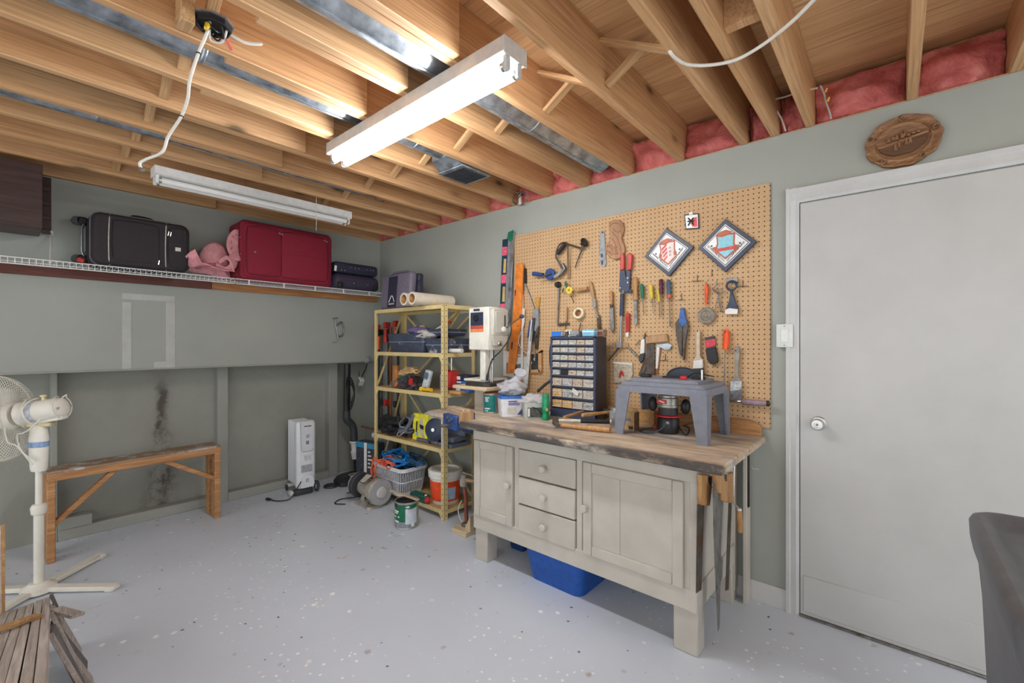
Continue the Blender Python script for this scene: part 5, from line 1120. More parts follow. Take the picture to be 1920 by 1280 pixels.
m_clear = clearm('clear_polythene', (226, 226, 232), .5)
part('film', crumple(.10, .085, .05, 3.1, .5), m_clear, bgp, sharp=70); part('neck', MB().tube(sp([(0, -.0, .07), (.03, -.03, .12), (.02, -.05, .15)], 4), [.04, .035, .03, .025, .025, .03, .034, .038, .04], 10), m_clear, bgp)
part('contents', crumple(.06, .05, .02, 5.5, .4), M('grey_contents', (140, 140, 150), .5, 0, .3, 60), bgp)
cp = onZ(1001, 784, BT)
c = rtub('clear_container', 'clear plastic container with black and lime label by the green bottle', 'container', cp, .14, .10, .105, clearm('clear_box_plastic', (214, 220, 216), .55), None, math.atan2(-FV.x, FV.y)+.15, .95)
part('lime_contents', MB().bb(-.055, .055, -.035, .035, .004, .08, .01), M('lime_card', (176, 200, 110), .6, 0, .1), c); part('label', MB().bb(-.05, .045, -.0515, -.0500, .015, .075), M('charcoal_label', (72, 76, 74), .5, 0, .3, 80), c); part('swoosh', MB().tube(sp([(-.02, -.052, .078), (.02, -.052, .06), (.045, -.052, .02)], 5), .003, 6), m_black, c); part('white_print', MB().bb(-.048, -.036, -.0525, -.0514, .02, .07), m_whitep, c)
part('bag_lid', crumple(.085, .06, .035, 9.1, .5), m_clear, c, loc=(0, 0, .085), sharp=70)
cp = onZ(1023, 787, BT)
c = thing('green_bottle', 'green plastic spray bottle with tall cap in front of the drawer cabinet', 'bottle', cp, RZ)
part('body', MB().lathe([(.020, 0), (.0225, .003), (.0225, .03), (.0195, .042), (.0225, .055), (.0225, .085), (.019, .092), (0, .092)], 24), M('green_bottle_plastic', (10, 136, 84), .25), c); part('cap', MB().lathe([(.0215, .09), (.0215, .155), (.019, .16), (0, .16)], 24), M('green_cap', (16, 146, 96), .35), c); wrap(c, .0229, .058, .075, CA, CA+.7, M('orange_dot', (206, 170, 120), .4))
# drawer cabinet
DX, DYr, DW, DD, DH = 2.36, 1.373, .337, .135, .515
dc_ = thing('parts_cabinet', 'navy parts cabinet with rows of clear plastic drawers on the bench', 'drawer cabinet', (DX, DYr+DW/2, BT), RZ)
m_cabn = M('navy_cabinet', (62, 72, 96), .45, .1, .12, 30); m_cabs = M('dark_cabinet_side', (66, 62, 66), .5, .2, .15, 20, dirt=((100, 90, 80), -.1))
part('case', MB().bb(-DW/2, DW/2, .012, DD, 0, DH, .003), m_cabs, dc_)
for x in (-DW/2, DW/2-.014): part('side_frame', MB().bb(x, x+.014, -.004, .014, 0, DH, .002), m_cabn, dc_)
rows = [(.975, .905), (.885, .81), (.79, .715), (.70, .625), (.605, .53), (.51, .395), (.375, .255), (.235, .125)]
def drawmat(i, cols):
    t = NT('drawer_contents_%d' % i); n = t.noise(t.map((1, 1, 1.6), src=t.rnd()), 70, 5, .7, .8)
    return t.out(t.ramp(n, [(.25, cols[0]), (.42, cols[1]), (.55, cols[2]), (.7, cols[3])]), .45)
dm = [drawmat(0, ((84, 76, 68), (150, 140, 128), (196, 190, 180), (216, 212, 204))), drawmat(1, ((96, 72, 54), (150, 122, 96), (196, 178, 156), (214, 208, 198))), drawmat(2, ((70, 72, 76), (130, 132, 134), (186, 186, 184), (222, 222, 220))), drawmat(3, ((130, 80, 40), (196, 140, 70), (220, 180, 120), (224, 214, 200)))]
m_dlip = clearm('clear_drawer_plastic', (216, 214, 208), .7)
zprev = DH
for ri, (t1, t0) in enumerate(rows):
    nc = 5 if ri < 5 else 4; z1, z0 = t1*DH, t0*DH; cw = (DW-.028)/nc
    part('divider', MB().bb(-DW/2+.014, DW/2-.014, -.003, .014, z1, z1+.010, .0015), m_cabn, dc_)
    for ci in range(nc):
        x0 = -DW/2+.014+ci*cw
        if ri == 4 and ci == 1: part('empty_slot', MB().bb(x0+.002, x0+cw-.002, .011, .0125, z0, z1), m_black, dc_); continue
        mi = 3 if (ri, ci) in ((6, 0), (7, 0), (7, 1)) else random.choice((0, 1, 2, 0))
        d = part('drawer', MB().bb(x0+.0025, x0+cw-.0025, .0, .0125, z0+.001, z0+(z1-z0)*.80, .001), dm[mi], dc_)
        part('drawer_lip', MB().bb(x0+.002, x0+cw-.002, -.007, .0, z0, z0+.004, .001).bb(x0+.0025, x0+cw-.0025, -.003, .0, z0+(z1-z0)*.50, z0+(z1-z0)*.62, .001), m_dlip, d)
part('base_rail', MB().bb(-DW/2, DW/2, -.003, .014, 0, .105*DH, .002), m_cabn, dc_); part('top_rail', MB().bb(-DW/2, DW/2, -.004, .014, .98*DH, DH+.002, .002), m_cabn, dc_)
part('paper_slip', MB().box((.03, -.012, .33*DH), (.05, .002, .03), (.2, .5, 0)), m_whitep, dc_)
def ontop(name, label, cat, px, w_, d_, h_, mt, y=.05, b=.003):
    yy = onX(px, 630, DX+.03).y; c = thing(name, label, cat, (DX+y, yy, BT+DH+.003), RZ); part('box', MB().box((0, 0, h_/2), (w_, d_, h_), b=b), mt, c); return c
c = ontop('blue_box', 'small bright blue box on the drawer cabinet, at its left end', 'box', 1043, .075, .05, .034, M('bright_blue', (40, 120, 214), .4)); part('end_label', MB().bb(.0375, .039, -.02, .02, .004, .03), m_whitep, c)
c = ontop('grey_parts_box', 'grey box lying open on the drawer cabinet top', 'box', 1078, .065, .06, .036, m_grey); part('flap', MB().box((0, -.04, .012), (.06, .04, .002), (.5, 0, 0)), m_grey, c)
c = ontop('light_blue_box', 'pale blue carton at the right end of the drawer cabinet top', 'box', 1104, .085, .06, .044, M('pale_blue_card', (132, 192, 216), .5, 0, .1)); part('white_band', MB().bb(-.0426, .0426, -.0306, .0306, .026, .033), m_whitep, c)
c = ontop('brown_print_box', 'small brown printed carton behind the pale blue carton', 'box', 1119, .05, .05, .042, M('brown_carton', (150, 124, 100), .6, 0, .25, 70), .09); part('print', MB().bb(-.02, .02, -.0256, -.025, .008, .03), M('red_brown_print', (110, 62, 48), .6), c)
yy = onX(1060, 628, DX+.03).y; c = thing('figurine', 'tiny cream figurine standing between the blue and grey boxes', 'figurine', (DX+.05, yy, BT+DH+.003), RZ)
part('body', MB().lathe([(.014, 0), (.016, .01), (.010, .025), (.012, .03), (0, .032)], 14), m_dark, c); part('head', MB().ball((0, 0, .038), .011, 12, 8), M('cream_figure', (216, 204, 176), .5), c)
yy = onX(1068, 628, DX+.03).y; c = thing('white_spool', 'small white spool beside the cream figurine on the cabinet', 'spool', (DX+.04, yy, BT+DH+.003), RZ)
part('spool', MB().lathe([(.014, 0), (.014, .004), (.010, .008), (.010, .036), (.014, .04), (.014, .045), (0, .045)], 16), m_whitep, c)
yy = onX(1027, 640, DX).y; c = thing('black_hose', 'black bent hose running down the left side of the drawer cabinet', 'hose', (DX+.06, yy, BT), RZ)
part('hose', MB().tube(sp([(.05, 0, DH+.012), (.02, 0, DH+.008), (-.012, 0, DH-.05), (-.018, 0, .36), (-.004, 0, .25), (.0, 0, .15), (.0, -.01, .02)], 6), .011, 10), m_black, c)
part('grey_rod', MB().tube([(-.09, -.05, .15), (-.03, -.05, .20), (.03, -.05, .235)], .010, 10), m_dark, c)
# hammers
def mk_hammer(label, px0, px1, mh, head, grip=None, r=.012, z=.02, hk='claw'):
    a, b = onZ(*px0, BT+z), onZ(*px1, BT+z); c = thing('hammer', label, 'hammer', (a.x, a.y, BT), 0, 'hammers heaped on the bench'); d = b-a; dn = d.normalized(); sd = Vector((-dn.y, dn.x, 0)); o = Vector((0, 0, z))
    part('handle', MB().tube([o, o+d*.35, o+d*.75, o+d], [r*.72, r*.8, r*1.05, r], 12), mh, c)
    if grip: part('grip', MB().tube([o+d*.45, o+d*.97], [r*1.12, r*1.2], 12), grip, c)
    if hk == 'claw':
        part('head', MB().tube([o+sd*-.065, o+sd*-.04, o+sd*.02, o+sd*.03], [.02, .017, .017, .014], 14), head, c); 
        for s_ in (-1, 1): part('claw', MB().tube(sp([o+sd*.02+dn*.006*s_, o+sd*.055+dn*.009*s_+Vector((0, 0, -.002)), o+sd*.075+dn*.012*s_-Vector((0, 0, .012))], 4), [.014, .013, .012, .010, .009, .008, .007, .006, .004], 8), head, c)
    elif hk == 'ball': part('head', MB().tube([o+sd*-.05, o+sd*-.03, o+sd*.03], [.018, .016, .015], 14).ball(o+sd*.045, .016, 12, 8), head, c)
    return c
mk_hammer('claw hammer with white and black handle at the front of the tool heap', (1042, 788), (1146, 790), M('ivory_grip', (222, 212, 190), .5), m_rust, m_black, .0115, .034)
mk_hammer('wooden-handled hammer lying beneath the claw hammer', (1052, 797), (1144, 806), m_handle, m_rust, None, .016, .016, 'none')
mk_hammer('hammer with long pale handle slanting up behind the claw hammer', (1058, 782), (1136, 758), m_handle, m_rust, None, .012, .05, 'none')
mk_hammer('ball-peen hammer with chrome head at the right of the tool heap', (1146, 772), (1092, 778), m_lightwood, m_chrome, None, .011, .06, 'ball')
for i, (p, q, lab) in enumerate((((1052, 776), (1090, 768), 'dark chisel lying at the back of the tool heap'), ((1094, 783), (1140, 775), 'rusty spanner lying under the ball-peen hammer'))):
    a, b = onZ(*p, BT+.012), onZ(*q, BT+.012); c = thing('old_tool', lab, 'hand tool', (a.x, a.y, BT)); o = Vector((0, 0, .012)); part('shaft', MB().tube([o, o+(b-a)], [.012, .006], 10), m_dark if i == 0 else m_rust, c); part('end', MB().ball(o+(b-a), .012, 10, 8), m_rust, c)
# router table
m_rt = M('blue_grey_plastic', (122, 126, 138), .5, 0, .07, 30, .1)
RX0, RX1, RY0, RY1 = 2.125, 2.50, .652, 1.122
rt_ = thing('router_table', 'blue-grey plastic router table with four splayed legs on the bench', 'router table', ((RX0+RX1)/2, (RY0+RY1)/2, BT), RZ)
rw_, rd_ = (RY1-RY0)/2, (RX1-RX0)/2; RH = .268
part('skirt', loft([(rrect(-rw_+.005, rw_-.005, -rd_+.005, rd_-.005, .012), RH-.045), (rrect(-rw_+.010, rw_-.010, -rd_+.01, rd_-.01, .012), RH-.012), (rrect(-rw_+.022, rw_-.022, -rd_+.022, rd_-.022, .012), RH-.010), (rrect(-rw_+.026, rw_-.026, -rd_+.026, rd_-.026, .012), RH+.008)]), m_rt, rt_)
part('deck', loft([(rrect(-rw_+.055, rw_-.06, -rd_+.06, rd_-.05, .01), RH+.006), (rrect(-rw_+.06, rw_-.065, -rd_+.065, rd_-.055, .01), RH+.024)]), m_rt, rt_)
for sx in (-1, 1):
    for sy in (-1, 1):
        k = MB(); ox, oy = sx*rw_, sy*rd_
        T_ = lambda a, b: (ox-sx*a, oy-sy*b)
        top = [T_(.005, .005), T_(.085, .005), T_(.085, .014), T_(.014, .014), T_(.014, .085), T_(.005, .085)]; bot = [T_(0, 0), T_(.046, 0), T_(.046, .009), T_(.009, .009), T_(.009, .046), T_(0, .046)]
        vs = [(*p, RH-.035) for p in top]+[(*p, 0) for p in bot]; k.add(vs, [tuple(range(6)), tuple(range(11, 5, -1))]+[(i, i+6, (i+1) % 6+6, (i+1) % 6) for i in range(6)])
        lg = part('leg', k, m_rt, rt_)
        part('foot', MB().bb(min(ox, ox-sx*.05), max(ox, ox-sx*.05), min(oy-sy*.001, oy-sy*.014), max(oy-sy*.001, oy-sy*.014), 0, .008, .001), m_rt, lg)
part('blade_guard', MB().prism([(.085*math.cos(a*PI/16), .055*math.sin(a*PI/16)) for a in range(17)], -.01, .02, 'y', .003, Matrix.Translation((.035, rd_*.35, RH+.022))), M('navy_guard', (48, 54, 68), .4), rt_)
part('guard_rim', MB().tube([(.035+.086*math.cos(a*PI/16), rd_*.35-.012, RH+.022+.056*math.sin(a*PI/16)) for a in range(17)], .004, 6), m_dark, rt_)
part('fence_clamp', MB().box((-rw_+.10, -.02, RH+.032), (.055, .035, .02), b=.006), m_black, rt_); part('fence_clamp', MB().box((rw_-.10, .0, RH+.03), (.06, .045, .016), b=.006), m_black, rt_); part('fence', MB().bb(-.05, .05, -.01, .01, RH+.022, RH+.034, .003), m_black, rt_)
part('red_knob', MB().lathe([(.012, 0), (.018, .004), (.018, .014), (.011, .018), (0, .018)], 14, (.075, -.045, RH+.023)), M('bright_red', (226, 40, 50), .3), rt_); part('post', MB().cyl((rw_-.075, -.03, RH+.02), (rw_-.075, -.03, RH+.075), .006, n=10), m_chrome, rt_); part('guard_wire', MB().tube(sp([(rw_-.16, 0, RH+.03), (rw_-.12, 0, RH+.055), (rw_-.075, 0, RH+.05), (rw_-.03, .02, RH+.04)], 5), .003, 6), m_black, rt_)
rp = onZ(1250, 812, BT); ro = thing('router', 'red, silver and black router mounted under the grey table', 'router', (rp.x+.02, rp.y, BT), RZ)
part('motor', MB().lathe([(.048, 0), (.054, .004), (.057, .02), (.057, .075), (.05, .085), (0, .085)], 28), M('router_black', (38, 38, 42), .4), ro)
part('red_ring', MB().lathe([(.05, .085), (.064, .089), (.064, .095), (.05, .1)], 28), M('router_red', (206, 34, 40), .35), ro); part('collar', MB().lathe([(.046, .095), (.05, .1), (.05, .135), (.044, .14)], 28), m_dark, ro); part('base', MB().lathe([(.05, .135), (.056, .14), (.056, .15), (.052, .152), (.052, .185), (.045, .19), (.045, .20)], 28), M('router_silver', (176, 172, 164), .35, .5, .1), ro)
part('badge', MB().bb(-.04, .012, -.0545, -.05, .158, .18, .001), M('router_red', (206, 34, 40), .35), ro); part('badge_mark', MB().box((-.012, -.055, .169), (.03, .001, .006), (0, .3, 0)), m_whitep, ro)
for sx in (-1, 1): part('handle_knob', MB().ball((sx*.088, .01, .145), (.024, .03, .04), 16, 10), m_dark if sx < 0 else m_black, ro)
part('cord_ball', MB().ball((.02, -.059, .062), .009, 10, 8), M('grey_button', (176, 176, 176), .4), ro); part('power_cord', MB().tube(sp([(.02, -.065, .06), (-.01, -.09, .025), (-.06, -.10, .006), (-.12, -.08, .005), (-.125, -.03, .008), (-.07, -.01, .02)], 6), .0038, 8), m_dark, ro); part('cord_loop', MB().tube(sp([(.055, .0, .04), (.085, -.03, .02), (.105, -.02, .006), (.1, .03, .03), (.075, .02, .045), (.09, .0, .05), (.13, .05, .07)], 6), .0038, 8), m_black, ro); part('red_plug', MB().box((-.068, 0, .024), (.022, .03, .02), b=.004), m_red, ro)
bp = onZ(1176, 806, BT); c = thing('cardboard_box', 'small brown printed carton standing behind the table leg', 'box', (bp.x+.03, bp.y, BT), RZ); part('carton', MB().bb(-.04, .04, -.03, .03, 0, .10, .002), M('kraft_carton', (196, 158, 112), .7, 0, .15, 40), c); part('side', MB().bb(.040, .042, -.029, .029, .002, .098), M('dark_kraft', (112, 82, 58), .7), c); part('blue_print', MB().bb(-.02, .02, -.031, -.030, .05, .065), M('steel_blue_print', (110, 128, 152), .6), c); part('dark_print', MB().bb(.008, .034, -.031, -.030, .006, .024), m_dark, c); part('flap', MB().box((0, -.01, .106), (.08, .04, .002), (.4, .2, 0)), M('kraft_carton', (196, 158, 112), .7), c)
bp = onZ(1214, 795, BT); c = thing('wood_cup', 'round wooden block behind the router', 'wood block', (min(bp.x, 2.46), bp.y, BT), RZ); part('block', MB().lathe([(.045, 0), (.047, .01), (.047, .085), (.043, .09), (0, .09)], 20), m_lightwood, c); part('top_ring', MB().ring((0, 0, .088), .03, .003, 20, 6), m_handle, c)
bp = onZ(1146, 790, BT+.02); c = thing('glass_jar', 'small silver jar behind the left leg of the grey table', 'jar', (2.33, 1.22, BT), RZ); part('glass', MB().lathe([(.035, 0), (.038, .004), (.038, .08), (.03, .09)], 20), m_grey, c); part('lid', MB().lathe([(.032, .09), (.032, .104), (0, .105)], 20), m_galv, c)
# bench-top saw on its stand
c = thing('saw_stand', 'cream wooden pedestal with plywood plate under the bench saw', 'stand', (2.30, 2.22, BT), RZ)
part('post', MB().bb(-.055, .055, -.085, .05, 0, .155, .003), m_cream, c); part('plate', MB().bb(-.17, .17, -.19, .20, .155, .178, .002), m_pale, c); part('bracket', MB().bar((.0, .06, .03), (.12, .12, .15), .02, .02), m_cream, c)
m_saw = M('warm_grey_enamel', (206, 202, 190), .4, 0, .05, 12); m_saww = M('white_enamel', (226, 222, 210), .4, 0, .05, 12)
s_ = thing('bench_saw', 'cream enamel bench-top saw with dangling black cord on the pedestal', 'power saw', (2.30, 2.19, BT+.178), RZ)
part('base', loft([(rrect(-.13, .12, -.16, .16, .05), 0), (rrect(-.13, .12, -.16, .16, .05), .022), (rrect(-.12, .11, -.15, .15, .05), .028)]), M('black_iron', (62, 58, 56), .45, .3, .2, 20), s_)
part('table', MB().bb(-.16, .05, -.12, .12, .028, .046, .004), m_saww, s_)
part('column', MB().bb(.015, .065, -.13, -.07, .04, .27, .005), m_saww, s_); 
for x in (.085, .097): part('guide_rod', MB().cyl((x, -.09, .03), (x, -.09, .26), .004, n=8), m_chrome, s_)
hx0, hx1, hz0, hz1 = -.075, .118, .25, .545
hd_ = part('head', MB().bb(hx0, hx1, -.15, .03, hz0, hz1, .006), m_saww, s_)
part('end_cover', MB().bb(hx1-.0005, hx1+.03, -.13, .02, hz0+.10, hz1-.012, .006), m_saw, hd_); part('cover_panel', MB().bb(hx1+.03, hx1+.036, -.115, .005, hz0+.115, hz1-.03, .004), m_saw, hd_); part('blade_arm', MB().prism([(-.14, hz0+.10), (.02, hz0+.10), (.0, hz0+.03), (-.12, hz0+.03)], hx1, hx1+.03, 'x', .003), m_saw, hd_)
part('switch_plate', MB().bb(hx0+.02, hx0+.145, -.1535, -.15, hz1-.125, hz1-.035, .002), M('switch_navy', (44, 52, 74), .4), hd_); part('switch_knob', MB().lathe([(.022, 0), (.02, .012), (0, .014)], 16, (hx0+.08, -.153, hz1-.075), (PI/2, 0, 0)), m_black, hd_); part('red_label', MB().bb(hx0+.02, hx0+.145, -.1532, -.15, hz1-.15, hz1-.125, .001), M('label_brick', (176, 80, 66), .5, 0, .2, 60), hd_); part('orange_label', MB().bb(hx0+.02, hx0+.145, -.1531, -.15, hz1-.17, hz1-.15, .001), M('label_orange', (236, 132, 70), .5), hd_); part('brand_plate', MB().bb(hx0+.05, hx0+.11, -.1532, -.15, hz1-.026, hz1-.010, .001), m_dark, hd_)
part('tension_knob', MB().ball((hx1+.05, -.05, hz0+.14), .022, 14, 10), m_saw, hd_); part('knob', MB().lathe([(.018, 0), (.02, .012), (.016, .02), (0, .022)], 16, (hx1+.028, -.08, hz0+.045), (0, PI/2, 0)), m_chrome, hd_); part('lever', MB().tube([(hx1+.06, -.05, hz0+.145), (hx1+.12, -.03, hz0+.19), (hx1+.19, -.04, hz0+.22)], .005, 8), m_steel, hd_); part('lever_grip', MB().ball((hx1+.20, -.04, hz0+.225), (.02, .012, .014), 12, 8), m_navy, hd_); part('slot', MB().bb(hx1+.036, hx1+.038, -.03, -.02, hz0+.15, hz0+.24), m_black, hd_)
part('power_cord', MB().tube(sp([(hx1+.085, -.04, hz0+.25), (hx1+.10, -.05, hz0+.20), (hx1+.125, -.06, hz0+.14), (hx1+.10, -.06, hz0+.07), (hx1+.05, -.09, hz0-.01), (hx1-.01, -.10, hz0-.06), (hx1-.03, -.11, hz0-.12), (hx1-.045, -.11, hz0-.17)], 6), .0042, 8), m_black, s_); part('plug', MB().tube([(hx1-.043, -.11, hz0-.16), (hx1-.055, -.11, hz0-.19), (hx1-.06, -.11, hz0-.205)], [.007, .013, .013], 10), m_dark, s_); part('cord_branch', MB().tube(sp([(hx1-.005, -.09, hz0+.0), (hx1+.0, -.10, hz0-.04), (hx1-.0, -.10, hz0-.07)], 4), .004, 6), m_black, s_)
# vise on the left end of the bench
v = thing('bench_vise', 'blue bench vise with wooden jaw pads at the left end of the workbench', 'vise', (1.965, 2.05, BT-.045), math.radians(-12)+PI/2)
# local x runs along the wall to the left, local y towards the room
part('fixed_jaw', MB().bb(-.055, .105, .0, .045, -.03, .085, .006), m_blue, v); part('front_jaw', MB().bb(-.045, .125, .095, .135, -.02, .07, .006), m_blue, v)
for y0 in (.046, .075): part('jaw_pad', MB().bb(-.07, .135, y0, y0+.024, .03, .112, .003), WOOD('vise_pad_wood', (210, 186, 160), (164, 136, 112), 0, 3, .7, False), v)
part('end_block', MB().bb(-.085, -.05, .03, .12, .025, .10, .004), m_tanw, v)
part('screw', MB().cyl((.03, .0, .01), (.03, .2, .01), .012, n=12), m_steel, v); part('tommy_bar', MB().cyl((.03, .19, -.13), (.03, .19, .04), .006, n=10), m_chrome, v); part('guide_bar', MB().cyl((-.02, .0, -.005), (-.02, .1, -.005), .008, n=10), m_steel, v)
part('mount', MB().bb(-.07, .1, -.12, .01, -.06, -.0, .005), m_navy, v)
for x, z in ((.0, .06), (.06, .06), (.03, .045)): part('bolt', MB().lathe([(.010, 0), (.010, .006), (0, .008)], 10, (x, .136, z-.01), (-PI/2, 0, 0)), m_chrome, v)
# saws and roller hanging on the right end of the bench
def endsaw(name, label, Yp, blade, handle, holes, mt=None):
    o = onY(handle[0][0], handle[0][1], Yp); c = thing(name, label, 'saw', o, 0, 'saws hanging on the bench end')
    q = lambda p: ((onY(p[0], p[1], Yp).x-o.x), (onY(p[0], p[1], Yp).z-o.z))
    part('blade', MB().prism([q(p) for p in blade], -.001, .001, 'y'), mt or m_rust, c); h = part('handle', MB().prism([q(p) for p in handle], -.011, .011, 'y', .003), m_brown if 0 else m_handle, c)
    if holes: part('grip_hole', MB().prism([q(p) for p in holes], -.0116, .0116, 'y'), m_dark, h)
    for i in range(2): p = q((handle[len(handle)//2][0], handle[len(handle)//2][1]-6-8*i)); part('screw', MB().cyl((p[0], -.0125, p[1]), (p[0], .0125, p[1]), .004, n=10), m_chrome, h)
    return c
endsaw('hand_saw', 'hand saw with dark blade hanging nearest the front of the bench end', .612, [(1307, 945), (1320, 946), (1315, 1105), (1305, 1112)], [(1311, 889), (1331, 891), (1330, 918), (1326, 947), (1312, 946)], [(1322, 893), (1328, 894), (1328, 910), (1323, 904)])
endsaw('hand_saw', 'long hand saw reaching below the bench end', .575, [(1336, 900), (1356, 935), (1352, 1000), (1349, 1175), (1346, 1183), (1342, 1100), (1338, 1000)], [(1339, 888), (1360, 884), (1361, 915), (1360, 940), (1350, 938), (1349, 925), (1343, 923)], [(1352, 888), (1358, 888), (1358, 902), (1354, 900)], m_steel)
endsaw('hand_saw', 'narrow dark saw hanging at the back of the bench end', .60, [(1366, 940), (1372, 940), (1366, 1105), (1360, 1107)], [(1362, 888), (1374, 884), (1374, 942), (1364, 942)], None)
o = onY(1377, 880, .56); c = thing('paint_roller', 'paint roller frame with wooden handle hanging off the bench top corner', 'paint roller', o)
q = lambda x, y: Vector((onY(x, y, .56).x-o.x, 0, onY(x, y, .56).z-o.z))
part('frame', MB().tube(sp([q(1377, 872), q(1376, 900), q(1376, 938), q(1379, 946), q(1385, 952), q(1386, 958)], 3), .0042, 8), m_chrome, c); part('handle', MB().tube([q(1386, 955), q(1386, 960), q(1387, 980), q(1387, 997)], [.010, .0125, .0135, .012], 12), m_handle, c); part('ferrule', MB().cyl(q(1386, 953), q(1386, 958), .0105, n=12), m_whitep, c)
bp = thing('side_board', 'flat cream board standing against the wall behind the bench end', 'board', (2.50, .585, 0), 0); part('board', MB().bb(0, .075, -.012, .008, .0, .80, .003), m_cream, bp); part('hook_strip', MB().bb(.005, .03, -.02, -.012, .5, .78, .002), m_black, bp)
# blue tub and debris under the bench
c = rtub('blue_tub', 'bright blue plastic tub pushed under the workbench', 'tub', (2.17, 1.42, 0), .40, .42, .185, M('blue_tub_plastic', (24, 84, 170), .35), None, RZ, .86, .05)
c2 = onZ(935, 1030, 0); c = rtub('blue_tray', 'small dark blue tray deep under the left end of the workbench', 'tray', (2.28, 1.86, 0), .12, .2, .05, M('dark_blue_tray', (30, 60, 120), .4), None, RZ, .9, .02)
o = onZ(872, 1003, 0); c = thing('scrap_base', 'pale wooden base board with angled brace left of the workbench', 'board', (o.x+.03, o.y+.02, 0), RZ)
part('board', MB().bb(-.09, .06, -.06, .16, 0, .035, .003), m_pale, c); part('angled_brace', MB().prism([(.0, .035), (.06, .035), (.06, .14)], -.02, .02, 'y', .002), m_pale, c)
# ================================================================ things on the steel shelf
def SY(px, X=2.25): return onX(px, 700, X).y
def sth(name, label, cat, px, z, X=2.25, group=None): return thing(name, label, cat, (X, SY(px, X), z), RZ, group)
def lump(name, label, cat, px, z, rx, ry, rz_, mt, X=2.28, seed=1.0, amp=.4):
    c = sth(name, label, cat, px, z, X); part('cloth', crumple(rx, ry, rz_, seed, amp), mt, c, sharp=60); return c
m_case = M('mauve_grey_case', (118, 112, 128), .55, 0, .06, 40); m_cased = M('navy_case_panel', (48, 50, 68), .5, 0, .1)
c = sth('hard_case', 'mauve-grey hard case with navy panel standing on top of the steel shelf', 'case', 752, SZ+.002, 2.30)
part('front_shell', MB().box((0, -.03, .155), (.44, .07, .31), (-.08, 0, 0), b=.025, seg=3), m_case, c); part('back_shell', MB().box((.01, .035, .152), (.44, .06, .30), (-.08, 0, 0), b=.02, seg=3), m_cased, c)
part('navy_panel', MB().box((-.03, -.068, .15), (.13, .006, .27), (-.08, 0, 0), b=.002), m_cased, c); part('grip', MB().tube(sp([(-.12, 0, .30), (-.1, -.005, .325), (.1, -.005, .325), (.12, 0, .30)], 4), .010, 8), m_case, c)
part('mountain_logo', MB().tube(sp([(-.07, -.078, .06), (-.045, -.075, .105), (-.03, -.074, .115), (-.012, -.075, .10), (.01, -.078, .06)], 4), .004, 6), m_whitep, c)
for i in range(6): part('logo_letter', MB().box((-.066+.014*i, -.079, .045), (.008, .002, .012), (-.08, .1*(i % 3-1), 0)), m_whitep, c)
for i in range(4): part('logo_letter', MB().box((-.058+.017*i, -.080, .024), (.012, .002, .010), (-.08, 0, 0)), m_whitep, c)
part('side_latch', MB().bb(.215, .24, .01, .06, .10, .24, .006), m_cased, c)
m_roll = M('cream_paper_roll', (226, 216, 198), .55, 0, .05, 20)
for i, (y, lab) in enumerate(((2.92, 'cream paper roll behind, left of its twin on the steel shelf'), (2.815, 'cream paper roll overhanging the top of the steel shelf'))):
    c = thing('paper_roll', lab, 'paper roll', (2.07, y, SZ+.002), 0, 'two cream rolls on top of the steel shelf')
    part('paper', MB().lathe([(.036, 0), (.050, 0), (.050, .40), (.036, .40), (.036, 0)], 30, (0, 0, .050), (0, PI/2, 0)), m_roll, c)
    part('tube_core', MB().lathe([(.032, .002), (.0365, -.001), (.0365, .401), (.032, .401), (.032, .002)], 30, (0, 0, .050), (0, PI/2, 0)), m_lightwood, c)
# paint trays
m_tray = M('paint_splattered_tray', (64, 72, 92), .45, 0, .15, 25, dirt=((196, 204, 214), .12))
def tray(label, y0, y1, z, h, X=2.215, d=.27):
    c = thing('paint_tray', label, 'paint tray', (X+d/2, (y0+y1)/2, z), RZ); w_ = (y1-y0)/2
    q = lambda f, e: rrect(-w_*f, w_*f, -d/2*f, d/2*f, .02)
    part('pan', loft([(q(.86, 0), 0), (q(.97, 0), h*.55), (q(.97, 0), h*.6), (q(1, 0), h), (q(.97, 0), h), (q(.93, 0), h*.6), (q(.84, 0), .004)]), m_tray, c); part('rim', MB().tube([(p[0], p[1], h) for p in q(1, 0)], .004, 6, True), m_tray, c); part('seam', MB().tube([(p[0], p[1], h*.56) for p in q(.975, 0)], .003, 6, True), M('tray_edge', (150, 160, 174), .5), c); return c
tray('large splattered navy paint tray on the second shelf from the top', 2.86, 3.37, 1.266, .155)
tray('splattered blue-grey roller tray by the front post of the steel shelf', 2.60, 2.85, 1.266, .11)
c = tray('dark roller tray stacked on the blue-grey roller tray', 2.62, 2.84, 1.40, .05, 2.23, .25)
def stick(name, label, cat, A, B, r, mt, tip=None):
    A, B = Vector(A), Vector(B); c = thing(name, label, cat, A); part('shaft', MB().tube([(0, 0, 0), (B-A)*.5, B-A], [r*.8, r, r], 8), mt, c)
    if tip: part('head', MB().box(B-A, (.035, .05, .02), b=.005), tip, c)
    return c
stick('wooden_stick', 'yellow wooden stick slanting up from the roller trays', 'stick', (2.34, 2.80, 1.46), (2.36, 2.62, 1.59), .009, M('yellow_stick', (206, 176, 96), .5))
stick('wooden_stick', 'second yellow stick crossing above the roller trays', 'stick', (2.38, 2.72, 1.47), (2.40, 2.63, 1.60), .008, M('yellow_stick', (206, 176, 96), .5))
stick('paint_brush', 'red-tipped brush handle lying in the roller tray', 'brush', (2.32, 2.90, 1.43), (2.34, 2.70, 1.51), .008, m_whitep, m_red)
stick('paint_brush', 'cream brush handle sticking out of the large tray', 'brush', (2.36, 3.26, 1.43), (2.36, 3.06, 1.485), .014, M('cream_stick', (216, 196, 150), .5), M('cream_stick', (216, 196, 150), .5))
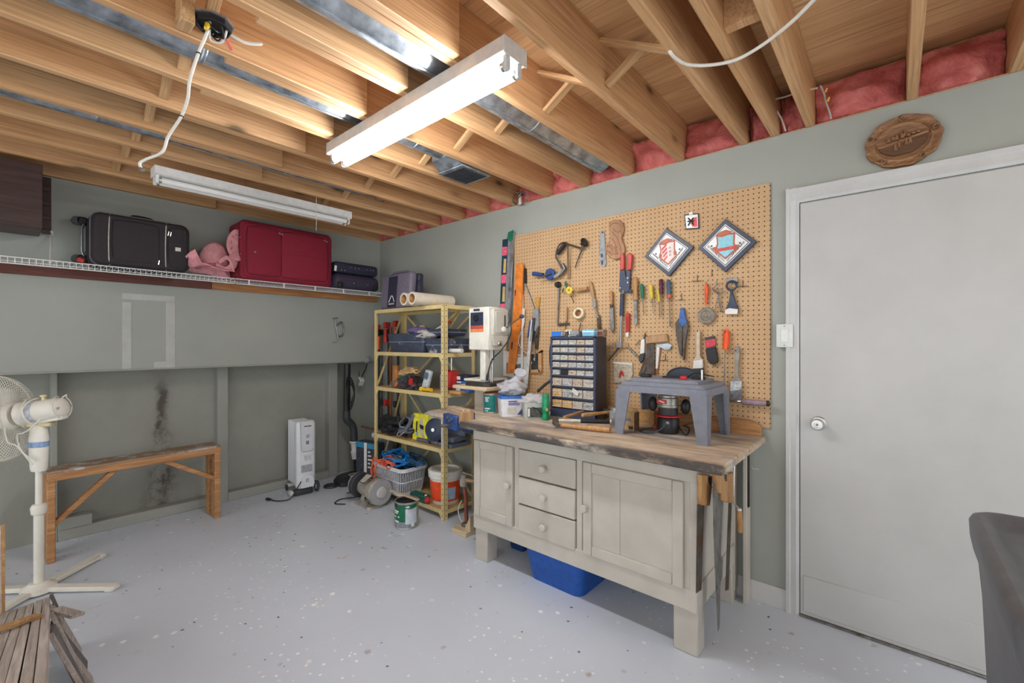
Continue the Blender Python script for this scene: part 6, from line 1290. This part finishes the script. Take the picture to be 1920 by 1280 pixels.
lump('rag', 'purple rag stuffed into the large paint tray', 'rag', 785, 1.40, .12, .08, .045, M('purple_cloth', (112, 102, 150), .9), 2.36, 2.0)
lump('rag', 'pale crumpled rag over the front of the roller tray', 'rag', 803, 1.375, .13, .06, .04, M('pale_cloth', (196, 190, 184), .9), 2.27, 4.0)
c = sth('rolled_cloth', 'pink and white roll lying under the dark roller tray', 'roll', 850, 1.285, 2.28); part('roll', MB().cyl((-.13, 0, 0), (.1, 0, 0), .016, n=14), m_whitep, c); part('end', MB().cyl((-.15, 0, 0), (-.13, 0, 0), .017, n=14), m_red, c)
# clamps and bars standing in the corner behind the shelf
for i, (y, x, z1, mt, lab) in enumerate(((3.66, 2.53, 1.56, m_rust, 'dark bar clamp with red grips in the corner behind the steel shelf'), (3.74, 2.50, 1.50, m_brown, 'wooden bar standing in the corner behind the steel shelf'), (3.82, 2.53, 1.55, m_rust, 'bar clamp with orange-red screw in the corner, second from the shelf'), (3.90, 2.50, 1.48, m_steel, 'pale steel bar clamp in the corner behind the steel shelf'), (3.98, 2.52, 1.53, m_dark, 'black bar clamp with red end nearest the corner'))):
    c = thing('bar_clamp', lab, 'clamp', (x, y, 0), 0, 'clamps in the corner behind the shelf'); part('bar', MB().bb(-.006, .006, -.013, .013, 0, z1), mt, c)
    if mt is not m_brown:
        part('head', MB().bb(-.05, .01, -.02, .02, z1-.06, z1, .004), m_black if i % 2 else m_red, c); part('grip', MB().cyl((-.035, 0, z1-.20), (-.035, 0, z1-.07), .018, n=12), m_red if i != 3 else m_ored, c); part('slide', MB().bb(-.05, .01, -.018, .018, .72, .78, .004), m_red if i == 2 else m_dark, c)
# shelf 3
z = .956
c = sth('wood_block', 'upright orange-brown wooden block on the middle shelf', 'wood block', 743, z, 2.33); part('block', MB().bb(-.035, .035, -.02, .02, 0, .19, .01, 2), WOOD('orange_block', (214, 150, 92), (190, 124, 68), 2, 2, .5, False), c)
lump('work_gloves', 'pair of tan work gloves on top of the tool heap', 'gloves', 768, z+.11, .11, .06, .035, M('tan_leather', (206, 172, 124), .8), 2.27, 6.1, .6)
c = sth('hand_tool', 'tool with round green handle in the middle-shelf heap', 'hand tool', 755, z+.055, 2.24); part('handle', MB().tube([(-.05, -.01, .0), (-.02, 0, .025), (.05, .02, .05)], [.016, .022, .020], 12), m_green, c); part('wire_loop', MB().tube(sp([(-.05, -.01, 0), (-.12, -.02, .0), (-.15, -.02, -.03), (-.11, -.03, -.05), (-.06, -.02, -.04)], 5), .005, 8), m_galv, c); part('nose', MB().tube([(-.055, -.01, -.0), (-.08, -.02, -.045)], [.016, .008], 10), M('salmon', (206, 120, 96), .5), c)
lump('tool_heap', 'heap of dark metal and red tool parts on the middle shelf', 'tool heap', 772, z, .15, .08, .055, M('mixed_metal', (96, 92, 98), .5, .3, .5, 45, .5, dirt=((176, 52, 60), -.05)), 2.28, 7.7, .7)
for i, (x0, z0, r, mt) in enumerate(((768, .085, .03, m_dark), (778, .075, .028, m_red), (786, .09, .026, m_black), (775, .12, .022, m_dark))): 
    c = sth('machine_part', ['dark pulley on the middle-shelf heap', 'red reel in the middle-shelf heap', 'black motor end beside the white handset', 'small dark wheel on top of the heap'][i], 'machine part', x0, z+z0, 2.22); part('wheel', MB().lathe([(0, 0), (r, 0), (r, .012), (r*.7, .016), (r*.7, .03), (r, .034), (r, .045), (0, .045)], 16, (0, 0, 0), (PI/2, .3*i, 0)), mt, c)
c = sth('handset', 'pale grey cordless handset leaning by the front post', 'handset', 801, z, 2.26); part('body', MB().box((0, 0, .085), (.075, .035, .17), (-.15, .18, 0), b=.014, seg=2), M('pale_blue_grey', (200, 208, 216), .4), c); part('screen', MB().box((.012, -.022, .125), (.045, .006, .05), (-.15, .18, 0), b=.002), M('slate_screen', (92, 112, 128), .3), c)
for i in range(6): part('key', MB().box((-.02+.018*(i % 3), -.02, .075-.02*(i//3)), (.011, .004, .01), (-.15, .18, 0)), m_whitep, c)
c = sth('flashlight', 'yellow flashlight lying along the front edge of the middle shelf', 'flashlight', 800, z+.018, 2.215); part('barrel', MB().tube([(-.055, 0, 0), (.06, 0, 0)], .015, 14), M('flash_yellow', (246, 190, 30), .35), c); part('head', MB().tube([(-.08, 0, 0), (-.075, 0, 0), (-.055, 0, 0)], [.014, .0185, .0185], 14), M('flash_yellow2', (250, 206, 60), .35), c); part('switch', MB().box((-.01, -.008, .013), (.02, .01, .006), b=.002), m_black, c)
c = sth('battery_charger', 'grey and red power tool box right of the front post', 'power tool', 842, z, 2.33); part('grey_box', MB().bb(-.06, .0, -.05, .05, 0, .14, .008), m_grey, c); part('red_shell', MB().bb(.0, .07, -.055, .05, .03, .17, .02, 2), m_red, c); part('red_top', MB().bb(-.06, .0, -.045, .05, .14, .175, .01), m_red, c); part('rod', MB().cyl((.03, 0, .16), (.03, 0, .27), .006, n=8), m_chrome, c)
for i, (x0, w_, h_, mt, lab) in enumerate(((876, .16, .07, M('blue_box_a', (70, 110, 170), .5, 0, .3, 60, dirt=((226, 226, 226), -.1)), 'white and blue printed box at the right of the middle shelf'), (878, .17, .02, M('blue_box_b', (34, 110, 200), .4), 'flat bright blue box on the printed box'), (876, .15, .045, M('navy_box', (40, 48, 72), .5, 0, .3, 60, dirt=((214, 216, 220), -.15)), 'navy box on top of the stack at the right of the middle shelf'))):
    zz = z+(0, .0705, .091)[i]; c = sth('small_carton', lab, 'box', x0, zz, 2.41); part('carton', MB().bb(-w_/2, w_/2, -.06, .06, 0, h_, .002), mt, c); part('label', MB().bb(-w_*.4, -w_*.1, -.0606, -.06, h_*.2, h_*.8), m_whitep, c)
c = sth('sanding_block', 'pale wooden board lying at the right front of the middle shelf', 'wood block', 855, z, 2.27); part('block', MB().bb(-.08, .08, -.03, .03, 0, .022, .004), m_lightwood, c)
# shelf 2
z = .536
lump('tool_bag', 'tangle of black cables and tool parts on the lower shelf', 'cable tangle', 742, z, .17, .10, .075, M('black_tangle', (46, 46, 50), .6, .2, .4, 40, .6), 2.32, 11.0, .8)
for i in range(4):
    c = sth('power_cable', ['black cable looping highest in the tangle', 'black cable trailing left over the lower shelf edge', 'grey cable arching over the tangle', 'black cable in front of the yellow box'][i], 'cable', (738, 722, 752, 765)[i], z+.03, 2.24)
    part('sheath', MB().tube(sp([(-.06, 0, -.02), (-.07+.02*i, .02, .05+.03*(i % 2)), (.0, .0, .10-.02*i), (.06, .02, .05), (.03, -.02, .0), (-.03, -.01, -.02)], 5), .006, 6), m_black if i != 2 else m_grey, c)
c = sth('plane_tool', 'grey plastic tool with angled open frame on the lower shelf', 'hand tool', 762, z+.03, 2.25); m_gt = M('slate_plastic', (104, 108, 120), .45); part('body', MB().bar((-.10, 0, .02), (.10, .03, .04), .05, .05, (0, 0, 1), .012), m_gt, c); part('strut', MB().bar((.0, 0, .03), (.08, .02, .18), .03, .035, (0, 0, 1), .008), m_gt, c); part('wire_handle', MB().tube(sp([(-.08, 0, .04), (-.09, 0, .09), (.0, 0, .15), (.05, 0, .12), (-.02, 0, .05)], 5), .009, 8), m_gt, c)
c = sth('yellow_box', 'yellow box with a dark picture panel standing on the lower shelf', 'box', 788, z, 2.265); m_yb = M('bright_yellow_card', (236, 230, 60), .45); part('box', MB().box((0, .02, .11), (.19, .045, .22), (-.06, 0, 0), b=.002), m_yb, c)
part('black_print', MB().box((-.035, -.0125, .115), (.012, .002, .09), (-.06, 0, 0)), m_black, c); part('tool_print', MB().box((.03, -.0125, .12), (.05, .002, .03), (-.06, .2, 0)), m_black, c); part('round_seal', MB().lathe([(.018, 0), (0, .001)], 18, (-.03, -.008, .055), (PI/2, 0, 0)), M('pale_blue_seal', (150, 176, 200), .5), c); part('spine', MB().box((-.0955, .02, .11), (.002, .045, .21), (-.06, 0, 0)), M('dull_yellow', (196, 184, 60), .5), c)
c = sth('sanding_disc', 'pale sanding disc leaning behind the yellow box', 'disc', 811, z+.005, 2.30); part('disc', MB().lathe([(0, 0), (.125, 0), (.127, .004), (.125, .008), (0, .008)], 36, (0, 0, .128), (PI/2-.15, 0, .35)), M('pale_disc', (176, 168, 150), .5, 0, .15), c)
c = sth('blade_guard', 'dark navy grinder guard between the pale disc and the post', 'guard', 818, z+.005, 2.25); part('guard', MB().lathe([(0, 0), (.085, 0), (.09, .02), (.07, .035), (0, .04)], 28, (0, 0, .12), (PI/2-.1, 0, .35)), m_navy, c); part('nut', MB().lathe([(.015, .035), (.015, .055), (0, .056)], 8, (0, 0, .12), (PI/2-.1, 0, .35)), m_chrome, c)
c = sth('mitre_saw_base', 'grey cast mitre box base filling the right half of the lower shelf', 'saw base', 828, z, 2.33); m_mit = M('blue_grey_casting', (118, 126, 142), .45, .2, .1, 20)
part('base', MB().bb(-.22, .22, -.09, .12, 0, .03, .008), m_mit, c); part('raised_bed', MB().bb(-.10, .20, -.06, .10, .03, .075, .012), m_mit, c); part('ramp', MB().prism([(-.22, .03), (-.10, .03), (-.10, .07)], -.06, .08, 'y', .004), m_mit, c); part('fence', MB().bb(.0, .21, .05, .075, .07, .14, .006), m_mit, c); part('lock_knob', MB().lathe([(.012, 0), (.012, .02), (0, .022)], 12, (.06, -.09, .03), (PI/2, 0, 0)), m_chrome, c); part('notch', MB().bb(-.06, -.02, -.0915, -.088, .004, .026), m_dark, c)
# bottom shelf: laundry basket, cords, bucket
m_bask = M('white_basket_plastic', (222, 224, 230), .4)
bz_ = .074; cy_ = (SY(706)+SY(794))/2; bw, bd_ = .215, .135
ba = thing('laundry_basket', 'white slatted plastic basket full of cords on the bottom shelf', 'basket', (2.265, cy_, bz_), RZ)
q = lambda f: rrect(-bw*f, bw*f, -bd_*f, bd_*f, .05*f)
part('floor', loft([(q(.84), 0), (q(.84), .008)]), m_bask, ba); part('rim', loft([(q(1.0), .205), (q(1.06), .207), (q(1.06), .232), (q(1.02), .236), (q(1.0), .232), (q(.98), .21)], False), m_bask, ba); part('bottom_band', loft([(q(.84), 0), (q(.865), .03), (q(.845), .03), (q(.82), .004)], False), m_bask, ba); part('middle_band', MB().tube([(p[0], p[1], .115) for p in q(.92)], .005, 6, True), m_bask, ba)
def along(P, n):
    P = [Vector((p[0], p[1], 0)) for p in P]; P.append(P[0]); D = [0]
    for i in range(len(P)-1): D.append(D[-1]+(P[i+1]-P[i]).length)
    out = []
    for k in range(n):
        t = D[-1]*k/n; i = max(j for j in range(len(D)-1) if D[j] <= t); f = (t-D[i])/(D[i+1]-D[i]+1e-9); out.append((P[i].lerp(P[i+1], f), (P[i+1]-P[i]).normalized()))
    return out
sm = MB().bb(-.004, .004, -.002, .002, 0, .18, .001).mesh('slat', m_bask)
for a, b in zip(along(q(.865), 72), along(q(.99), 72)):
    o_ = link('slat', sm, ba, (a[0].x, a[0].y, .028)); d = Vector((b[0].x-a[0].x, b[0].y-a[0].y, .18)); o_.rotation_mode = 'QUATERNION'
    zq = d.normalized(); xq = a[1]; yq = zq.cross(xq).normalized(); o_.rotation_quaternion = Matrix((yq.cross(zq), yq, zq)).transposed().to_quaternion()
part('lining', loft([(q(.80), .01), (q(.94), .19)], False), M('dark_contents', (52, 50, 54), .8, 0, .3, 20), ba)
def coil(name, label, px, X, z, mt, R1, R2, turns, seed, r=.0055, tiltx=.3):
    c = sth(name, label, 'cord', px, z, X, 'cords heaped in the basket'); rn = random.Random(seed)
    for k in range(turns):
        ph = rn.uniform(0, 6); P = []
        for i in range(14):
            a = 2*PI*i/14; P.append(Vector((R1*(1+.18*rn.uniform(-1, 1))*math.cos(a), R2*(1+.2*rn.uniform(-1, 1))*math.sin(a), .018*rn.uniform(-1, 1)+.02*math.sin(a*2+ph)+k*.007+tiltx*R2*math.sin(a))))
        part('loop', MB().tube(sp(P, 4, True), r, 6, True), mt, c)
    return c
coil('extension_cord', 'coiled bright blue extension cord heaped on the white basket', 742, 2.22, bz_+.262, M('cord_blue', (22, 128, 206), .35), .16, .075, 7, 3)
coil('extension_cord', 'dark blue cord trailing right behind the bucket', 775, 2.30, bz_+.262, M('cord_darkblue', (18, 88, 138), .4), .14, .06, 4, 8)
oc = coil('extension_cord', 'orange extension cord bundled in the front of the basket', 727, 2.15, bz_+.248, M('cord_orange', (240, 98, 56), .4), .09, .04, 4, 5)
part('end_loop', MB().tube(sp([(-.09, -.02, 0), (-.15, -.04, .03), (-.17, -.05, -.06), (-.15, -.06, -.14), (-.13, -.05, -.05), (-.1, -.02, .0)], 6), .0055, 6), M('cord_orange', (240, 98, 56), .4), oc)
part('end_loop', MB().tube(sp([(-.09, -.02, 0), (-.13, -.05, .01), (-.145, -.07, -.08), (-.11, -.06, -.12), (-.12, -.04, -.02)], 6), .0055, 6), M('cord_orange', (240, 98, 56), .4), oc)
bk_ = thing('bucket', 'orange and white plastic bucket with lid by the front shelf post', 'bucket', (2.34, 2.735, .074), RZ)
part('pail', MB().lathe([(.105, 0), (.108, .004), (.127, .235), (.125, .24), (0, .24)], 36), m_whitep, bk_)
CA2 = math.atan2(-FV.y, -FV.x)+PI/2
vs = []; n = 26
for i in range(n+1):
    a = CA2-1.7+3.4*i/n
    for rr, zz in ((.1115, .03), (.1255, .185), (.122, .185), (.108, .03)): vs.append((rr*math.cos(a), rr*math.sin(a), zz))
part('orange_wrap', MB().add(vs, [(4*i+j, 4*i+(j+1) % 4, 4*i+4+(j+1) % 4, 4*i+4+j) for i in range(n) for j in range(4)]), M('bucket_orange', (240, 84, 36), .4, 0, .1, 30), bk_)
vs = []
for i in range(9):
    a = CA2+.05+.8*i/8
    for rr, zz in ((.1135, .045), (.1235, .14), (.12, .14), (.11, .045)): vs.append((rr*math.cos(a), rr*math.sin(a), zz))
part('blue_label', MB().add(vs, [(4*i+j, 4*i+(j+1) % 4, 4*i+4+(j+1) % 4, 4*i+4+j) for i in range(8) for j in range(4)]), M('bucket_label', (170, 196, 222), .4, 0, .15, 60), bk_)
part('lid', MB().lathe([(.128, .205), (.136, .21), (.136, .228), (.131, .232), (.138, .236), (.138, .258), (.132, .264), (.11, .264), (.105, .25), (0, .25)], 36), m_whitep, bk_)
c = thing('green_toolbox', 'flat dark green box under the basket at the shelf front', 'box', (2.21, 2.90, .074), RZ); part('box', MB().bb(-.09, .10, -.03, .03, 0, .06, .006), M('dark_green', (14, 96, 76), .45), c); part('lid_line', MB().bb(-.092, .102, -.032, .032, .042, .046), m_dark, c)
c = thing('red_knob_tool', 'small red plastic knob left of the orange bucket', 'knob', (2.205, 2.80, .074), RZ); part('knob', MB().ball((0, 0, .028), (.03, .026, .028), 14, 10), m_red, c); part('stem', MB().cyl((-.03, 0, .04), (-.01, 0, .06), .012, n=10), m_whitep, c)
o = onZ(868, 965, 0)
c = thing('pipe_clamp', 'pipe clamp with grey tap head leaning by the workbench left end', 'clamp', (2.20, 2.32, 0), RZ)
part('pipe', MB().tube(sp([(-.05, 0, .33), (-.03, 0, .22), (.0, -.02, .06)], 4), .014, 10), M('rusty_pipe', (140, 78, 58), .6, .2, .2), c); part('tap_body', MB().lathe([(.02, 0), (.03, .01), (.03, .05), (.02, .07), (.024, .09), (0, .09)], 14, (-.05, 0, .30)), m_greyw, c); part('tap_handle', MB().box((-.01, 0, .40), (.11, .012, .008), b=.002), m_greyw, c); part('side_pipe', MB().cyl((-.05, 0, .35), (.09, .02, .36), .014, n=12), m_tanw, c); part('foot', MB().bb(-.03, .03, -.05, .01, 0, .06, .008), m_steel, c); part('wire', MB().tube(sp([(-.06, -.01, .2), (-.085, -.02, .14), (-.06, -.03, .08), (-.02, -.03, .05)], 5), .003, 6), m_whitep, c)
# ================================================================ things on the floor by the shelf
gp = onZ(763, 981, 0); GR_ = .086
c = thing('paint_can', 'large dark green paint can with a stir stick across it on the floor', 'paint can', (1.955, 2.72, 0), 0)
part('body', MB().lathe([(GR_*.97, 0), (GR_, .003), (GR_, .008), (GR_*.985, .01), (GR_*.985, .182), (GR_, .184), (GR_, .192), (GR_*.93, .192), (GR_*.93, .17), (0, .17)], 36), m_tin, c)
CB = math.atan2(-FV.y, -FV.x)-.13
wrap(c, GR_*.995, .055, .178, CB-1.35, CB+.25, M('can_green', (16, 104, 72), .4, 0, .1, 40)); wrap(c, GR_*.995, .04, .15, CB+.25, CB+1.3, M('can_label_white', (206, 212, 222), .45, 0, .06)); wrap(c, GR_*.995, .15, .178, CB+.25, CB+1.3, M('can_green', (16, 104, 72), .4), 'green_band'); wrap(c, GR_*.994, .012, .055, CB-1.35, CB+1.3, M('can_grey', (140, 146, 152), .4, 0, .2, 60), 'grey_band')
wrap(c, GR_*1.004, .155, .182, CB-1.2, CB-.55, m_black, 'badge'); wrap(c, GR_*1.006, .125, .134, CB-1.0, CB-.35, m_whitep, 'print'); wrap(c, GR_*1.006, .112, .120, CB-1.0, CB-.45, m_whitep, 'print'); wrap(c, GR_*1.006, .085, .096, CB-.85, CB-.7, m_whitep, 'print'); wrap(c, GR_*1.006, .085, .096, CB-.45, CB-.3, m_whitep, 'print'); wrap(c, GR_*1.006, .158, .170, CB+.3, CB+.6, m_whitep, 'print'); wrap(c, GR_*1.006, .02, .046, CB+.75, CB+1.0, m_whitep, 'print'); wrap(c, GR_*1.006, .05, .063, CB-.95, CB-.35, m_whitep, 'print')
part('dark_lid', MB().lathe([(GR_*.92, .172), (GR_*.9, .186), (GR_*.8, .186), (GR_*.78, .178), (0, .178)], 30), m_black, c); part('wire_bail', MB().tube(sp([(GR_*math.cos(CB+.2), GR_*math.sin(CB+.2), .165), (GR_*1.12*math.cos(CB+.6), GR_*1.12*math.sin(CB+.6), .15), (GR_*1.1*math.cos(CB+1.1), GR_*1.1*math.sin(CB+1.1), .16), (GR_*math.cos(CB+1.5), GR_*math.sin(CB+1.5), .172)], 5), .0022, 6), m_steel, c)
A, B = onZ(733, 919, .203), onZ(784, 937, .203)
c = thing('stir_stick', 'pale wooden stir stick lying across the green paint can', 'stick', A); part('stick', MB().bar((0, 0, 0), B-A, .028, .006, (0, 0, 1), .001), m_pale, c)
# bench grinder (axis along the wall)
m_gri = M('grimy_beige_iron', (176, 170, 158), .5, .2, .15, 25, dirt=((120, 108, 94), .05)); GX, GY, GZ = 2.02, 3.33, .13
g = thing('bench_grinder', 'beige bench grinder with a grey wheel standing on the floor', 'bench grinder', (GX, GY, 0), 0)
part('foot', loft([(rrect(-.09, .09, -.13, .11, .03), 0), (rrect(-.085, .085, -.125, .105, .03), .014), (rrect(-.055, .055, -.085, .07, .02), .03)]), m_gri, g); part('pedestal', loft([(rrect(-.055, .055, -.08, .07, .02), .025), (rrect(-.045, .045, -.06, .06, .02), .08)]), m_gri, g)
part('motor', MB().lathe([(.0, -.10), (.05, -.10), (.066, -.085), (.07, -.07), (.07, .07), (.066, .085), (.05, .10), (0, .10)], 28, (0, 0, GZ), (PI/2, 0, 0)), m_gri, g)
part('switch_box', MB().box((-.052, -.055, .055), (.02, .055, .045), (0, -.3, 0), b=.004), m_black, g); part('switch', MB().box((-.064, -.055, .056), (.008, .014, .02), (0, -.3, 0)), m_steel, g)
for s in (-1, 1):
    part('wheel_guard', MB().lathe([(.10, -.024), (.105, -.02), (.105, .02), (.10, .024), (.045, .024), (.045, -.024)], 32, (0, s*.135, GZ), (PI/2, 0, 0)), m_gri if s < 0 else m_dark, g); w_ = part('grinding_wheel', MB().lathe([(0, -.014), (.098, -.014), (.1, -.01), (.1, .014), (0, .014)], 36, (0, s*.165, GZ), (PI/2, 0, 0)), M('grey_abrasive', (168, 168, 170), .9, 0, .08, 120), g)
    part('flange', MB().lathe([(.045, 0), (.047, .004), (.04, .014), (.0, .022)], 28, (0, s*.178, GZ), (PI/2 if s < 0 else -PI/2, 0, 0)), M('pale_flange', (196, 194, 190), .5, 0, .05), w_); part('tool_rest', MB().bar((-.03, s*.15, .07), (-.12, s*.13, .085), .05, .012, (0, 0, 1), .002), m_steel, g)
part('neck', MB().lathe([(.045, 0), (.05, .03), (.045, .05)], 24, (0, -.085, GZ), (PI/2, 0, 0)), m_black, g)
part('eye_shield', MB().box((-.05, -.03, GZ+.095), (.09, .07, .006), (0, -.5, .2), b=.002), M('cloudy_shield', (196, 192, 178), .3), g); part('shield_frame', MB().tube([(-.095, -.07, GZ+.075), (-.095, .01, GZ+.075), (-.01, .01, GZ+.12), (-.01, -.07, GZ+.12)], .004, 6, True), m_dark, g); part('red_label', MB().box((-.02, -.132, GZ+.09), (.06, .03, .006), (0, .2, 0)), M('brick_label', (190, 92, 80), .5), g)
part('power_cord', MB().tube(sp([(0, .10, .05), (-.03, .2, .012), (-.12, .26, .006), (-.2, .2, .006), (-.15, .12, .006)], 6), .005, 6), m_black, g)
# vacuum floor head with wand
vx, vy = 2.22, 3.97
v = thing('vacuum_wand', 'black vacuum wand with cord and floor head standing in the corner', 'vacuum cleaner', (vx, vy, 0), 0)
part('floor_head', loft([(rrect(-.16, .10, -.10, .10, .06), .008), (rrect(-.16, .10, -.10, .10, .06), .04), (rrect(-.13, .08, -.075, .085, .05), .075), (rrect(-.08, .06, -.05, .06, .03), .09)]), M('glossy_black', (44, 44, 48), .3), v); part('label_plate', MB().box((-.02, -.055, .083), (.08, .06, .004), (.35, 0, .2), b=.001), m_grey, v)
W0 = lambda px, py: onY(px, py, vy+.12)-Vector((vx, vy, 0))
wp = [W0(672, 900), W0(671, 872), W0(668, 858), W0(666, 846), W0(664, 828), W0(662, 800), W0(651, 786), W0(650, 770), W0(651, 700), W0(651, 682)]
part('lower_tube', MB().tube([wp[0], wp[2]], .030, 16), m_black, v)
part('white_coupling', MB().tube([wp[2], wp[3]], .042, 18), m_whitep, v); part('white_coupling', MB().tube([wp[3]+Vector((0, 0, .004)), wp[4]], .034, 18), m_whitep, v); part('coupling_ring', MB().ring(wp[4], .036, .010, 20, 8), m_whitep, v); part('coupling_ring', MB().ring(wp[3], .037, .008, 20, 8), m_whitep, v)
part('elbow', MB().tube(sp([wp[4], wp[5], wp[6], wp[7]], 5), .036, 16), m_dark, v); part('upper_tube', MB().tube([wp[7], wp[8], wp[9]], .032, 16), m_black, v)
for i in range(3):
    P = [wp[8]+Vector((.05*math.cos(a*2*PI/8), -.05+.02*math.sin(a), -.16+.13*math.sin(a*2*PI/8)-.03*i)) for a in range(8)]; part('wound_cord', MB().tube(sp(P, 4, True), .006, 6, True), m_black, v)
# plug adapter on a cable on the wall
a_ = onX(684, 712, W-.03); c = thing('power_adapter', 'white plug adapter on a cable hanging left of the steel shelf', 'adapter', (a_.x-.12, a_.y-.12, a_.z), RZ)
part('adapter', MB().box((0, 0, .0), (.07, .05, .075), (0, .6, 0), b=.006), m_whitep, c); part('face', MB().box((0, -.026, 0), (.05, .004, .055), (0, .6, 0)), m_grey, c); part('cable', MB().tube(sp([(.02, 0, .045), (.06, 0, .09), (.10, 0, .13), (.12, 0, .19), (.09, .01, .24), (.12, .02, .27)], 5), .006, 6), m_black, c); part('lamp_head', MB().box((.14, 0, .22), (.07, .05, .05), (0, -.4, 0), b=.01), m_grey, c); part('hook', MB().tube([(-.02, .0, .05), (-.03, .0, .10)], .004, 6), m_black, c)
# cartons and pipes in the corner
o = onZ(690, 905, 0)
c = thing('tile_carton', 'dark printed carton with blue top band leaning beside the basket', 'carton', (2.26, 3.72, 0), RZ+.2)
part('carton', MB().bb(-.13, .13, -.05, .05, 0, .42, .003), M('navy_print_card', (60, 64, 74), .5, 0, .5, 55, dirt=((206, 206, 206), -.12)), c); part('blue_band', MB().bb(-.131, .131, -.0515, -.05, .37, .42), M('cyan_band', (60, 140, 180), .5), c); part('white_band', MB().bb(-.02, .015, -.0525, -.0515, .08, .42), m_whitep, c); part('red_text', MB().bb(.02, .10, -.0525, -.0515, .10, .13), M('red_text', (200, 90, 96), .5), c); part('grey_base', MB().bb(-.131, .131, -.0512, -.05, 0, .12), m_grey, c)
for i in range(5): part('white_text', MB().bb(.03, .06+.012*(i % 3), -.0525, -.0512, .33-.035*i, .345-.035*i), m_whitep, c)
c = thing('grey_carton', 'grey carton with label behind the navy printed carton', 'carton', (2.42, 3.74, 0), RZ+.1); part('carton', MB().bb(-.10, .10, -.03, .03, 0, .50, .004), m_grey, c); part('label', MB().bb(-.06, .03, -.031, -.03, .44, .48), m_greyw, c); part('white_cap', MB().ball((-.12, -.02, .44), (.03, .02, .03), 14, 8), m_whitep, c)
pa_ = onX(678, 799, 2.40); c = thing('copper_pipe', 'short copper pipe sticking out left of the steel shelf', 'pipe', (2.40, 3.56, pa_.z)); part('pipe', MB().cyl((0, 0, 0), (0, pa_.y-3.56, 0), .009, n=12), M('copper', (176, 112, 82), .4, .7), c)
dp = onZ(621, 912, 0); c = thing('rubber_disc', 'flat black rubber disc lying on the floor by the heater', 'disc', dp); part('disc', MB().lathe([(.02, 0), (.066, 0), (.068, .008), (.064, .016), (.045, .018), (.04, .012), (.02, .012), (.018, .006)], 30), m_dark, c); part('ring', MB().ring((0, 0, .016), .055, .004, 30, 6), m_black, c)
t = WT('wall_hook', 'small bent white wire hook on the bare wall beside the door', 'hook', 1412, 876, .002); t.rod('wire', [(1409, 873, .002), (1413, 878, .012), (1418, 877, .012), (1424, 879, .014)], .0018, m_whitep, k=3)
